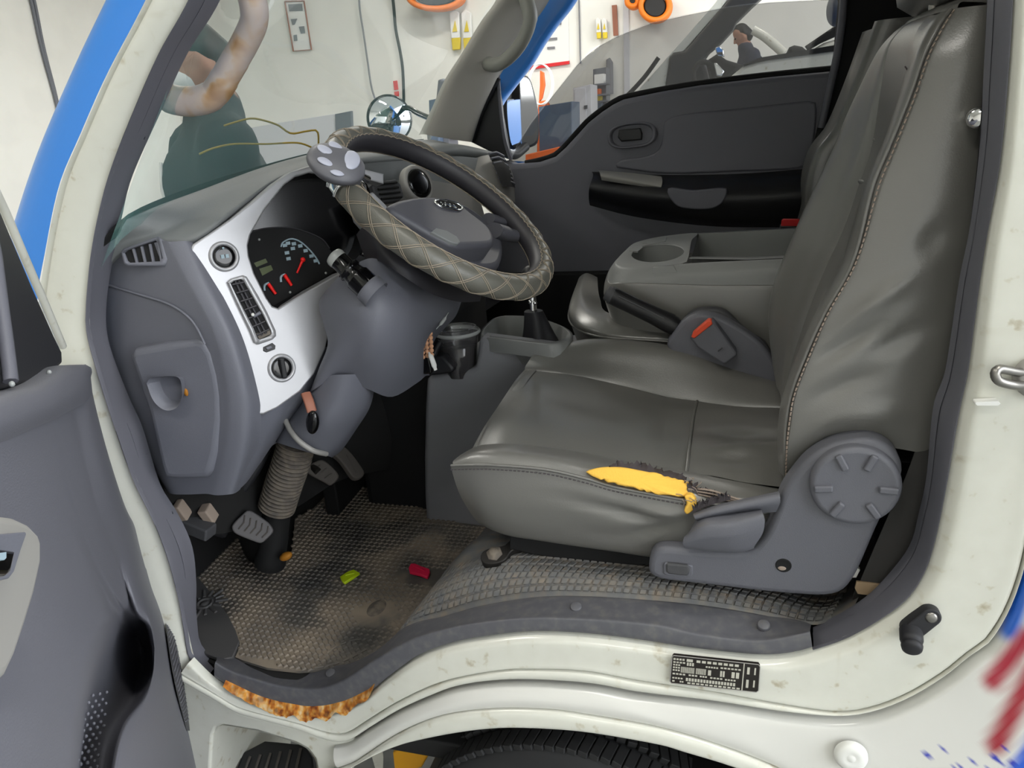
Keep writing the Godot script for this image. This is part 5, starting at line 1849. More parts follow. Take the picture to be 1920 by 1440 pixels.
func hand_brake():
	var t := thing("hand_brake", "black hand brake lever with a ribbed grip lying beside the console", "lever", zp(1260, 640, -0.58))
	var mb := MB.new()
	var a := zp(1148, 554, -0.578)
	var b := zp(1258, 607, -0.578)
	tube(mb, PackedVector3Array([a, a.lerp(b, 0.3), a.lerp(b, 0.7), b]), [0.019, 0.0185, 0.019, 0.021], 18)
	part(t, "grip", mb, M.black_plastic)
	mb = MB.new()
	var s := (b - a).normalized()
	lathe(mb, a, -s, [[0.019, -0.002], [0.0195, 0.004], [0.0165, 0.006], [0.0165, 0.012], [0.013, 0.015], [0.0, 0.016]], 20)
	part(t, "button", mb, M.dash_dark)
	for k in 3:
		mb = MB.new()
		var lift := up * (0.017 - 0.008 * k) - fw * (0.008 + 0.005 * k)
		tube(mb, PackedVector3Array([a + lift + s * 0.012, b + lift - s * 0.01]), 0.0022, 6)
		part(t, "grip_rib", mb, M.dash_dark)
	mb = MB.new()
	tube(mb, smooth_path(R([1250, 603, -0.578, 1275, 618, -0.575, 1310, 640, -0.57]), 10), [0.02, 0.017, 0.015], 14)
	part(t, "arm", mb, M.black_plastic)

func buckle():
	var t := thing("belt_buckle", "seat belt buckle with an orange release button standing beside the driver's cushion", "buckle", zp(1340, 690, -0.55))
	var mb := MB.new()
	prism(mb, smooth_path(RZ(-0.545, [1250, 648, 1262, 625, 1280, 602, 1297, 592, 1315, 588, 1352, 596, 1395, 620, 1425, 642, 1447, 668, 1462, 700, 1470, 740, 1400, 740, 1300, 700]), 50, true).slice(0, 49), Vector3(0, 0, -0.03), 0.008, 4)
	part(t, "buckle_shroud", mb, M.seat_trim)
	mb = MB.new()
	prism(mb, smooth_path(RZ(-0.585, [1262, 640, 1285, 595, 1310, 580, 1350, 580, 1370, 592, 1400, 622, 1440, 650, 1440, 700, 1300, 700]), 50, true).slice(0, 49), Vector3(0, 0, -0.02), 0.008, 4)
	part(t, "buckle_backing", mb, M.dash_dark)
	mb = MB.new()
	prism(mb, RZ(-0.515, [1294, 634, 1298, 627, 1328, 602, 1336, 602, 1345, 612, 1380, 660, 1381, 667, 1362, 682, 1354, 682, 1308, 652]), Vector3(0, 0, -0.03), 0.004)
	part(t, "buckle_case", mb, M.seat_trim)
	mb = MB.new()
	prism(mb, RZ(-0.512, [1296, 632, 1299, 625, 1327, 601, 1334, 602, 1336, 608, 1302, 635]), Vector3(0, 0, -0.02), 0.002)
	part(t, "release_button", mb, M.button_orange)
	mb = MB.new()
	tube(mb, RZ(-0.513, [1346, 658, 1354, 652]), 0.0012, 5)
	part(t, "moulded_mark", mb, M.dash_dark)

# ---- passenger side
func far_side():
	var t := thing("passenger_door", "closed dark passenger door with a half lowered tinted window", "door", Vector3(-0.2, -0.1, -1.43))
	var mb := MB.new()
	prism(mb, RZ(-1.40, [945, 302, 960, 308, 1010, 304, 1040, 294, 1060, 276, 1080, 254, 1102, 230, 1127, 210, 1148, 196, 1168, 186, 1240, 171, 1314, 159, 1440, 144, 1566, 132, 1590, 140, 1590, 700, 900, 720, 930, 500]), Vector3(0, 0, -0.07), 0.016, 4)
	part(t, "door_panel", mb, M.door_trim)
	mb = MB.new()
	prism(mb, RZ(-1.475, [945, 302, 1010, 304, 1040, 294, 1080, 254, 1127, 210, 1168, 186, 1314, 159, 1580, 135, 1580, 700, 920, 720, 930, 500]), Vector3(0, 0, -0.02), 0.004)
	part(t, "door_skin", mb, M.blue_paint)
	mb = MB.new()
	tube(mb, smooth_path(RZ(-1.425, [985, 306, 1010, 301, 1040, 291, 1060, 273, 1080, 251, 1102, 227, 1127, 207, 1148, 193, 1168, 183, 1240, 168, 1314, 156, 1440, 141, 1580, 127]), 50), 0.009, 8)
	part(t, "window_seal", mb, M.dull_black)
	mb = MB.new()
	prism(mb, smooth_path(RZ(-1.392, [1246, 228, 1262, 219, 1290, 213, 1400, 202, 1520, 189, 1531, 196, 1528, 250, 1518, 300, 1500, 316, 1380, 322, 1250, 326, 1180, 318, 1150, 312, 1165, 300, 1215, 292, 1238, 275]), 70, true).slice(0, 69), Vector3(0, 0, -0.02), 0.006)
	part(t, "inset_panel", mb, M.door_trim)
	# latch recess
	mb = MB.new()
	var c := zp(1185, 254, -1.388)
	var e1 := zp(1232, 249, -1.388) - c
	var e2 := zp(1184, 230, -1.388) - c
	var rows := []
	for s in [[1.0, 0.0], [0.97, 0.008], [0.86, 0.008], [0.80, -0.006]]:
		var row := PackedVector3Array()
		for k in 41:
			var a := TAU * k / 40
			row.append(c + e1 * signf(cos(a)) * pow(absf(cos(a)), 0.7) * s[0] + e2 * signf(sin(a)) * pow(absf(sin(a)), 0.8) * s[0] + Vector3(0, 0, s[1]))
		rows.append(row)
	mb.grid(rows)
	mb.fan(rows[3])
	part(t, "latch_bezel", mb, M.door_trim)
	mb = MB.new()
	prism(mb, RZ(-1.378, [1160, 244, 1200, 240, 1204, 250, 1203, 262, 1165, 266, 1158, 258]), Vector3(0, 0, -0.01), 0.004)
	part(t, "latch_handle", mb, M.black_plastic)
	# armrest with its pale grip and scooped pull
	mb = MB.new()
	loft(mb, [R([1110, 322, -1.40, 1250, 328, -1.40, 1400, 325, -1.40, 1560, 312, -1.40]), R([1112, 330, -1.37, 1240, 337, -1.35, 1400, 336, -1.35, 1560, 324, -1.35]), R([1105, 352, -1.34, 1240, 368, -1.31, 1400, 372, -1.31, 1560, 362, -1.31]), R([1104, 372, -1.36, 1200, 394, -1.34, 1350, 412, -1.34, 1560, 410, -1.34]), R([1106, 385, -1.40, 1200, 408, -1.40, 1350, 425, -1.40, 1560, 425, -1.40])], 40, 5)
	part(t, "armrest", mb, M.black_plastic)  # drawn darker than the door trim
	mb = MB.new()
	loft(mb, [R([1120, 319, -1.37, 1180, 324, -1.365, 1240, 331, -1.36]), R([1124, 323, -1.345, 1180, 330, -1.34, 1242, 339, -1.335]), R([1126, 330, -1.335, 1180, 338, -1.325, 1240, 350, -1.325]), R([1128, 338, -1.34, 1180, 346, -1.33, 1236, 354, -1.33])], 24, 4)
	part(t, "pull_grip", mb, M.silver_dusty, "pale silver grip on the armrest")
	mb = MB.new()
	prism(mb, smooth_path(RZ(-1.305, [1252, 354, 1300, 357, 1362, 354, 1356, 378, 1335, 391, 1295, 392, 1266, 384]), 40, true).slice(0, 39), Vector3(0, 0, -0.02), 0.004)
	part(t, "pull_scoop", mb, M.door_trim)
	# mirror corner and window channel
	mb = MB.new()
	prism(mb, RZ(-1.41, [930, 147, 934, 160, 940, 220, 955, 296, 920, 285, 882, 266]), Vector3(0, 0, -0.03), 0.004)
	part(t, "mirror_corner", mb, M.black_plastic)
	mb = MB.new()
	tube(mb, smooth_path(RZ(-1.405, [934, 140, 938, 200, 946, 260, 958, 300]), 16), 0.006, 6)
	part(t, "window_channel", mb, M.rubber_seal)
	mb = MB.new()
	mb.face(RZ(-1.435, [958, 302, 960, 296, 972, 270, 995, 233, 1040, 175, 1082, 122, 1102, 103, 1123, 87, 1148, 73, 1173, 62, 1223, 43, 1290, 28, 1357, 15, 1440, 5, 1575, -2, 1580, 145, 1314, 170, 1168, 196, 1127, 225, 1080, 266, 1040, 306]))
	part(t, "window_pane", mb, M.tinted_glass, "tinted side window, half lowered")
	mb = MB.new()
	tube(mb, smooth_path(RZ(-1.435, [960, 296, 972, 270, 995, 233, 1040, 175, 1082, 122, 1102, 103, 1123, 87, 1148, 73, 1173, 62, 1223, 43, 1290, 28, 1357, 15, 1440, 5, 1575, -2]), 60), 0.0022, 6)
	part(t, "pane_edge", mb, M.cup_plastic)
	# outside mirror
	var m := thing("wing_mirror", "tall black passenger wing mirror outside the far window", "mirror", zp(985, 290, -1.62))
	var mo := zp(975, 210, -1.60)
	var mn := Vector3(0.765, -0.03, 0.645).normalized()
	mb = MB.new()
	prism(mb, smooth_path(RP(mo, mn, [955, 160, 962, 148, 980, 140, 992, 142, 1000, 155, 1011, 200, 1014, 240, 1011, 268, 1000, 276, 966, 284, 955, 276, 948, 235, 946, 190]), 50, true).slice(0, 49), -mn * 0.07, 0.014, 4)
	part(m, "mirror_case", mb, M.black_plastic)
	mb = MB.new()
	prism(mb, smooth_path(RP(mo, mn, [959, 164, 965, 152, 980, 145, 990, 148, 996, 160, 1006, 205, 1008, 240, 1006, 262, 998, 270, 968, 278, 959, 270, 953, 235, 951, 190], 0.001), 50, true).slice(0, 49), -mn * 0.003)
	part(m, "mirror_glass", mb, M.mirror)
	mb = MB.new()
	tube(mb, smooth_path(R([985, 275, -1.60, 965, 290, -1.52, 945, 285, -1.44]), 12), 0.016, 10)
	part(m, "mirror_arm", mb, M.black_plastic)
	# round convex mirror on the front corner
	var r := thing("round_mirror", "round convex mirror on a black arm seen through the windshield", "mirror", zp(735, 268, -1.75))
	var rc := zp(731, 223, -1.72)
	var rn := (EYE - rc).normalized().lerp(Vector3(0.8, 0.1, 0.2).normalized(), 0.35).normalized()
	mb = MB.new()
	lathe(mb, rc, rn, [[0.0, 0.022], [0.03, 0.019], [0.06, 0.011], [0.08, 0.001]], 40)
	part(r, "mirror_glass", mb, M.mirror)
	mb = MB.new()
	lathe(mb, rc, rn, [[0.078, 0.003], [0.085, 0.002], [0.086, -0.006], [0.07, -0.03], [0.03, -0.042], [0.0, -0.044]], 40)
	part(r, "mirror_shell", mb, M.gloss_black)
	mb = MB.new()
	tube(mb, smooth_path(R([745, 205, -1.76, 765, 202, -1.74, 785, 213, -1.66, 815, 225, -1.50, 838, 232, -1.40]), 16), 0.010, 10)
	part(r, "mirror_arm", mb, M.gloss_black)
	# grab handles
	var g1 := thing("grab_handle", "grey grab handle on the far windshield pillar", "grab handle", zp(930, 125, -1.33))
	mb = MB.new()
	tube(mb, smooth_path(R([976, -22, -1.36, 984, -8, -1.33, 990, 12, -1.30, 994, 32, -1.29, 989, 56, -1.29, 975, 84, -1.29, 956, 106, -1.295, 938, 119, -1.30, 922, 122, -1.325, 912, 116, -1.36]), 50), [0.020, 0.021, 0.021, 0.019, 0.019, 0.019, 0.020, 0.022], 16)
	part(g1, "grip", mb, M.handle_grey)
	mb = MB.new()
	lathe(mb, zp(916, 115, -1.355), Vector3(0.6, 0.2, 0.8), [[0.0, 0.012], [0.022, 0.012], [0.029, 0.004], [0.03, -0.01]], 24)
	part(g1, "end_boss", mb, M.pillar_trim)
	var g2 := thing("grab_handle", "beige stained grab handle on the near windshield pillar", "grab handle", zp(340, 210, -0.1))
	mb = MB.new()
	tube(mb, smooth_path(R([300, 168, -0.10, 315, 183, -0.11, 345, 190, -0.12, 380, 187, -0.125, 405, 172, -0.13, 432, 128, -0.13, 458, 82, -0.13, 475, 45, -0.125, 477, 20, -0.12, 470, -10, -0.115, 455, -40, -0.10]), 80), [0.022, 0.0235, 0.023, 0.022, 0.021, 0.0205, 0.0205, 0.021, 0.022], 22)
	part(g2, "grip", mb, M.handle_beige)
	mb = MB.new()
	tube(mb, smooth_path(R([330, 170, -0.105, 355, 177, -0.109, 378, 173, -0.112, 397, 156, -0.115, 424, 112, -0.115, 448, 68, -0.115, 458, 40, -0.113]), 40), 0.0018, 6)
	part(g2, "mould_line", mb, M.wheel_inner)

# ---- driver's seat
func px_of(p: Vector3) -> Vector2:
	var d := p - EYE
	var z := d.dot(fw)
	return Vector2(960 + LENS * d.dot(rt) / z, 720 - LENS * d.dot(up) / z)
func stitches(mb: MB, path: PackedVector3Array, step: float, r: float):
	var total := 0.0
	for i in range(1, path.size()):
		total += path[i].distance_to(path[i - 1])
	var n := int(total / step) * 3 + 1
	var p := even(path, n)
	for i in range(0, n - 2, 3):
		tube(mb, PackedVector3Array([p[i], p[i + 2]]), r, 4)
func dent(mb: MB, at: Vector2, size: Vector2, turn: float, push: Vector3):   # a soft fold in a cover
	for i in mb.v.size():
		var q := (px_of(mb.v[i]) - at).rotated(-turn) / size
		var l := q.length_squared()
		if l < 6.0:
			mb.v[i] += push * exp(-l)
func driver_seat():
	var t := thing("driver_seat", "worn dark grey leather driver's seat with torn bolster showing yellow foam", "seat", Vector3(-0.15, 0.02, -0.33))
	# -- cushion
	var seam := R([846, 873, -0.085, 880, 872, -0.080, 920, 872, -0.078, 1020, 880, -0.078, 1097, 897, -0.078, 1153, 913, -0.078, 1253, 932, -0.078, 1300, 940, -0.080, 1400, 955, -0.09, 1480, 960, -0.10])
	var bottom := R([905, 985, -0.13, 930, 997, -0.115, 960, 1006, -0.105, 1000, 1012, -0.10, 1053, 1020, -0.10, 1153, 1034, -0.10, 1213, 1043, -0.10, 1300, 1050, -0.10, 1400, 1060, -0.10, 1480, 1065, -0.10])
	var midl := R([866, 935, -0.10, 900, 950, -0.082, 940, 952, -0.075, 1000, 955, -0.073, 1060, 960, -0.073, 1153, 972, -0.073, 1230, 985, -0.075, 1300, 1000, -0.08, 1400, 1010, -0.09, 1480, 1015, -0.10])
	var mb := MB.new()
	loft(mb, [shift(bottom, Vector3(0.02, -0.01, -0.06)), bottom, midl, shift(seam, Vector3(0, -0.004, 0.001)), shift(seam, Vector3(0.002, 0.0, -0.004))], 90, 8)
	for q in [[1190, 968, 45, 7, 0.25, 0.010], [1120, 950, 70, 9, 0.22, 0.006], [1215, 995, 40, 7, -0.15, 0.010], [1150, 1005, 60, 8, 0.15, 0.004], [1250, 962, 35, 6, 0.1, -0.008]]:
		dent(mb, Vector2(q[0], q[1]), Vector2(q[2], q[3]), q[4], Vector3(0, 0, -q[5]))
	part(t, "cushion_side", mb, M.leather, "smooth side cover of the cushion")
	# near bolster, top of the side cover
	var b1 := R([850, 864, -0.095, 885, 850, -0.098, 925, 848, -0.098, 1020, 856, -0.098, 1097, 872, -0.098, 1153, 884, -0.098, 1253, 905, -0.098, 1300, 915, -0.10, 1400, 935, -0.10, 1480, 945, -0.11])
	var b2 := R([868, 850, -0.115, 890, 841, -0.125, 953, 837, -0.13, 1053, 848, -0.135, 1100, 856, -0.135, 1153, 866, -0.135, 1230, 880, -0.135, 1280, 888, -0.135, 1400, 915, -0.13, 1480, 930, -0.13])
	var b3 := R([893, 838, -0.15, 905, 834, -0.155, 960, 832, -0.16, 1053, 842, -0.165, 1100, 850, -0.165, 1153, 860, -0.165, 1230, 874, -0.165, 1280, 882, -0.165, 1400, 905, -0.16, 1480, 920, -0.155])
	mb = MB.new()
	loft(mb, [shift(seam, Vector3(0.002, 0, -0.003)), b1, b2, b3, shift(b3, Vector3(0, -0.012, -0.008))], 80, 5)
	part(t, "cushion_bolster", mb, M.leather)
	mb = MB.new()
	stitches(mb, smooth_path(shift(seam, Vector3(0, -0.006, 0.0035)), 200), 0.007, 0.0009)
	part(t, "seam_stitching", mb, M.lining)
	mb = MB.new()
	tube(mb, smooth_path(seam, 90), 0.0026, 6)
	part(t, "piping", mb, M.leather)
	# centre panels
	var c0 := R([885, 842, -0.145, 960, 836, -0.155, 1053, 846, -0.16, 1153, 864, -0.16, 1230, 878, -0.16, 1288, 888, -0.16])
	var c1 := R([908, 800, -0.22, 970, 795, -0.225, 1060, 803, -0.23, 1153, 815, -0.23, 1230, 826, -0.23, 1294, 835, -0.23])
	var c2 := R([935, 760, -0.32, 990, 755, -0.32, 1070, 762, -0.32, 1160, 772, -0.32, 1235, 783, -0.32, 1298, 796, -0.32])
	var c3 := R([965, 715, -0.42, 1015, 718, -0.42, 1080, 726, -0.42, 1165, 740, -0.42, 1240, 755, -0.42, 1303, 768, -0.42])
	var c4 := R([983, 694, -0.48, 1030, 698, -0.48, 1090, 706, -0.48, 1170, 724, -0.48, 1245, 742, -0.48, 1307, 752, -0.48])
	mb = MB.new()
	var front := R([862, 905, -0.15, 868, 870, -0.15])
	loft(mb, [c0, c1, c2, c3, c4], 50, 6)
	dent(mb, Vector2(1120, 760), Vector2(70, 18), 0.15, Vector3(0, -0.006, 0))
	dent(mb, Vector2(1245, 800), Vector2(30, 40), 0.2, Vector3(0, -0.008, 0))
	part(t, "seat_panel", mb, M.leather, "worn shiny centre panel")
	# front roll below the centre panel
	mb = MB.new()
	var f0 := R([880, 846, -0.14, 905, 800, -0.22, 932, 762, -0.32, 962, 716, -0.42, 985, 690, -0.50, 1000, 672, -0.56])
	loft(mb, [shift(f0, Vector3(0.03, 0.002, 0)), shift(f0, Vector3(0.006, 0.0, 0)), shift(f0, Vector3(0.0, -0.02, 0)), shift(f0, Vector3(0.03, -0.08, 0)), shift(f0, Vector3(0.07, -0.16, 0))], 30, 4)
	part(t, "cushion_roll", mb, M.leather)
	mb = MB.new()
	var d0 := R([1288, 886, -0.16, 1340, 893, -0.155, 1400, 905, -0.155, 1480, 915, -0.155])
	var d1 := R([1294, 835, -0.23, 1340, 838, -0.225, 1400, 845, -0.225, 1490, 850, -0.225])
	var d2 := R([1299, 796, -0.32, 1340, 798, -0.315, 1400, 802, -0.315, 1490, 806, -0.315])
	var d3 := R([1304, 768, -0.42, 1340, 772, -0.415, 1400, 777, -0.415, 1490, 780, -0.415])
	var d4 := R([1307, 752, -0.48, 1340, 757, -0.48, 1400, 763, -0.48, 1490, 765, -0.48])
	loft(mb, [d0, d1, d2, d3, d4], 36, 8)
	for q in [[1390, 812, 60, 9, 0.05, -0.010], [1400, 838, 60, 8, -0.05, 0.008], [1380, 862, 55, 9, 0.05, -0.006]]:
		dent(mb, Vector2(q[0], q[1]), Vector2(q[2], q[3]), q[4], Vector3(0, q[5], 0))
	part(t, "seat_panel", mb, M.leather)
	mb = MB.new()
	tube(mb, smooth_path(R([1287, 887, -0.158, 1293, 835, -0.229, 1298, 796, -0.319, 1303, 768, -0.419, 1307, 752, -0.479]), 30), 0.003, 6)
	part(t, "cross_seam", mb, M.leather)
	# far bolster
	mb = MB.new()
	loft(mb, [shift(R([983, 697, -0.478, 1053, 702, -0.478, 1153, 722, -0.478, 1253, 745, -0.478, 1320, 754, -0.478, 1387, 764, -0.478, 1470, 766, -0.478]), Vector3(0, -0.012, 0)), R([984, 690, -0.485, 1053, 697, -0.485, 1153, 716, -0.485, 1253, 739, -0.485, 1320, 749, -0.485, 1387, 758, -0.485, 1470, 760, -0.485]), R([990, 679, -0.505, 1053, 676, -0.51, 1153, 684, -0.51, 1253, 700, -0.51, 1320, 713, -0.51, 1387, 728, -0.51, 1470, 738, -0.51]), R([1000, 664, -0.53, 1053, 650, -0.54, 1130, 646, -0.54, 1230, 655, -0.54, 1300, 670, -0.54, 1370, 694, -0.54, 1470, 722, -0.54]), R([1008, 658, -0.56, 1056, 642, -0.57, 1125, 635, -0.57, 1222, 642, -0.57, 1290, 657, -0.57, 1356, 680, -0.57, 1470, 716, -0.57]), R([1015, 668, -0.60, 1058, 652, -0.60, 1125, 645, -0.60, 1222, 652, -0.60, 1290, 667, -0.60, 1356, 690, -0.60, 1470, 726, -0.60]), R([1020, 760, -0.60, 1070, 770, -0.60, 1130, 770, -0.60, 1222, 770, -0.60, 1290, 780, -0.60, 1356, 790, -0.60, 1470, 800, -0.60])], 60, 5)
	part(t, "cushion_bolster", mb, M.leather)
	# -- tear
	mb = MB.new()
	var fo := R([1099, 885, -0.082, 1110, 880, -0.085, 1130, 876, -0.089, 1165, 876, -0.093, 1205, 883, -0.095, 1245, 892, -0.096, 1280, 901, -0.097, 1293, 907, -0.097, 1286, 914, -0.092, 1291, 922, -0.086, 1284, 930, -0.079, 1258, 928, -0.076, 1230, 925, -0.075, 1195, 917, -0.075, 1150, 906, -0.075, 1118, 896, -0.078])
	var foam := smooth_path(fo, 60, true)
	rng.seed = 5
	for i in range(18, 58):
		foam[i] += Vector3(rng.randf_range(-0.0015, 0.0015), rng.randf_range(-0.0022, 0.0022), 0)
	var fm := Vector3.ZERO
	for p in foam:
		fm += p / 60.0
	var toward := (Vector3(0, 0.5, 0.85)).normalized()
	var rows := [shift(foam, -toward * 0.008)]
	for s in [[1.0, 0.002], [0.94, 0.0048], [0.75, 0.006], [0.35, 0.0065]]:
		var row := PackedVector3Array()
		for p in foam:
			row.append(fm + (p - fm) * s[0] + toward * s[1])
		rows.append(row)
	mb.grid(rows)
	mb.fan(rows[4].slice(0, 59))
	part(t, "exposed_foam", mb, M.foam, "bright yellow exposed foam")
	mb = MB.new()
	var f2 := R([1284, 928, -0.077, 1296, 926, -0.078, 1304, 934, -0.078, 1306, 946, -0.076, 1296, 958, -0.074, 1288, 962, -0.074, 1283, 955, -0.074, 1288, 942, -0.075])
	prism(mb, smooth_path(shift(f2, Vector3(0, 0, 0.005)), 24, true).slice(0, 23), Vector3(0, 0, -0.01), 0.002)
	part(t, "exposed_foam", mb, M.foam)
	# ragged edges of the cover round the tear
	mb = MB.new()
	rng.seed = 11
	for seg in [R([1145, 877, -0.095, 1165, 873, -0.10, 1205, 876, -0.105, 1245, 886, -0.105, 1285, 899, -0.103]), R([1285, 905, -0.10, 1305, 915, -0.10, 1335, 928, -0.10, 1365, 936, -0.10]), R([1300, 955, -0.075, 1318, 945, -0.078, 1340, 938, -0.082, 1370, 930, -0.09])]:
		var line := smooth_path(shift(seg, Vector3(0, 0.004, 0.008)), 46)
		var hi := PackedVector3Array()
		for i in line.size():
			hi.append(line[i] + Vector3(rng.randf_range(-0.004, 0.004), rng.randf_range(0.001, 0.011), rng.randf_range(-0.002, 0.004)))
		mb.grid([shift(line, Vector3(0, -0.005, 0.002)), line, hi])
	part(t, "torn_edge", mb, M.lining, "frayed dark edge of the torn cover")
	mb = MB.new()
	for k in 16:
		var a := zp(1286 + rng.randf_range(-8, 26), 906 + rng.randf_range(-8, 50), -0.075)
		var b := a + Vector3(rng.randf_range(-0.012, 0.012), rng.randf_range(-0.008, 0.014), rng.randf_range(0, 0.008))
		tube(mb, smooth_path(PackedVector3Array([a, a.lerp(b, 0.5) + Vector3(0.002, 0.002, 0.002), b]), 6), 0.0006, 4)
	part(t, "loose_threads", mb, M.thread)
	mb = MB.new()
	for k in 3:
		tube(mb, smooth_path(R([1308, 916 + k * 5, -0.092, 1335, 920 + k * 6, -0.09, 1365, 930 + k * 4, -0.09, 1390, 938 + k * 2, -0.092]), 14), 0.0024, 6, false, true, 0.6)
	part(t, "torn_piping", mb, M.thread)
	# -- frame below
	mb = MB.new()
	prism(mb, RZ(-0.13, [955, 1000, 1250, 1030, 1250, 1062, 1100, 1056, 1010, 1042, 955, 1030]), Vector3(0, 0, -0.04), 0.003)
	var rail := part(t, "slide_rail", mb, M.dull_black)
	mb = MB.new()
	var hn := Vector3(0, 0.9, 0.45).normalized()
	var ho := zp(925, 1040, -0.12)
	prism(mb, smooth_path(RP(ho, hn, [901, 1046, 905, 1034, 922, 1026, 945, 1022, 958, 1012, 985, 1012, 992, 1022, 960, 1032, 948, 1048, 930, 1056, 908, 1056]), 40, true).slice(0, 39), Vector3(0, -0.012, -0.004), 0.002)
	part(rail, "mount_foot", mb, M.dark_steel)
	mb = MB.new()
	lathe(mb, pl(927, 1038, ho, hn), hn, [[0.0, 0.008], [0.008, 0.008], [0.0095, 0.004], [0.014, 0.003], [0.015, 0.0]], 6)
	part(rail, "bolt", mb, M.bellows)
	# -- backrest
	var s0 := R([1475, 905, -0.115, 1478, 840, -0.095, 1485, 790, -0.092, 1495, 735, -0.092, 1525, 660, -0.095, 1556, 587, -0.098, 1610, 488, -0.10, 1655, 350, -0.105, 1690, 262, -0.11, 1722, 180, -0.115, 1748, 102, -0.12, 1778, 45, -0.13, 1795, 15, -0.14])
	var seam2 := R([1472, 900, -0.125, 1471, 853, -0.103, 1473, 797, -0.10, 1483, 740, -0.10, 1513, 660, -0.103, 1547, 587, -0.106, 1600, 490, -0.108, 1636, 350, -0.113, 1668, 273, -0.118, 1706, 179, -0.123, 1733, 102, -0.128, 1764, 42, -0.138, 1783, 18, -0.15])
	var n1 := R([1466, 890, -0.14, 1463, 850, -0.125, 1464, 797, -0.125, 1472, 742, -0.125, 1502, 658, -0.128, 1536, 583, -0.13, 1588, 484, -0.132, 1627, 345, -0.136, 1660, 268, -0.14, 1697, 172, -0.145, 1722, 96, -0.15, 1750, 44, -0.155, 1768, 22, -0.165])
	var n2 := R([1462, 880, -0.17, 1459, 845, -0.155, 1460, 795, -0.155, 1469, 740, -0.155, 1499, 655, -0.158, 1532, 580, -0.16, 1582, 480, -0.162, 1622, 342, -0.166, 1656, 266, -0.17, 1690, 168, -0.175, 1714, 95, -0.18, 1740, 46, -0.185, 1760, 24, -0.19])
	var v1 := R([1485, 870, -0.22, 1485, 830, -0.22, 1490, 790, -0.22, 1500, 735, -0.22, 1525, 650, -0.22, 1555, 575, -0.22, 1603, 476, -0.22, 1640, 340, -0.22, 1664, 266, -0.22, 1688, 170, -0.22, 1704, 100, -0.22, 1722, 52, -0.22, 1745, 28, -0.22])
	var v2 := R([1470, 790, -0.38, 1470, 770, -0.38, 1472, 740, -0.38, 1482, 690, -0.38, 1506, 611, -0.38, 1544, 512, -0.38, 1583, 427, -0.38, 1612, 342, -0.38, 1634, 278, -0.38, 1651, 171, -0.38, 1666, 90, -0.38, 1690, 55, -0.36, 1715, 38, -0.34])
	var w1 := R([1463, 740, -0.43, 1462, 725, -0.43, 1462, 700, -0.43, 1465, 650, -0.43, 1478, 580, -0.43, 1510, 490, -0.43, 1548, 405, -0.43, 1585, 315, -0.43, 1607, 250, -0.43, 1630, 165, -0.43, 1655, 95, -0.42, 1682, 60, -0.40, 1705, 42, -0.38])
	var w2 := R([1458, 715, -0.50, 1452, 690, -0.50, 1446, 650, -0.50, 1440, 600, -0.50, 1447, 545, -0.50, 1470, 480, -0.50, 1512, 384, -0.50, 1562, 278, -0.50, 1582, 228, -0.50, 1606, 175, -0.50, 1646, 98, -0.48, 1674, 64, -0.46, 1696, 46, -0.44])
	var w3 := shift(w2, Vector3(0.05, 0.02, -0.04))
	var bk := shift(w2, Vector3(0.17, 0.06, -0.02))
	var side := R([1560, 820, -0.10, 1575, 780, -0.085, 1590, 740, -0.085, 1605, 700, -0.085, 1635, 630, -0.085, 1665, 560, -0.088, 1705, 470, -0.09, 1740, 360, -0.095, 1765, 270, -0.10, 1790, 180, -0.105, 1810, 100, -0.11, 1830, 45, -0.12, 1840, 10, -0.13])
	var rear := R([1790, 850, -0.13, 1800, 780, -0.13, 1810, 740, -0.13, 1815, 700, -0.13, 1830, 630, -0.13, 1845, 560, -0.13, 1860, 470, -0.13, 1875, 360, -0.13, 1885, 270, -0.135, 1895, 180, -0.14, 1905, 100, -0.14, 1910, 45, -0.15, 1915, 10, -0.16])
	mb = MB.new()
	loft(mb, [shift(rear, Vector3(0.02, 0, -0.2)), rear, blend(side, rear, 0.5, 60, 0.01), side, s0, shift(seam2, Vector3(0.003, 0, 0.0))], 70, 7)
	for q in [[1600, 640, 60, 14, -0.55, -0.010], [1650, 560, 70, 14, -0.6, 0.008], [1590, 720, 60, 16, -0.4, -0.008], [1680, 640, 60, 18, -0.5, -0.009], [1620, 780, 70, 14, -0.2, 0.006], [1750, 450, 40, 22, -0.7, -0.006]]:
		dent(mb, Vector2(q[0], q[1]), Vector2(q[2], q[3]), q[4], Vector3(0, 0, q[5]))
	part(t, "backrest_side", mb, M.leather)
	mb = MB.new()
	loft(mb, [shift(seam2, Vector3(0.003, 0, -0.001)), n1, n2, v1], 70, 5)
	part(t, "backrest_bolster", mb, M.leather)
	mb = MB.new()
	loft(mb, [v1, blend(v1, v2, 0.5, 60, 0.0), v2], 70, 5)
	part(t, "backrest_panel", mb, M.leather)
	mb = MB.new()
	loft(mb, [shift(v2, Vector3(0.01, 0, 0.0)), blend(v2, w1, 0.4, 60, 0.004), w1, w2, w3, bk, shift(rear, Vector3(0.02, 0, -0.2))], 70, 5)
	part(t, "backrest_bolster", mb, M.leather)
	mb = MB.new()   # cross seam of the backrest centre and top roll
	tube(mb, smooth_path(R([1613, 340, -0.378, 1628, 343, -0.32, 1640, 340, -0.225]), 12), 0.004, 6)
	tube(mb, smooth_path(R([1640, 262, -0.37, 1652, 268, -0.31, 1664, 264, -0.225]), 12), 0.003, 6)
	part(t, "backrest_seam", mb, M.leather)
	mb = MB.new()
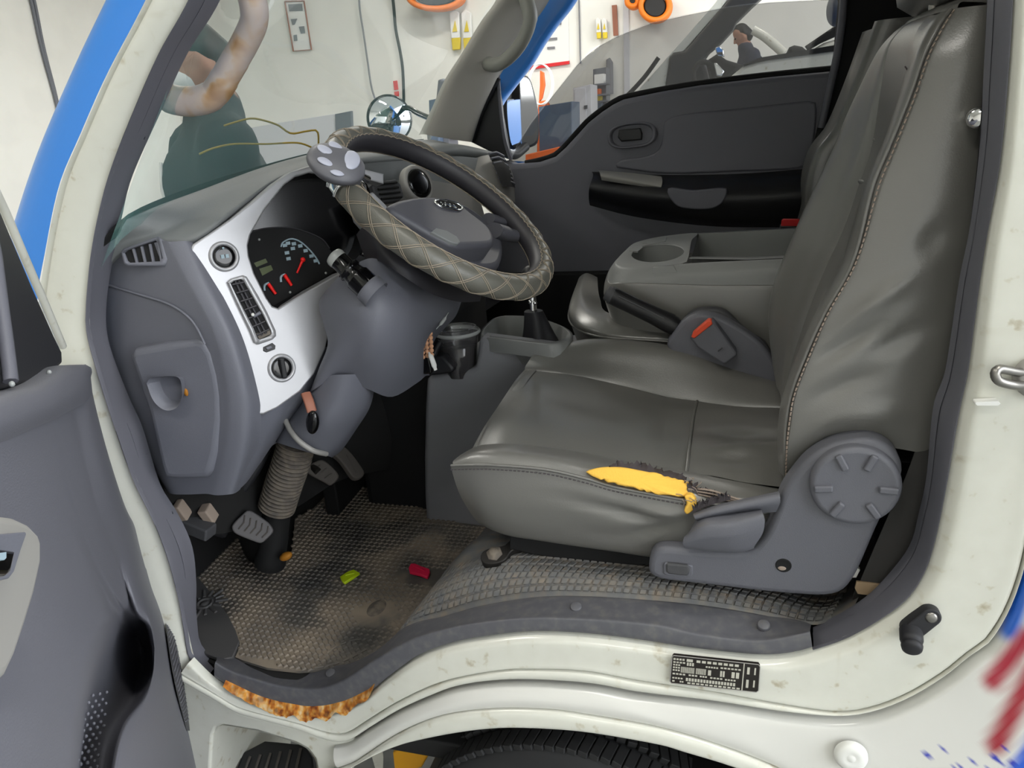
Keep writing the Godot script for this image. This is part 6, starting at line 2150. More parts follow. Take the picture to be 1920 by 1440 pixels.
	loft(mb, [R([1696, 46, -0.44, 1715, 38, -0.34, 1745, 28, -0.22, 1768, 22, -0.165, 1795, 15, -0.14]), R([1708, 36, -0.44, 1730, 24, -0.34, 1762, 12, -0.22, 1784, 8, -0.17, 1805, 3, -0.15]), R([1760, 20, -0.44, 1790, 0, -0.34, 1830, -15, -0.22, 1860, -15, -0.17, 1915, 10, -0.16])], 30, 4)
	part(t, "backrest_roll", mb, M.leather)
	mb = MB.new()
	stitches(mb, smooth_path(shift(blend(seam2, s0, 0.55, 60), Vector3(0, 0, 0.004)), 240), 0.0075, 0.0012)
	part(t, "backrest_stitching", mb, M.thread)
	mb = MB.new()
	tube(mb, smooth_path(seam2, 90), 0.003, 6)
	part(t, "backrest_piping", mb, M.leather)
	for q in [[1752, 14], [1795, 2]]:
		mb = MB.new()
		tube(mb, R([q[0], q[1] + 10, -0.3, q[0] + 4, q[1] - 60, -0.3]), 0.008, 10)
		part(t, "headrest_post", mb, M.steel)
	mb = MB.new()
	box(mb, zp(1800, -110, -0.3), Vector3(0.05, 0.08, 0.13), Basis(Vector3(0, 0, 1), -0.2), 0.035)
	part(t, "headrest", mb, M.leather)
	# small loose thread and hook beside the backrest
	mb = MB.new()
	tube(mb, smooth_path(R([1697, 125, -0.19, 1702, 133, -0.185, 1706, 150, -0.185]), 6), 0.0012, 4)
	part(t, "loose_threads", mb, M.lining)
	# -- recliner cover and levers
	side_trim(t)

func side_trim(t: Node3D):
	var z := -0.06
	var mb := MB.new()
	prism(mb, smooth_path(RZ(z, [1216, 1060, 1220, 1042, 1234, 1029, 1256, 1027, 1330, 1034, 1395, 1034, 1413, 1027, 1437, 998, 1452, 965, 1466, 925, 1490, 890, 1515, 862, 1545, 842, 1580, 829, 1632, 824, 1668, 838, 1688, 862, 1692, 892, 1672, 935, 1645, 990, 1620, 1048, 1602, 1085, 1578, 1112, 1540, 1120, 1440, 1113, 1330, 1100, 1240, 1089, 1218, 1078]), 110, true).slice(0, 109), Vector3(0, 0, -0.035), 0.010, 4)
	var tr := part(t, "recliner_trim", mb, M.seat_trim, "grey plastic seat side trim")
	var c := zp(1602, 905, z)
	var e1 := zp(1690, 905, z) - c
	var r := e1.length()
	mb = MB.new()
	lathe(mb, c, Vector3(0, 0, 1), [[r * 1.0, -0.004], [r * 1.0, 0.008], [r * 0.965, 0.013], [r * 0.88, 0.0155], [r * 0.85, 0.0145], [0.0, 0.0145]], 56)
	var d := part(tr, "recliner_disc", mb, M.seat_trim)
	for k in 6:
		var a := deg_to_rad(62 + k * 60.0 + (-4 if k % 2 else 4))
		var dir := Vector3(cos(a), sin(a), 0)
		mb = MB.new()
		var b := Basis(dir, Vector3(0, 0, 1).cross(dir), Vector3(0, 0, 1))
		box(mb, c + dir * r * 0.70 + Vector3(0, 0, 0.0165), Vector3(r * 0.21, r * 0.085, 0.0035), b, 0.0025)
		part(tr, "disc_fin", mb, M.seat_trim)
	# reclining lever
	mb = MB.new()
	loft(mb, [R([1290, 1003, -0.062, 1315, 966, -0.062, 1370, 958, -0.062, 1427, 952, -0.062]), R([1283, 1006, -0.03, 1318, 985, -0.026, 1375, 977, -0.024, 1430, 962, -0.028]), R([1280, 1018, -0.026, 1318, 1006, -0.020, 1375, 1000, -0.018, 1434, 976, -0.024]), R([1282, 1024, -0.03, 1320, 1016, -0.024, 1375, 1012, -0.022, 1430, 1000, -0.028]), R([1284, 1028, -0.04, 1330, 1032, -0.036, 1385, 1034, -0.036, 1415, 1024, -0.04]), R([1286, 1028, -0.062, 1330, 1034, -0.062, 1385, 1036, -0.062, 1415, 1028, -0.062])], 30, 4)
	part(tr, "reclining_lever", mb, M.seat_trim)
	mb = MB.new()
	loft(mb, [R([1300, 962, -0.07, 1350, 945, -0.07, 1460, 921, -0.07]), R([1300, 966, -0.05, 1350, 950, -0.048, 1462, 927, -0.048]), R([1304, 974, -0.045, 1350, 962, -0.042, 1463, 942, -0.044]), R([1310, 978, -0.06, 1360, 968, -0.06, 1455, 960, -0.06])], 24, 4)
	part(tr, "lever_shroud", mb, M.seat_trim)
	# square button and screw hole
	mb = MB.new()
	prism(mb, RZ(z + 0.003, [1243, 1060, 1248, 1055, 1290, 1058, 1299, 1062, 1299, 1078, 1294, 1084, 1252, 1080, 1244, 1076]), Vector3(0, 0, -0.008), 0.002)
	var bz := part(tr, "button_bezel", mb, M.seat_trim)
	mb = MB.new()
	prism(mb, RZ(z + 0.006, [1248, 1061, 1252, 1057, 1288, 1060, 1293, 1064, 1292, 1076, 1288, 1081, 1254, 1077, 1249, 1073]), Vector3(0, 0, -0.008), 0.003)
	part(tr, "square_button", mb, M.dash_dark)
	var hcn := zp(1469, 1060, z)
	mb = MB.new()
	lathe(mb, hcn, Vector3(0, 0, 1), [[0.0115, 0.0003], [0.0105, 0.0015], [0.0095, 0.0006], [0.0, 0.0004]], 24)
	part(tr, "screw_hole", mb, M.dull_black)
	mb = MB.new()
	ball(mb, hcn + Vector3(-0.002, -0.005, 0.0005), Vector3(0.006, 0.0035, 0.001), Basis(), 6)
	part(tr, "screw_head", mb, M.thread)
	# belt that runs down behind the seat to its floor anchor
	var b := thing("seat_belt", "dark seat belt webbing running to its floor anchor by the rear door seal", "seat belt", zp(1650, 1100, -0.1))
	mb = MB.new()
	var l := R([1762, 700, -0.12, 1735, 790, -0.115, 1700, 890, -0.10, 1660, 980, -0.09, 1612, 1092, -0.085])
	var rr := R([1800, 720, -0.12, 1790, 800, -0.115, 1775, 900, -0.10, 1740, 1000, -0.09, 1680, 1110, -0.085])
	loft(mb, [shift(l, Vector3(0, 0, -0.002)), l, blend(l, rr, 0.5, 30, 0.002), rr, shift(rr, Vector3(0, 0, -0.002))], 30, 3)
	part(b, "webbing", mb, M.belt)
	mb = MB.new()
	prism(mb, RZ(-0.080, [1606, 1091, 1650, 1096, 1640, 1118, 1608, 1114, 1603, 1104]), Vector3(0, 0, -0.004), 0.001)
	part(b, "sewn_label", mb, M.belt_label)
	mb = MB.new()
	prism(mb, RZ(-0.088, [1600, 1070, 1608, 1066, 1613, 1070, 1606, 1084, 1597, 1084]), Vector3(0, 0, -0.01), 0.002)
	part(b, "anchor_tab", mb, M.white_plastic)
	mb = MB.new()
	prism(mb, RZ(-0.086, [1598, 1118, 1606, 1100, 1650, 1106, 1640, 1140, 1600, 1150]), Vector3(0, 0, -0.01), 0.002)
	part(b, "anchor_plate", mb, M.dark_steel)
	var hk := thing("coat_hook", "small chrome knob on the rear pillar beside the seat back", "hook", zp(1832, 222, -0.08))
	mb = MB.new()
	lathe(mb, zp(1840, 222, -0.10), Vector3(-0.55, 0.1, 1), [[0.009, -0.02], [0.009, 0.0], [0.0125, 0.004], [0.0135, 0.010], [0.012, 0.018], [0.008, 0.021], [0.0, 0.022]], 20)
	part(hk, "knob", mb, M.chrome)
	mb = MB.new()
	lathe(mb, zp(1846, 222, -0.115), Vector3(-0.55, 0.1, 1), [[0.0, 0.004], [0.018, 0.004], [0.02, 0.0]], 20)
	part(hk, "base", mb, M.dark_steel)

# ---- driver's door, standing open at the left
func driver_door():
	var o := zp(167, 690, 0.05)
	var ang := deg_to_rad(50)
	var n := Vector3(sin(ang), 0, -cos(ang))      # towards the cab
	var t := thing("driver_door", "open driver's door with dark grey inner trim and moulded pocket", "door", pl(330, 1440, o, n) + Vector3(0, -0.2, 0))
	var row := func(a: Array) -> PackedVector3Array:   # px, py, lift, ...
		var r := PackedVector3Array()
		for i in range(0, a.size(), 3):
			r.append(pl(a[i], a[i + 1], o + n * a[i + 2], n))
		return r
	var e0: PackedVector3Array = row.call([162, 682, -0.03, 172, 700, -0.03, 176, 740, -0.03, 204, 850, -0.03, 237, 945, -0.03, 262, 988, -0.03, 275, 1040, -0.03, 293, 1092, -0.03, 328, 1122, -0.03, 348, 1165, -0.03, 362, 1290, -0.03, 371, 1380, -0.03, 379, 1450, -0.03, 385, 1600, -0.03])
	var e1: PackedVector3Array = row.call([158, 684, -0.004, 168, 705, -0.004, 172, 745, -0.004, 200, 852, -0.004, 232, 948, -0.004, 257, 992, -0.004, 269, 1042, -0.004, 287, 1096, -0.004, 322, 1130, -0.004, 343, 1170, -0.004, 357, 1290, -0.004, 367, 1380, -0.004, 374, 1450, -0.004, 380, 1600, -0.004])
	var e2: PackedVector3Array = row.call([150, 690, 0.006, 158, 712, 0.006, 162, 750, 0.006, 188, 860, 0.006, 218, 955, 0.004, 242, 1005, 0.002, 258, 1060, 0.002, 275, 1110, 0.004, 300, 1160, 0.008, 315, 1220, 0.008, 318, 1290, 0.008, 322, 1380, 0.008, 330, 1450, 0.008, 336, 1600, 0.008])
	var e3: PackedVector3Array = row.call([120, 700, 0.004, 128, 722, 0.004, 140, 770, 0.0, 165, 880, -0.002, 195, 980, -0.002, 225, 1050, -0.002, 240, 1100, 0.0, 256, 1140, 0.006, 282, 1175, 0.014, 291, 1240, 0.014, 275, 1300, 0.014, 240, 1360, 0.014, 220, 1440, 0.014, 205, 1600, 0.014])
	var e4: PackedVector3Array = row.call([115, 705, 0.004, 122, 727, 0.004, 135, 775, 0.0, 160, 885, -0.002, 190, 990, -0.002, 220, 1060, -0.002, 236, 1110, -0.002, 248, 1148, -0.008, 276, 1180, -0.02, 285, 1240, -0.02, 268, 1300, -0.02, 233, 1360, -0.02, 213, 1440, -0.02, 198, 1600, -0.02])
	var e5: PackedVector3Array = row.call([100, 715, 0.004, 110, 735, 0.004, 125, 785, 0.0, 150, 900, -0.002, 180, 1000, -0.002, 210, 1080, -0.004, 228, 1130, -0.006, 238, 1160, -0.03, 258, 1195, -0.05, 262, 1240, -0.05, 245, 1300, -0.05, 205, 1370, -0.05, 190, 1440, -0.05, 175, 1600, -0.05])
	var e6: PackedVector3Array = row.call([80, 720, 0.004, 90, 742, 0.004, 110, 795, 0.0, 135, 910, -0.002, 165, 1010, -0.002, 195, 1090, -0.004, 215, 1140, -0.006, 218, 1170, -0.03, 215, 1210, -0.05, 195, 1260, -0.05, 175, 1320, -0.05, 165, 1380, -0.05, 158, 1440, -0.05, 150, 1600, -0.05])
	var e7: PackedVector3Array = row.call([60, 725, 0.004, 70, 748, 0.004, 95, 805, 0.0, 120, 920, -0.002, 150, 1020, 0.0, 180, 1100, 0.002, 200, 1150, 0.004, 188, 1185, 0.006, 172, 1235, 0.006, 158, 1290, 0.006, 148, 1340, 0.006, 144, 1390, 0.006, 138, 1440, 0.006, 130, 1600, 0.006])
	var e8: PackedVector3Array = row.call([20, 738, 0.004, 25, 765, 0.006, 50, 830, 0.002, 85, 940, 0.0, 110, 1040, 0.0, 135, 1120, 0.004, 150, 1180, 0.008, 135, 1250, 0.012, 120, 1320, 0.012, 112, 1380, 0.012, 105, 1420, 0.012, 102, 1450, 0.012, 98, 1490, 0.012, 90, 1600, 0.012])
	var e9: PackedVector3Array = row.call([-60, 760, 0.004, -60, 790, 0.01, -40, 850, 0.006, -20, 940, 0.004, 0, 1060, 0.004, 20, 1180, 0.008, 30, 1270, 0.014, 32, 1330, 0.02, 28, 1380, 0.02, 26, 1400, 0.02, 24, 1430, 0.02, 22, 1460, 0.02, 20, 1500, 0.02, 10, 1600, 0.02])
	var e10: PackedVector3Array = row.call([-300, 830, 0.004, -300, 860, 0.01, -300, 900, 0.01, -300, 960, 0.01, -300, 1060, 0.01, -300, 1180, 0.01, -300, 1270, 0.02, -300, 1330, 0.02, -300, 1380, 0.02, -300, 1400, 0.02, -300, 1430, 0.02, -300, 1460, 0.02, -300, 1500, 0.02, -300, 1600, 0.02])
	var mb := MB.new()
	loft(mb, [e0, e1, e2, e3, e4, e5, e6, e7, e8, e9, e10], 90, 5)
	part(t, "inner_trim", mb, M.door_trim)
	# top ledge
	mb = MB.new()
	var le: PackedVector3Array = row.call([166, 690, 0.004, 162, 684, 0.008, 120, 686, 0.008, 100, 700, 0.008, 70, 720, 0.008, 20, 735, 0.008, -60, 760, 0.008])
	var lf: PackedVector3Array = row.call([170, 712, 0.006, 158, 716, 0.018, 128, 735, 0.018, 100, 755, 0.018, 66, 768, 0.018, 10, 790, 0.018, -60, 815, 0.018])
	var lg: PackedVector3Array = row.call([172, 740, 0.002, 160, 755, 0.008, 132, 770, 0.008, 105, 785, 0.006, 70, 800, 0.006, 15, 825, 0.006, -60, 850, 0.006])
	loft(mb, [shift(le, -n * 0.06), le, lf, lg], 40, 4)
	part(t, "belt_ledge", mb, M.door_trim)
	# outer skin behind the trim
	mb = MB.new()
	var sk := RP(o, n, [172, 690, 240, 945, 268, 990, 300, 1100, 355, 1180, 380, 1400, 390, 1620, -300, 1700, -300, 780], -0.085)
	prism(mb, sk, -n * 0.03, 0.004)
	part(t, "door_skin", mb, M.white_paint)
	# ribbed rubber buffer on the hinge side
	mb = MB.new()
	var bg := loft(mb, [row.call([308, 1118, 0.004, 312, 1180, 0.012, 320, 1240, 0.012, 332, 1300, 0.01, 350, 1370, 0.004]), row.call([318, 1112, 0.004, 328, 1180, 0.02, 336, 1240, 0.02, 346, 1300, 0.016, 356, 1370, 0.006]), row.call([335, 1140, -0.01, 347, 1180, 0.006, 355, 1240, 0.006, 361, 1300, 0.004, 366, 1370, -0.004])], 40, 5)
	var rb := part(t, "ribbed_buffer", mb, M.dash_dark)
	for k in range(3, 37):
		mb = MB.new()
		tube(mb, PackedVector3Array([bg[1][k] + n * 0.001, bg[4][k] + n * 0.0012, bg[7][k] + n * 0.001]), 0.0012, 4)
		part(rb, "rib", mb, M.door_trim)
	# speaker holes in the pocket
	mb = MB.new()
	for r in 14:
		for k in 5:
			var x := 148.0 + k * 13.0 + (r % 2) * 6.0 - r * 0.8
			var y := 1310.0 + r * 10.5 - k * 3.0
			if x < 205 - r * 1.5 and y < 1460:
				ball(mb, pl(x, y, o - n * 0.028 + n * (0.012 if k == 0 else 0.0), n), Vector3.ONE * 0.0022, Basis(), 4)
	var sp := part(t, "speaker_dimples", mb, M.door_trim)
	sp.set_meta("kind", "stuff")
	# silver armrest with the window switch
	mb = MB.new()
	var ao: PackedVector3Array = RP(o, n, [-120, 962, 0, 964, 30, 968, 55, 980, 72, 998, 79, 1020, 79, 1060, 66, 1120, 48, 1180, 30, 1235, 15, 1268, 0, 1278, -120, 1278], 0.045)
	prism(mb, ao, -n * 0.05, 0.006, 4)
	var ar := part(t, "armrest_panel", mb, M.silver_dusty, "pale silver switch panel")
	mb = MB.new()
	prism(mb, RP(o, n, [-60, 1003, 0, 1001, 48, 997, 50, 1002, 40, 1030, 27, 1072, 18, 1084, 0, 1088, -60, 1088], 0.047), -n * 0.004, 0.001)
	part(ar, "switch_well", mb, M.dash_grey)
	mb = MB.new()
	prism(mb, RP(o, n, [-60, 1030, 5, 1028, 30, 1032, 27, 1052, 22, 1074, 15, 1079, -60, 1080], 0.054), -n * 0.008, 0.003)
	var ws := part(ar, "window_switch", mb, M.gloss_black)
	mb = MB.new()
	prism(mb, RP(o, n, [-10, 1038, 12, 1035, 12, 1046, 8, 1050, -10, 1050], 0.056), -n * 0.003)
	part(ar, "switch_symbol", mb, M.gauge_white)
	# window frame corner
	mb = MB.new()
	prism(mb, RP(o, n, [-80, 240, -10, 372, 0, 392, 20, 440, 60, 535, 100, 625, 117, 660, 118, 682, 100, 698, 70, 719, 30, 724, -20, 738, -80, 760], -0.01), -n * 0.03, 0.006)
	var wf := part(t, "window_frame", mb, M.black_plastic)
	mb = MB.new()
	tube(mb, smooth_path(RP(o, n, [-30, 385, -12, 470, 0, 560, 12, 650, 20, 715], 0.0), 20), 0.007, 8)
	part(wf, "glass_channel", mb, M.rubber_seal)
	mb = MB.new()
	tube(mb, smooth_path(RP(o, n, [-60, 250, -8, 360, 10, 398, 45, 480, 80, 560, 118, 650], -0.03), 30), 0.006, 8)
	part(t, "frame_edge", mb, M.white_paint)
	for q in [[22, 724], [92, 702]]:
		mb = MB.new()
		ball(mb, pl(q[0], q[1] - 4, o + n * 0.004, n), Vector3.ONE * 0.003, Basis(), 5)
		part(wf, "screw", mb, M.clear_cap)

# ---- what stands and hangs in the garage
func plate(a: Array, z: float, thick := 0.02, bevel := 0.0) -> MB:
	var mb := MB.new()
	prism(mb, RZ(z, a), Vector3(0, 0, -thick), bevel)
	return mb
func garage_things():
	var W := -9.97
	# wheel in the arch
	var wc := Vector3(-0.29, -0.555, -0.115)
	var t := thing("tire", "black ribbed truck tire just under the white wheel arch", "tire", Vector3(wc.x, GROUND, wc.z))
	var mb := MB.new()
	var rr := 0.34
	lathe(mb, wc, Vector3(0, 0, 1), [[0.17, 0.10], [0.24, 0.115], [0.30, 0.118], [0.325, 0.108], [0.334, 0.088], [0.336, 0.0], [0.334, -0.088], [0.325, -0.108], [0.30, -0.118], [0.24, -0.115], [0.17, -0.10]], 96)
	var ca := part(t, "carcass", mb, M.tire)
	for row in 4:
		var zc: float = [0.086, 0.036, -0.016, -0.066][row]
		for k in 30:
			var a := PI * 0.5 + (k - 15 + (row % 2) * 0.5) * 0.058
			var d := Vector3(cos(a), sin(a), 0)
			var s := Vector3(-sin(a), cos(a), 0)
			mb = MB.new()
			var tilt := Basis(d, 0.25 if row % 2 else -0.2)
			box(mb, wc + d * (rr - (0.006 if row == 0 else 0.0)) + Vector3(0, 0, zc), Vector3(0.0085, 0.006, 0.021), Basis(tilt * s, d, tilt * Vector3(0, 0, 1)), 0.0015)
			part(ca, "tread_block", mb, M.tire)
	mb = MB.new()
	lathe(mb, wc, Vector3(0, 0, 1), [[0.0, 0.05], [0.08, 0.05], [0.15, 0.07], [0.175, 0.1]], 40)
	part(t, "rim", mb, M.steel)
	t = thing("lift_arm", "yellow steel lift arm end beside the tire", "lift arm", Vector3(-0.75, GROUND, -0.3))
	mb = MB.new()
	prism(mb, R([736, 1412, -0.16, 800, 1380, -0.16, 822, 1380, -0.16, 806, 1412, -0.16, 790, 1440, -0.16, 740, 1450, -0.16]), Vector3(-0.02, -0.03, -0.3), 0.004)
	part(t, "arm", mb, M.yellow_steel)
	mb = MB.new()
	box(mb, Vector3(-0.62, (GROUND - 0.36) / 2 - 0.02, -0.38), Vector3(0.04, (-0.36 - GROUND) / 2 - 0.01, 0.04), Basis(), 0.005)
	part(t, "post", mb, M.yellow_steel)
	# wall notices
	var q := thing("framed_notice", "slanted clear-sleeved paper notice on the far wall left of the cables", "notice", zp(560, 95, W))
	part(q, "sheet", plate([534, 3, 570, 2, 584, 93, 550, 96], W, 0.02), M.paper)
	for a in [[540, 8, 566, 7, 567, 20, 542, 21], [545, 36, 557, 35, 552, 46, 548, 47], [560, 50, 570, 49, 572, 62, 564, 63], [550, 66, 556, 65, 557, 76, 551, 77]]:
		part(q, "print_block", plate(a, W + 0.012, 0.01), M.print_grey)
	mb = MB.new()
	tube(mb, closed_row(RZ(W + 0.012, [534, 3, 570, 2, 584, 93, 550, 96])), 0.012, 5)
	part(q, "sleeve_rim", mb, M.copper_strap)
	for k in [[842, 20, "hanging pair of white and yellow bags on the far wall by the far pillar"], [1116, 34, "hanging pair of white and yellow bags seen above the tinted glass"]]:
		var s: float = 1.0 if k[0] < 1000 else 0.52
		var b := thing("hanging_bags", k[2], "bag", zp(k[0] + 20 * s, k[1] + 73 * s, W + 0.05), "white and yellow bags on the wall")
		for j in 2:
			var x: float = k[0] + j * 22 * s
			var y: float = k[1]
			part(b, "bag", plate([x, y + 4 * s, x + 9 * s, y - 2 * s, x + 18 * s, y + 4 * s, x + 20 * s, y + 50 * s, x + 4 * s, y + 52 * s], W + 0.06, 0.05, 0.01), M.paper)
			part(b, "bag_base", plate([x + 4 * s, y + 52 * s, x + 20 * s, y + 50 * s, x + 20 * s, y + 72 * s, x + 6 * s, y + 74 * s], W + 0.06, 0.05, 0.01), M.print_yellow)
			part(b, "bag_print", plate([x + 6 * s, y + 40 * s, x + 11 * s, y + 18 * s, x + 15 * s, y + 39 * s], W + 0.075, 0.01), M.print_yellow)
	q = thing("red_wall_mark", "small red vertical sign on the wall beside the black cable", "sign", zp(742, 182, W))
	for a in [[737, 152, 744, 151, 746, 168, 739, 169], [739, 172, 747, 171, 747, 180, 740, 181]]:
		part(q, "mark", plate(a, W, 0.02), M.print_red)
	# cables
	for c in [["black_cable", M.cable_black, 0.022, "black cable hanging in front of the far wall", [733, -30, 738, 10, 742, 55, 750, 95, 755, 130, 757, 185, 756, 235]], ["grey_cable", M.print_grey, 0.014, "thin grey cable hanging left of the black cable", [672, -30, 675, 20, 682, 65, 690, 120, 697, 165, 708, 200, 715, 230]]]:
		mb = MB.new()
		tube(mb, smooth_path(RZ(W + 0.1, c[4]), 40), c[2], 8)
		solo(c[0], mb, c[1], c[3], "cable")
	mb = MB.new()
	for k in 2:
		var p := smooth_path(RP(Vector3(-8.77, 0, 0), Vector3(1, 0, 0), [40 + k * 7, -60, 58 + k * 6, 0, 78 + k * 4, 90, 104 + k * 2, 185, 120, 260]), 20)
		tube(mb, p, 0.02, 8)
	solo("wall_conduit", mb, M.cabinet_grey, "dark conduit running down the wall left of the blue pillar", "conduit")
	# glazed panel low on the wall
	q = thing("wall_panel", "pale panel with a grey fan grille low on the wall behind the windshield", "panel", zp(590, 300, W))
	part(q, "board", plate([440, 245, 523, 230, 630, 213, 630, 330, 440, 345], W, 0.04, 0.01), M.cabinet_white)
	part(q, "grille_box", plate([628, 214, 658, 208, 662, 300, 630, 305], W + 0.03, 0.07, 0.01), M.cabinet_grey)
	q = thing("grey_machine", "grey machine with a rounded top beside the far pillar", "machine", zp(825, 240, -7.0))
	mb = MB.new()
	var gm := zp(825, 240, -7.1)
	box(mb, Vector3(gm.x, (gm.y + GROUND) / 2, -7.15), Vector3(0.12, (gm.y - GROUND) / 2, 0.14))
	part(q, "stand", mb, M.cabinet_grey)
	part(q, "column", plate([820, 150, 828, 147, 838, 148, 845, 160, 850, 260, 815, 262, 817, 180], -7.0, 0.3, 0.03), M.cabinet_grey)
	part(q, "cabinet", plate([803, 188, 822, 184, 824, 270, 806, 272], -6.9, 0.3, 0.02), M.steel_blue)
	# big white sign with a red band
	q = thing("white_sign", "large white wall sign with a red bottom band", "sign", zp(1035, 125, W))
	part(q, "board", plate([985, -20, 1064, -28, 1067, 116, 990, 124], W, 0.04, 0.005), M.paper)
	part(q, "red_band", plate([990, 124, 1067, 114, 1067, 120, 990, 131], W + 0.01, 0.04), M.print_red)
	for a in [[1022, 72, 1044, 70, 1044, 74, 1022, 76], [1026, 88, 1040, 87, 1040, 91, 1026, 92], [1044, 36, 1052, 35, 1052, 46, 1044, 47]]:
		part(q, "print_block", plate(a, W + 0.02, 0.02), M.print_grey)
	# orange fan
	q = thing("orange_fan", "orange-bladed floor fan beyond the wing mirror", "fan", zp(1015, 290, -8.5))
	mb = MB.new()
	var fc := zp(1014, 158, -8.5)
	for k in 3:
		tube(mb, disc(fc + Vector3(0, 0, 0.05 * (k - 1)), rt * 0.14, up * 0.24, 30), 0.008, 5, true)
	part(q, "cage", mb, M.paper)
	stand(q, 1012, 298, -8.55, 0.05, M.fan_orange)
	part(q, "blade", plate([1012, 132, 1019, 136, 1021, 160, 1016, 184, 1010, 192, 1012, 160], -8.5, 0.05, 0.01), M.fan_orange)
	part(q, "base", plate([1010, 190, 1022, 188, 1028, 196, 1020, 204, 1014, 300, 1006, 300, 1008, 205], -8.5, 0.1, 0.01), M.fan_orange)
	# reels of orange hose on the wall
	for k in [[818, -6, 52, 24, "brown-orange hose reel at the top of the windshield"], [1187, 3, 10, 10, "small orange hose coil above the window glass"], [1229, 12, 26, 26, "large orange hose reel with a black drum above the window glass"]]:
		var r := thing("hose_reel", k[4], "hose reel", zp(k[0], k[1] + k[3], W + 0.2), "hose reels on the far wall")
		var c := zp(k[0], k[1], W + 0.2)
		var ru: Vector3 = up * (k[3] / LENS * 11.2)
		var rs: Vector3 = rt * (k[2] / LENS * 11.2)
		mb = MB.new()
		for j in 3:
			tube(mb, disc(c + Vector3(0, 0, 0.06 * j - 0.06), rs * 0.88, ru * 0.88, 36), 0.035, 8, true)
		part(r, "hose", mb, M.orange_plastic)
		mb = MB.new()
		prism(mb, disc(c + Vector3(0, 0, 0.06), rs * 0.68, ru * 0.68, 30), Vector3(0, 0, -0.15), 0.02)
		part(r, "drum", mb, M.cable_black)
	# columns and pipes on the right part of the wall
	for k in [["wall_pipe", 1084, 1086, M.print_grey, 0, 118, "thin pipe on the wall right of the white sign"], ["wall_post", 1147, 1156, M.copper_strap, 10, 66, "tan post on the wall above the tinted glass"], ["wall_post", 1168, 1178, M.cabinet_white, -10, 220, "white post on the wall between the tan post and the hose coil"]]:
		solo(k[0], plate([k[1], k[4], k[2], k[4] - 1, k[2] + 3, k[5], k[1] + 3, k[5] + 1], W, 0.06), k[3], k[6], "post")
	# cabinets and shelves seen through the tinted glass
	q = thing("white_cabinet", "white cabinet seen through the tinted window left of the shelf", "cabinet", zp(1092, 330, -8.8))
	stand(q, 1094, 330, -8.8, 0.1, M.cabinet_white)
	part(q, "body", plate([1074, 165, 1108, 158, 1112, 330, 1078, 335], -8.6, 0.4, 0.01), M.cabinet_white)
	part(q, "door", plate([1077, 168, 1098, 164, 1101, 300, 1080, 303], -8.58, 0.02, 0.005), M.cabinet_white)
	part(q, "handle", plate([1095, 198, 1101, 197, 1101, 204, 1095, 205], -8.56, 0.02), M.print_dark)
	q = thing("dark_shelf", "dark shelf rack with small boxes behind the tinted window", "shelf", zp(1125, 330, -8.9))
	stand(q, 1126, 328, -9.45, 0.08, M.cabinet_grey)
	for y in [157, 177, 189, 213]:
		part(q, "shelf_board", plate([1112, y + 1, 1138, y - 2, 1138, y + 1, 1112, y + 4], -9.08, 0.25), M.cabinet_grey)
	part(q, "rack", plate([1112, 130, 1136, 126, 1138, 330, 1114, 332], -9.3, 0.3), M.cabinet_grey)
	for a in [[1114, 140, 1132, 138, 1132, 156, 1114, 158, "p"], [1114, 168, 1124, 166, 1124, 176, 1114, 178, "o"], [1115, 180, 1126, 178, 1126, 188, 1115, 190, "y"], [1115, 190, 1127, 188, 1127, 212, 1116, 214, "g"]]:
		var mm: Material = {"p": M.paper, "o": M.fan_orange, "y": M.print_yellow, "g": M.steel_blue}[a[8]]
		solo("storage_box", plate(a.slice(0, 8), -9.14, 0.15, 0.005), mm, {"p": "pale box on the top of the dark shelf", "o": "orange box on the dark shelf", "y": "small yellow box above the blue one", "g": "blue-grey box low on the dark shelf"}[a[8]], "box", "boxes on the dark shelf")
	solo("hanging_overall", plate([1136, 112, 1142, 108, 1147, 116, 1148, 175, 1136, 178], -9.9, 0.12, 0.02), M.print_grey, "grey overall hanging beside the dark shelf", "overall")
	q = thing("work_bench", "grey work bench with an orange tray beyond the wing mirror", "work bench", zp(1030, 330, -7.4))
	mb = MB.new()
	var wb := zp(1040, 340, -7.5)
	box(mb, Vector3(wb.x, (wb.y + GROUND) / 2, -7.6), Vector3(0.2, (wb.y - GROUND) / 2 + 0.02, 0.2))
	part(q, "cabinet_base", mb, M.steel_blue)
	part(q, "bench", plate([1010, 200, 1072, 190, 1074, 345, 1012, 350], -7.4, 0.4, 0.01), M.steel_blue)
	part(q, "orange_tray", plate([985, 290, 1062, 272, 1064, 300, 985, 305], -7.3, 0.5, 0.01), M.fan_orange)
	# the parked white truck and the car behind it
	other_truck()
	# yellow lines that look like reflections, built as thin strands
	mb = MB.new()
	tube(mb, smooth_path(R([374, 289, -0.35, 400, 278, -0.38, 440, 270, -0.42, 500, 270, -0.5, 560, 268, -0.58, 592, 280, -0.62]), 30), 0.0022, 6)
	tube(mb, smooth_path(R([420, 236, -0.45, 445, 228, -0.46, 475, 222, -0.48, 520, 234, -0.54, 545, 250, -0.56, 575, 246, -0.6, 595, 246, -0.62, 597, 275, -0.64]), 30), 0.0022, 6)
	solo("yellow_lines", mb, M.line_yellow, "thin yellow lines looping across the base of the windshield", "wire")

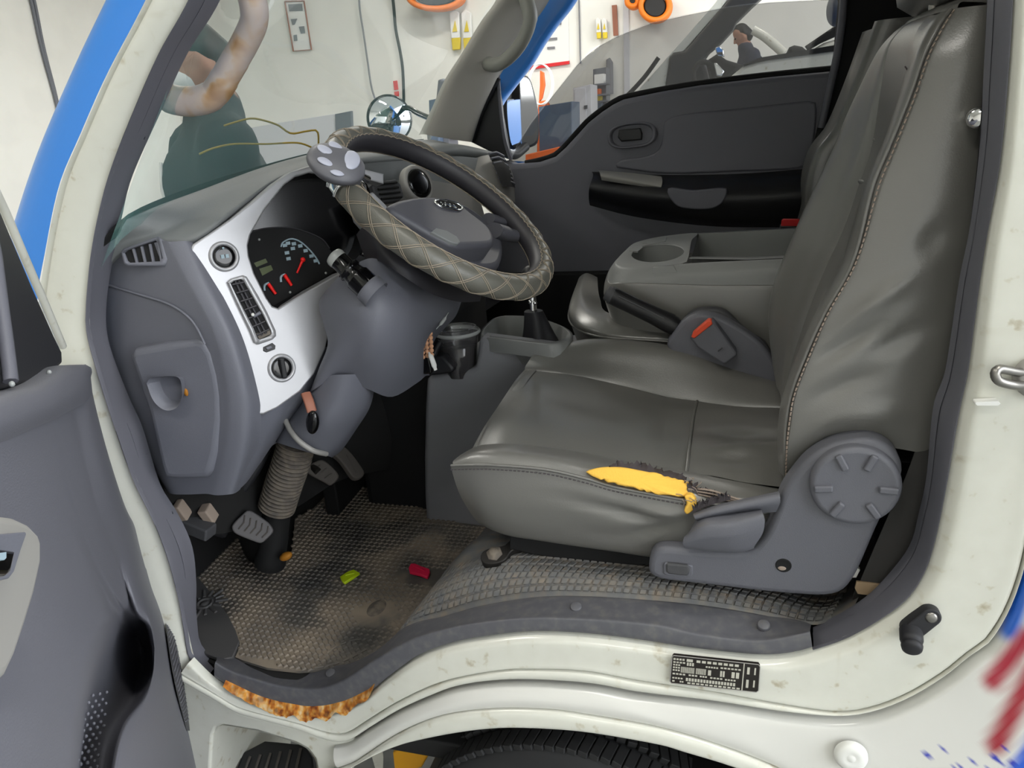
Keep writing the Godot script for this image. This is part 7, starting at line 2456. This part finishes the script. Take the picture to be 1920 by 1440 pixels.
func stand(q: Node3D, px: float, py: float, z: float, half: float, m: Material):   # foot down to the floor
	var p := zp(px, py, z)
	var mb := MB.new()
	box(mb, Vector3(p.x, (p.y + GROUND) / 2, z), Vector3(half, (p.y - GROUND) / 2 + 0.02, half))
	part(q, "stand", mb, m)
func other_truck():
	var Z := -3.6
	var t := thing("white_truck", "white truck parked beyond the passenger window", "truck", Vector3(zp(1400, 150, Z).x, GROUND, Z - 0.6))
	part(t, "door_panel", plate([1352, 160, 1370, 143, 1395, 123, 1420, 115, 1440, 111, 1640, 84, 1660, 520, 1240, 560, 1246, 172], Z, 0.08, 0.02), M.white_paint)
	part(t, "belt_seal", plate([1390, 123, 1425, 108, 1640, 72, 1640, 85, 1440, 112, 1420, 116], Z + 0.02, 0.05), M.dull_black)
	part(t, "windshield_pillar", plate([1185, 190, 1200, 165, 1240, 120, 1335, 12, 1385, -50, 1400, -50, 1350, 18, 1282, 95, 1256, 106, 1246, 175], Z - 0.05, 0.1, 0.02), M.white_paint)
	part(t, "dark_frame", plate([1246, 172, 1254, 110, 1262, 98, 1284, 95, 1345, 22, 1400, -40, 1470, -40, 1412, 10, 1380, 42, 1374, 56, 1352, 80, 1328, 100, 1320, 112, 1330, 150, 1300, 166], Z - 0.03, 0.1, 0.02), M.black_plastic)
	part(t, "dashboard_top", plate([1318, 118, 1345, 100, 1362, 112, 1395, 122, 1370, 144, 1352, 160, 1300, 166], Z - 0.3, 0.2, 0.02), M.dull_black)
	for a in [[1340, 90, 1348, 86, 1356, 92, 1358, 106, 1345, 104], [1338, 118, 1344, 118, 1358, 134, 1352, 143, 1343, 142]]:
		part(t, "bright_pane", plate(a, Z + 0.02, 0.04, 0.005), M.mirror)  # reflecting panes at two bright bluish patches
	var mb := MB.new()
	tube(mb, disc(zp(1320, 142, Z + 0.02), rt * 0.055, up * 0.075, 26), 0.014, 8, true)
	part(t, "steering_wheel", mb, M.dull_black)
	mb = MB.new()
	tube(mb, smooth_path(RZ(Z + 0.05, [1172, 183, 1190, 165, 1212, 140, 1235, 108]), 16), 0.012, 8)
	part(t, "wiper", mb, M.dull_black)
	mb = MB.new()
	var s := zp(1400, 300, Z - 0.9)
	box(mb, Vector3(s.x, 0.0, Z - 0.9), Vector3(0.7, 0.5, 0.02))
	part(t, "side_panel", mb, M.white_paint)
	var c := thing("raised_hood_car", "white car with its curved pillar showing behind the parked white truck", "car", zp(1450, 300, -7.5))
	mb = MB.new()
	tube(mb, smooth_path(RZ(-7.5, [1412, 56, 1430, 66, 1450, 82, 1470, 100]), 20), 0.045, 10)
	part(c, "pillar", mb, M.white_paint)
	mb = MB.new()
	var hc := zp(1505, 290, -7.7)
	box(mb, Vector3(hc.x, (hc.y + GROUND) / 2, -7.85), Vector3(0.4, (hc.y - GROUND) / 2 + 0.02, 0.3), Basis(), 0.03)
	part(c, "car_body", mb, M.white_paint)
	part(c, "hood", plate([1476, 96, 1480, 88, 1490, 84, 1505, 87, 1515, 96, 1540, 300, 1470, 300], -7.6, 0.5, 0.05), M.dull_black)
	part(c, "windshield_frame", plate([1510, 86, 1560, 52, 1580, 40, 1580, 62, 1540, 80, 1516, 94], -7.4, 0.1, 0.02), M.dull_black)
	part(c, "fender", plate([1518, 96, 1545, 80, 1600, 64, 1600, 120, 1518, 130], -7.45, 0.2, 0.03), M.white_paint)
	solo("grey_shape", ballmesh(zp(1568, 18, -1.9), Vector3(0.03, 0.05, 0.06)), M.cabinet_grey, "rounded grey shape at the top rear corner of the tinted window", "headrest")  # unidentified grey shape outside the window
func ballmesh(c: Vector3, r: Vector3) -> MB:
	var mb := MB.new()
	ball(mb, c, r)
	return mb

# ---- people: a field of tapered capsules meshed as surface nets
func cap_d(p: Vector3, b: Array) -> float:
	var ab: Vector3 = b[1] - b[0]
	var t := clampf((p - b[0]).dot(ab) / maxf(ab.length_squared(), 1e-9), 0, 1)
	return p.distance_to(b[0] + ab * t) - lerpf(b[2], b[3], t)
func nets(mb: MB, bones: Array, cell: float, k: float, tint: Callable):
	var lo := Vector3.ONE * 1e9
	var hi := -lo
	for b in bones:
		var m: float = maxf(b[2], b[3]) + k + cell * 2
		lo = lo.min(b[0].min(b[1]) - Vector3.ONE * m)
		hi = hi.max(b[0].max(b[1]) + Vector3.ONE * m)
	var n := Vector3i(((hi - lo) / cell).ceil()) + Vector3i.ONE
	var f := PackedFloat32Array()
	f.resize(n.x * n.y * n.z)
	f.fill(1.0)
	for b in bones:
		var m: float = maxf(b[2], b[3]) + k + cell * 2
		var a0 := Vector3i(((b[0].min(b[1]) - Vector3.ONE * m - lo) / cell).floor()).clamp(Vector3i.ZERO, n - Vector3i.ONE)
		var a1 := Vector3i(((b[0].max(b[1]) + Vector3.ONE * m - lo) / cell).ceil()).clamp(Vector3i.ZERO, n - Vector3i.ONE)
		for z in range(a0.z, a1.z + 1):
			for y in range(a0.y, a1.y + 1):
				for x in range(a0.x, a1.x + 1):
					var i := (z * n.y + y) * n.x + x
					var d := cap_d(lo + Vector3(x, y, z) * cell, b)
					var h := clampf(0.5 + 0.5 * (f[i] - d) / k, 0, 1)
					f[i] = lerpf(f[i], d, h) - k * h * (1.0 - h)
	var id := {}
	for z in n.z - 1:
		for y in n.y - 1:
			for x in n.x - 1:
				var i := (z * n.y + y) * n.x + x
				var s := 0
				var c := [i, i + 1, i + n.x, i + n.x + 1, i + n.x * n.y, i + n.x * n.y + 1, i + n.x * n.y + n.x, i + n.x * n.y + n.x + 1]
				for q in c:
					if f[q] < 0: s += 1
				if s == 0 or s == 8:
					continue
				var sum := Vector3.ZERO
				var cnt := 0
				for e in [[0, 1], [2, 3], [4, 5], [6, 7], [0, 2], [1, 3], [4, 6], [5, 7], [0, 4], [1, 5], [2, 6], [3, 7]]:
					var fa := f[c[e[0]]]
					var fb := f[c[e[1]]]
					if (fa < 0) != (fb < 0):
						var t := fa / (fa - fb)
						var pa := Vector3(e[0] & 1, (e[0] >> 1) & 1, e[0] >> 2)
						var pb := Vector3(e[1] & 1, (e[1] >> 1) & 1, e[1] >> 2)
						sum += pa.lerp(pb, t)
						cnt += 1
				var p := lo + (Vector3(x, y, z) + sum / cnt) * cell
				mb.c = tint.call(p)
				id[i] = mb.vert(p)
	var st := [1, n.x, n.x * n.y]
	for i in id:
		for ax in 3:
			var u: int = st[(ax + 1) % 3]
			var w: int = st[(ax + 2) % 3]
			var j: int = i + st[ax]
			if j < f.size() and (f[i] < 0) != (f[j] < 0) and id.has(i - u) and id.has(i - w) and id.has(i - u - w):
				var q := [id[i], id[i - u], id[i - u - w], id[i - w]]
				if f[i] < 0:
					q = [q[0], q[3], q[2], q[1]]
				mb.tri(q[0], q[1], q[2])
				mb.tri(q[0], q[2], q[3])
	mb.c = Color(1, 1, 1)

# head: where its middle is; face: level way it looks; lean: how far the face is bowed
func person(nm: String, label: String, head: Vector3, face: Vector3, cloth: Color, hair_m: Material, scale: float, mask: bool, lean: float):
	var up3 := Vector3.UP
	face = face.normalized()
	var side := up3.cross(face).normalized()
	var bow := (face - up3 * 0.55).normalized()
	var hup := (up3 + face * 0.5).normalized()
	var s := scale
	var neck := head - up3 * 0.13 * s - face * 0.035 * s
	var chest := neck - up3 * 0.20 * s - face * lean * s
	var belly := chest - up3 * 0.26 * s - face * 0.03 * s
	var hip := belly - up3 * 0.16 * s
	var floor_y := GROUND + 0.03
	var mb := MB.new()
	var skin := lin(Color(0.70, 0.53, 0.45))
	var body := lin(cloth)
	var trousers := lin(Color(0.12, 0.12, 0.14))
	var bones := [[neck + up3 * 0.03 * s, chest, 0.055 * s, 0.12 * s], [chest, belly, 0.15 * s, 0.14 * s], [belly, hip, 0.14 * s, 0.15 * s], [chest + side * 0.11 * s, belly + side * 0.09 * s, 0.11 * s, 0.11 * s], [chest - side * 0.11 * s, belly - side * 0.09 * s, 0.11 * s, 0.11 * s]]
	for sg in [-1.0, 1.0]:
		var sh: Vector3 = chest + side * 0.19 * s * sg + up3 * 0.10 * s
		var el: Vector3 = sh - up3 * 0.27 * s + face * 0.08 * s + side * 0.03 * s * sg
		var wr: Vector3 = el + face * 0.22 * s - up3 * 0.07 * s - side * 0.07 * s * sg
		bones.append([neck, sh, 0.06 * s, 0.068 * s])
		bones.append([sh, el, 0.066 * s, 0.05 * s])
		bones.append([el, wr, 0.05 * s, 0.038 * s])
		var kn: Vector3 = hip + side * 0.09 * s * sg + up3 * -0.42 * s + face * 0.03 * s
		var an: Vector3 = Vector3(kn.x, floor_y + 0.07, kn.z) - face * 0.03 * s
		bones.append([hip + side * 0.085 * s * sg, kn, 0.085 * s, 0.062 * s])
		bones.append([kn, an, 0.06 * s, 0.042 * s])
		bones.append([an - up3 * 0.03, an + face * 0.15 * s - up3 * 0.055, 0.045 * s, 0.035 * s])
	var tint := func(p: Vector3) -> Color:
		if p.y > neck.y + 0.05 * s: return skin
		return body if p.y > hip.y - 0.04 * s else trousers
	nets(mb, bones, 0.024 * s, 0.05 * s, tint)
	var hand := func(_p: Vector3) -> Color: return skin
	# head with brow, nose, chin, ears; hands with five fingers
	var hb := [[head + hup * 0.03 * s, head - hup * 0.01 * s - face * 0.015 * s, 0.083 * s, 0.085 * s], [head - hup * 0.03 * s + bow * 0.03 * s, head - hup * 0.085 * s + bow * 0.045 * s, 0.062 * s, 0.036 * s], [head + bow * 0.085 * s, head + bow * 0.10 * s - hup * 0.028 * s, 0.010 * s, 0.014 * s], [head + side * 0.078 * s + hup * 0.01 * s, head + side * 0.078 * s - hup * 0.025 * s, 0.014 * s, 0.010 * s], [head - side * 0.078 * s + hup * 0.01 * s, head - side * 0.078 * s - hup * 0.025 * s, 0.014 * s, 0.010 * s], [head - hup * 0.04 * s, neck - up3 * 0.02 * s, 0.055 * s, 0.055 * s]]
	nets(mb, hb, 0.008 * s, 0.018 * s, hand)
	for sg in [-1.0, 1.0]:
		var sh: Vector3 = chest + side * 0.19 * s * sg + up3 * 0.10 * s
		var el: Vector3 = sh - up3 * 0.27 * s + face * 0.08 * s + side * 0.03 * s * sg
		var wr: Vector3 = el + face * 0.22 * s - up3 * 0.07 * s - side * 0.07 * s * sg
		var palm: Vector3 = wr + face * 0.075 * s - up3 * 0.02 * s
		var fb := [[wr, palm, 0.026 * s, 0.032 * s]]
		for k in 4:
			var root: Vector3 = palm + up3 * (0.024 - 0.016 * k) * s
			var l: float = [0.068, 0.078, 0.072, 0.055][k] * s
			var m: Vector3 = root + (face - up3 * 0.2).normalized() * l * 0.55
			fb.append([root, m, 0.009 * s, 0.0085 * s])
			fb.append([m, m + (face - up3 * 0.5 - side * sg * 0.7).normalized() * l * 0.45, 0.0085 * s, 0.007 * s])
		fb.append([wr + face * 0.03 * s + up3 * 0.02 * s, palm + up3 * 0.055 * s - side * sg * 0.02 * s, 0.011 * s, 0.009 * s])
		nets(mb, fb, 0.007 * s, 0.008 * s, hand)
	var t := thing(nm, label, "person", Vector3(head.x, GROUND, head.z))
	var m := StandardMaterial3D.new()
	m.vertex_color_use_as_albedo = true
	m.roughness = 0.85
	m.cull_mode = BaseMaterial3D.CULL_DISABLED
	part(t, "body", mb, m)
	mb = MB.new()
	nets(mb, [[head + hup * 0.045 * s - face * 0.012 * s, head - hup * 0.005 * s - face * 0.035 * s, 0.083 * s, 0.083 * s], [head + hup * 0.08 * s + face * 0.03 * s, head + hup * 0.07 * s + face * 0.06 * s, 0.03 * s, 0.02 * s], [head + side * 0.06 * s + hup * 0.03 * s - face * 0.02 * s, head - side * 0.06 * s + hup * 0.03 * s - face * 0.02 * s, 0.035 * s, 0.035 * s]], 0.009 * s, 0.02 * s, func(_p): return Color(1, 1, 1))
	part(t, "hair", mb, hair_m)
	mb = MB.new()
	for sg in [-1.0, 1.0]:
		ball(mb, head + bow * 0.083 * s + side * 0.032 * s * sg + hup * 0.004 * s, Vector3.ONE * 0.009 * s, Basis(), 6)
	part(t, "eyes", mb, M.hair)
	mb = MB.new()
	if mask:
		nets(mb, [[head - hup * 0.03 * s + bow * 0.045 * s, head - hup * 0.085 * s + bow * 0.055 * s, 0.064 * s, 0.042 * s]], 0.008 * s, 0.01 * s, func(_p): return Color(1, 1, 1))
		part(t, "face_mask", mb, M.mask_white)
	else:
		tube(mb, smooth_path(PackedVector3Array([head - hup * 0.072 * s + bow * 0.068 * s + side * 0.022 * s, head - hup * 0.072 * s + bow * 0.082 * s, head - hup * 0.072 * s + bow * 0.068 * s - side * 0.022 * s]), 8), 0.005 * s, 5)
		part(t, "mouth", mb, M.copper_strap)
	return [t, chest, belly]
func people():
	var h := zp(362, 116, -1.15)
	var r: Array = person("person", "person in a dark zipped jacket and face mask standing in front of the windshield", h, Vector3(-0.62, 0, 0.75), Color(0.15, 0.155, 0.17), M.hair, 1.10, true, -0.03)
	var mb := MB.new()
	tube(mb, smooth_path(PackedVector3Array([r[1] + Vector3(-0.62, 0, 0.75).normalized() * 0.155 + Vector3(0, 0.08, 0), r[1] + Vector3(-0.62, 0, 0.75).normalized() * 0.165 - Vector3(0, 0.02, 0), r[2] + Vector3(-0.62, 0, 0.75).normalized() * 0.155 + Vector3(0, 0.12, 0)]), 10), [0.005, 0.008, 0.008], 6)
	part(r[0], "zip", mb, M.paper)
	var h2 := zp(1391, 66, -8.6)
	person("person", "dark-haired person in a dark navy shirt looking down behind the white truck", h2, Vector3(-1, 0, 0.15), Color(0.16, 0.17, 0.23), M.hair, 1.0, false, 0.06)
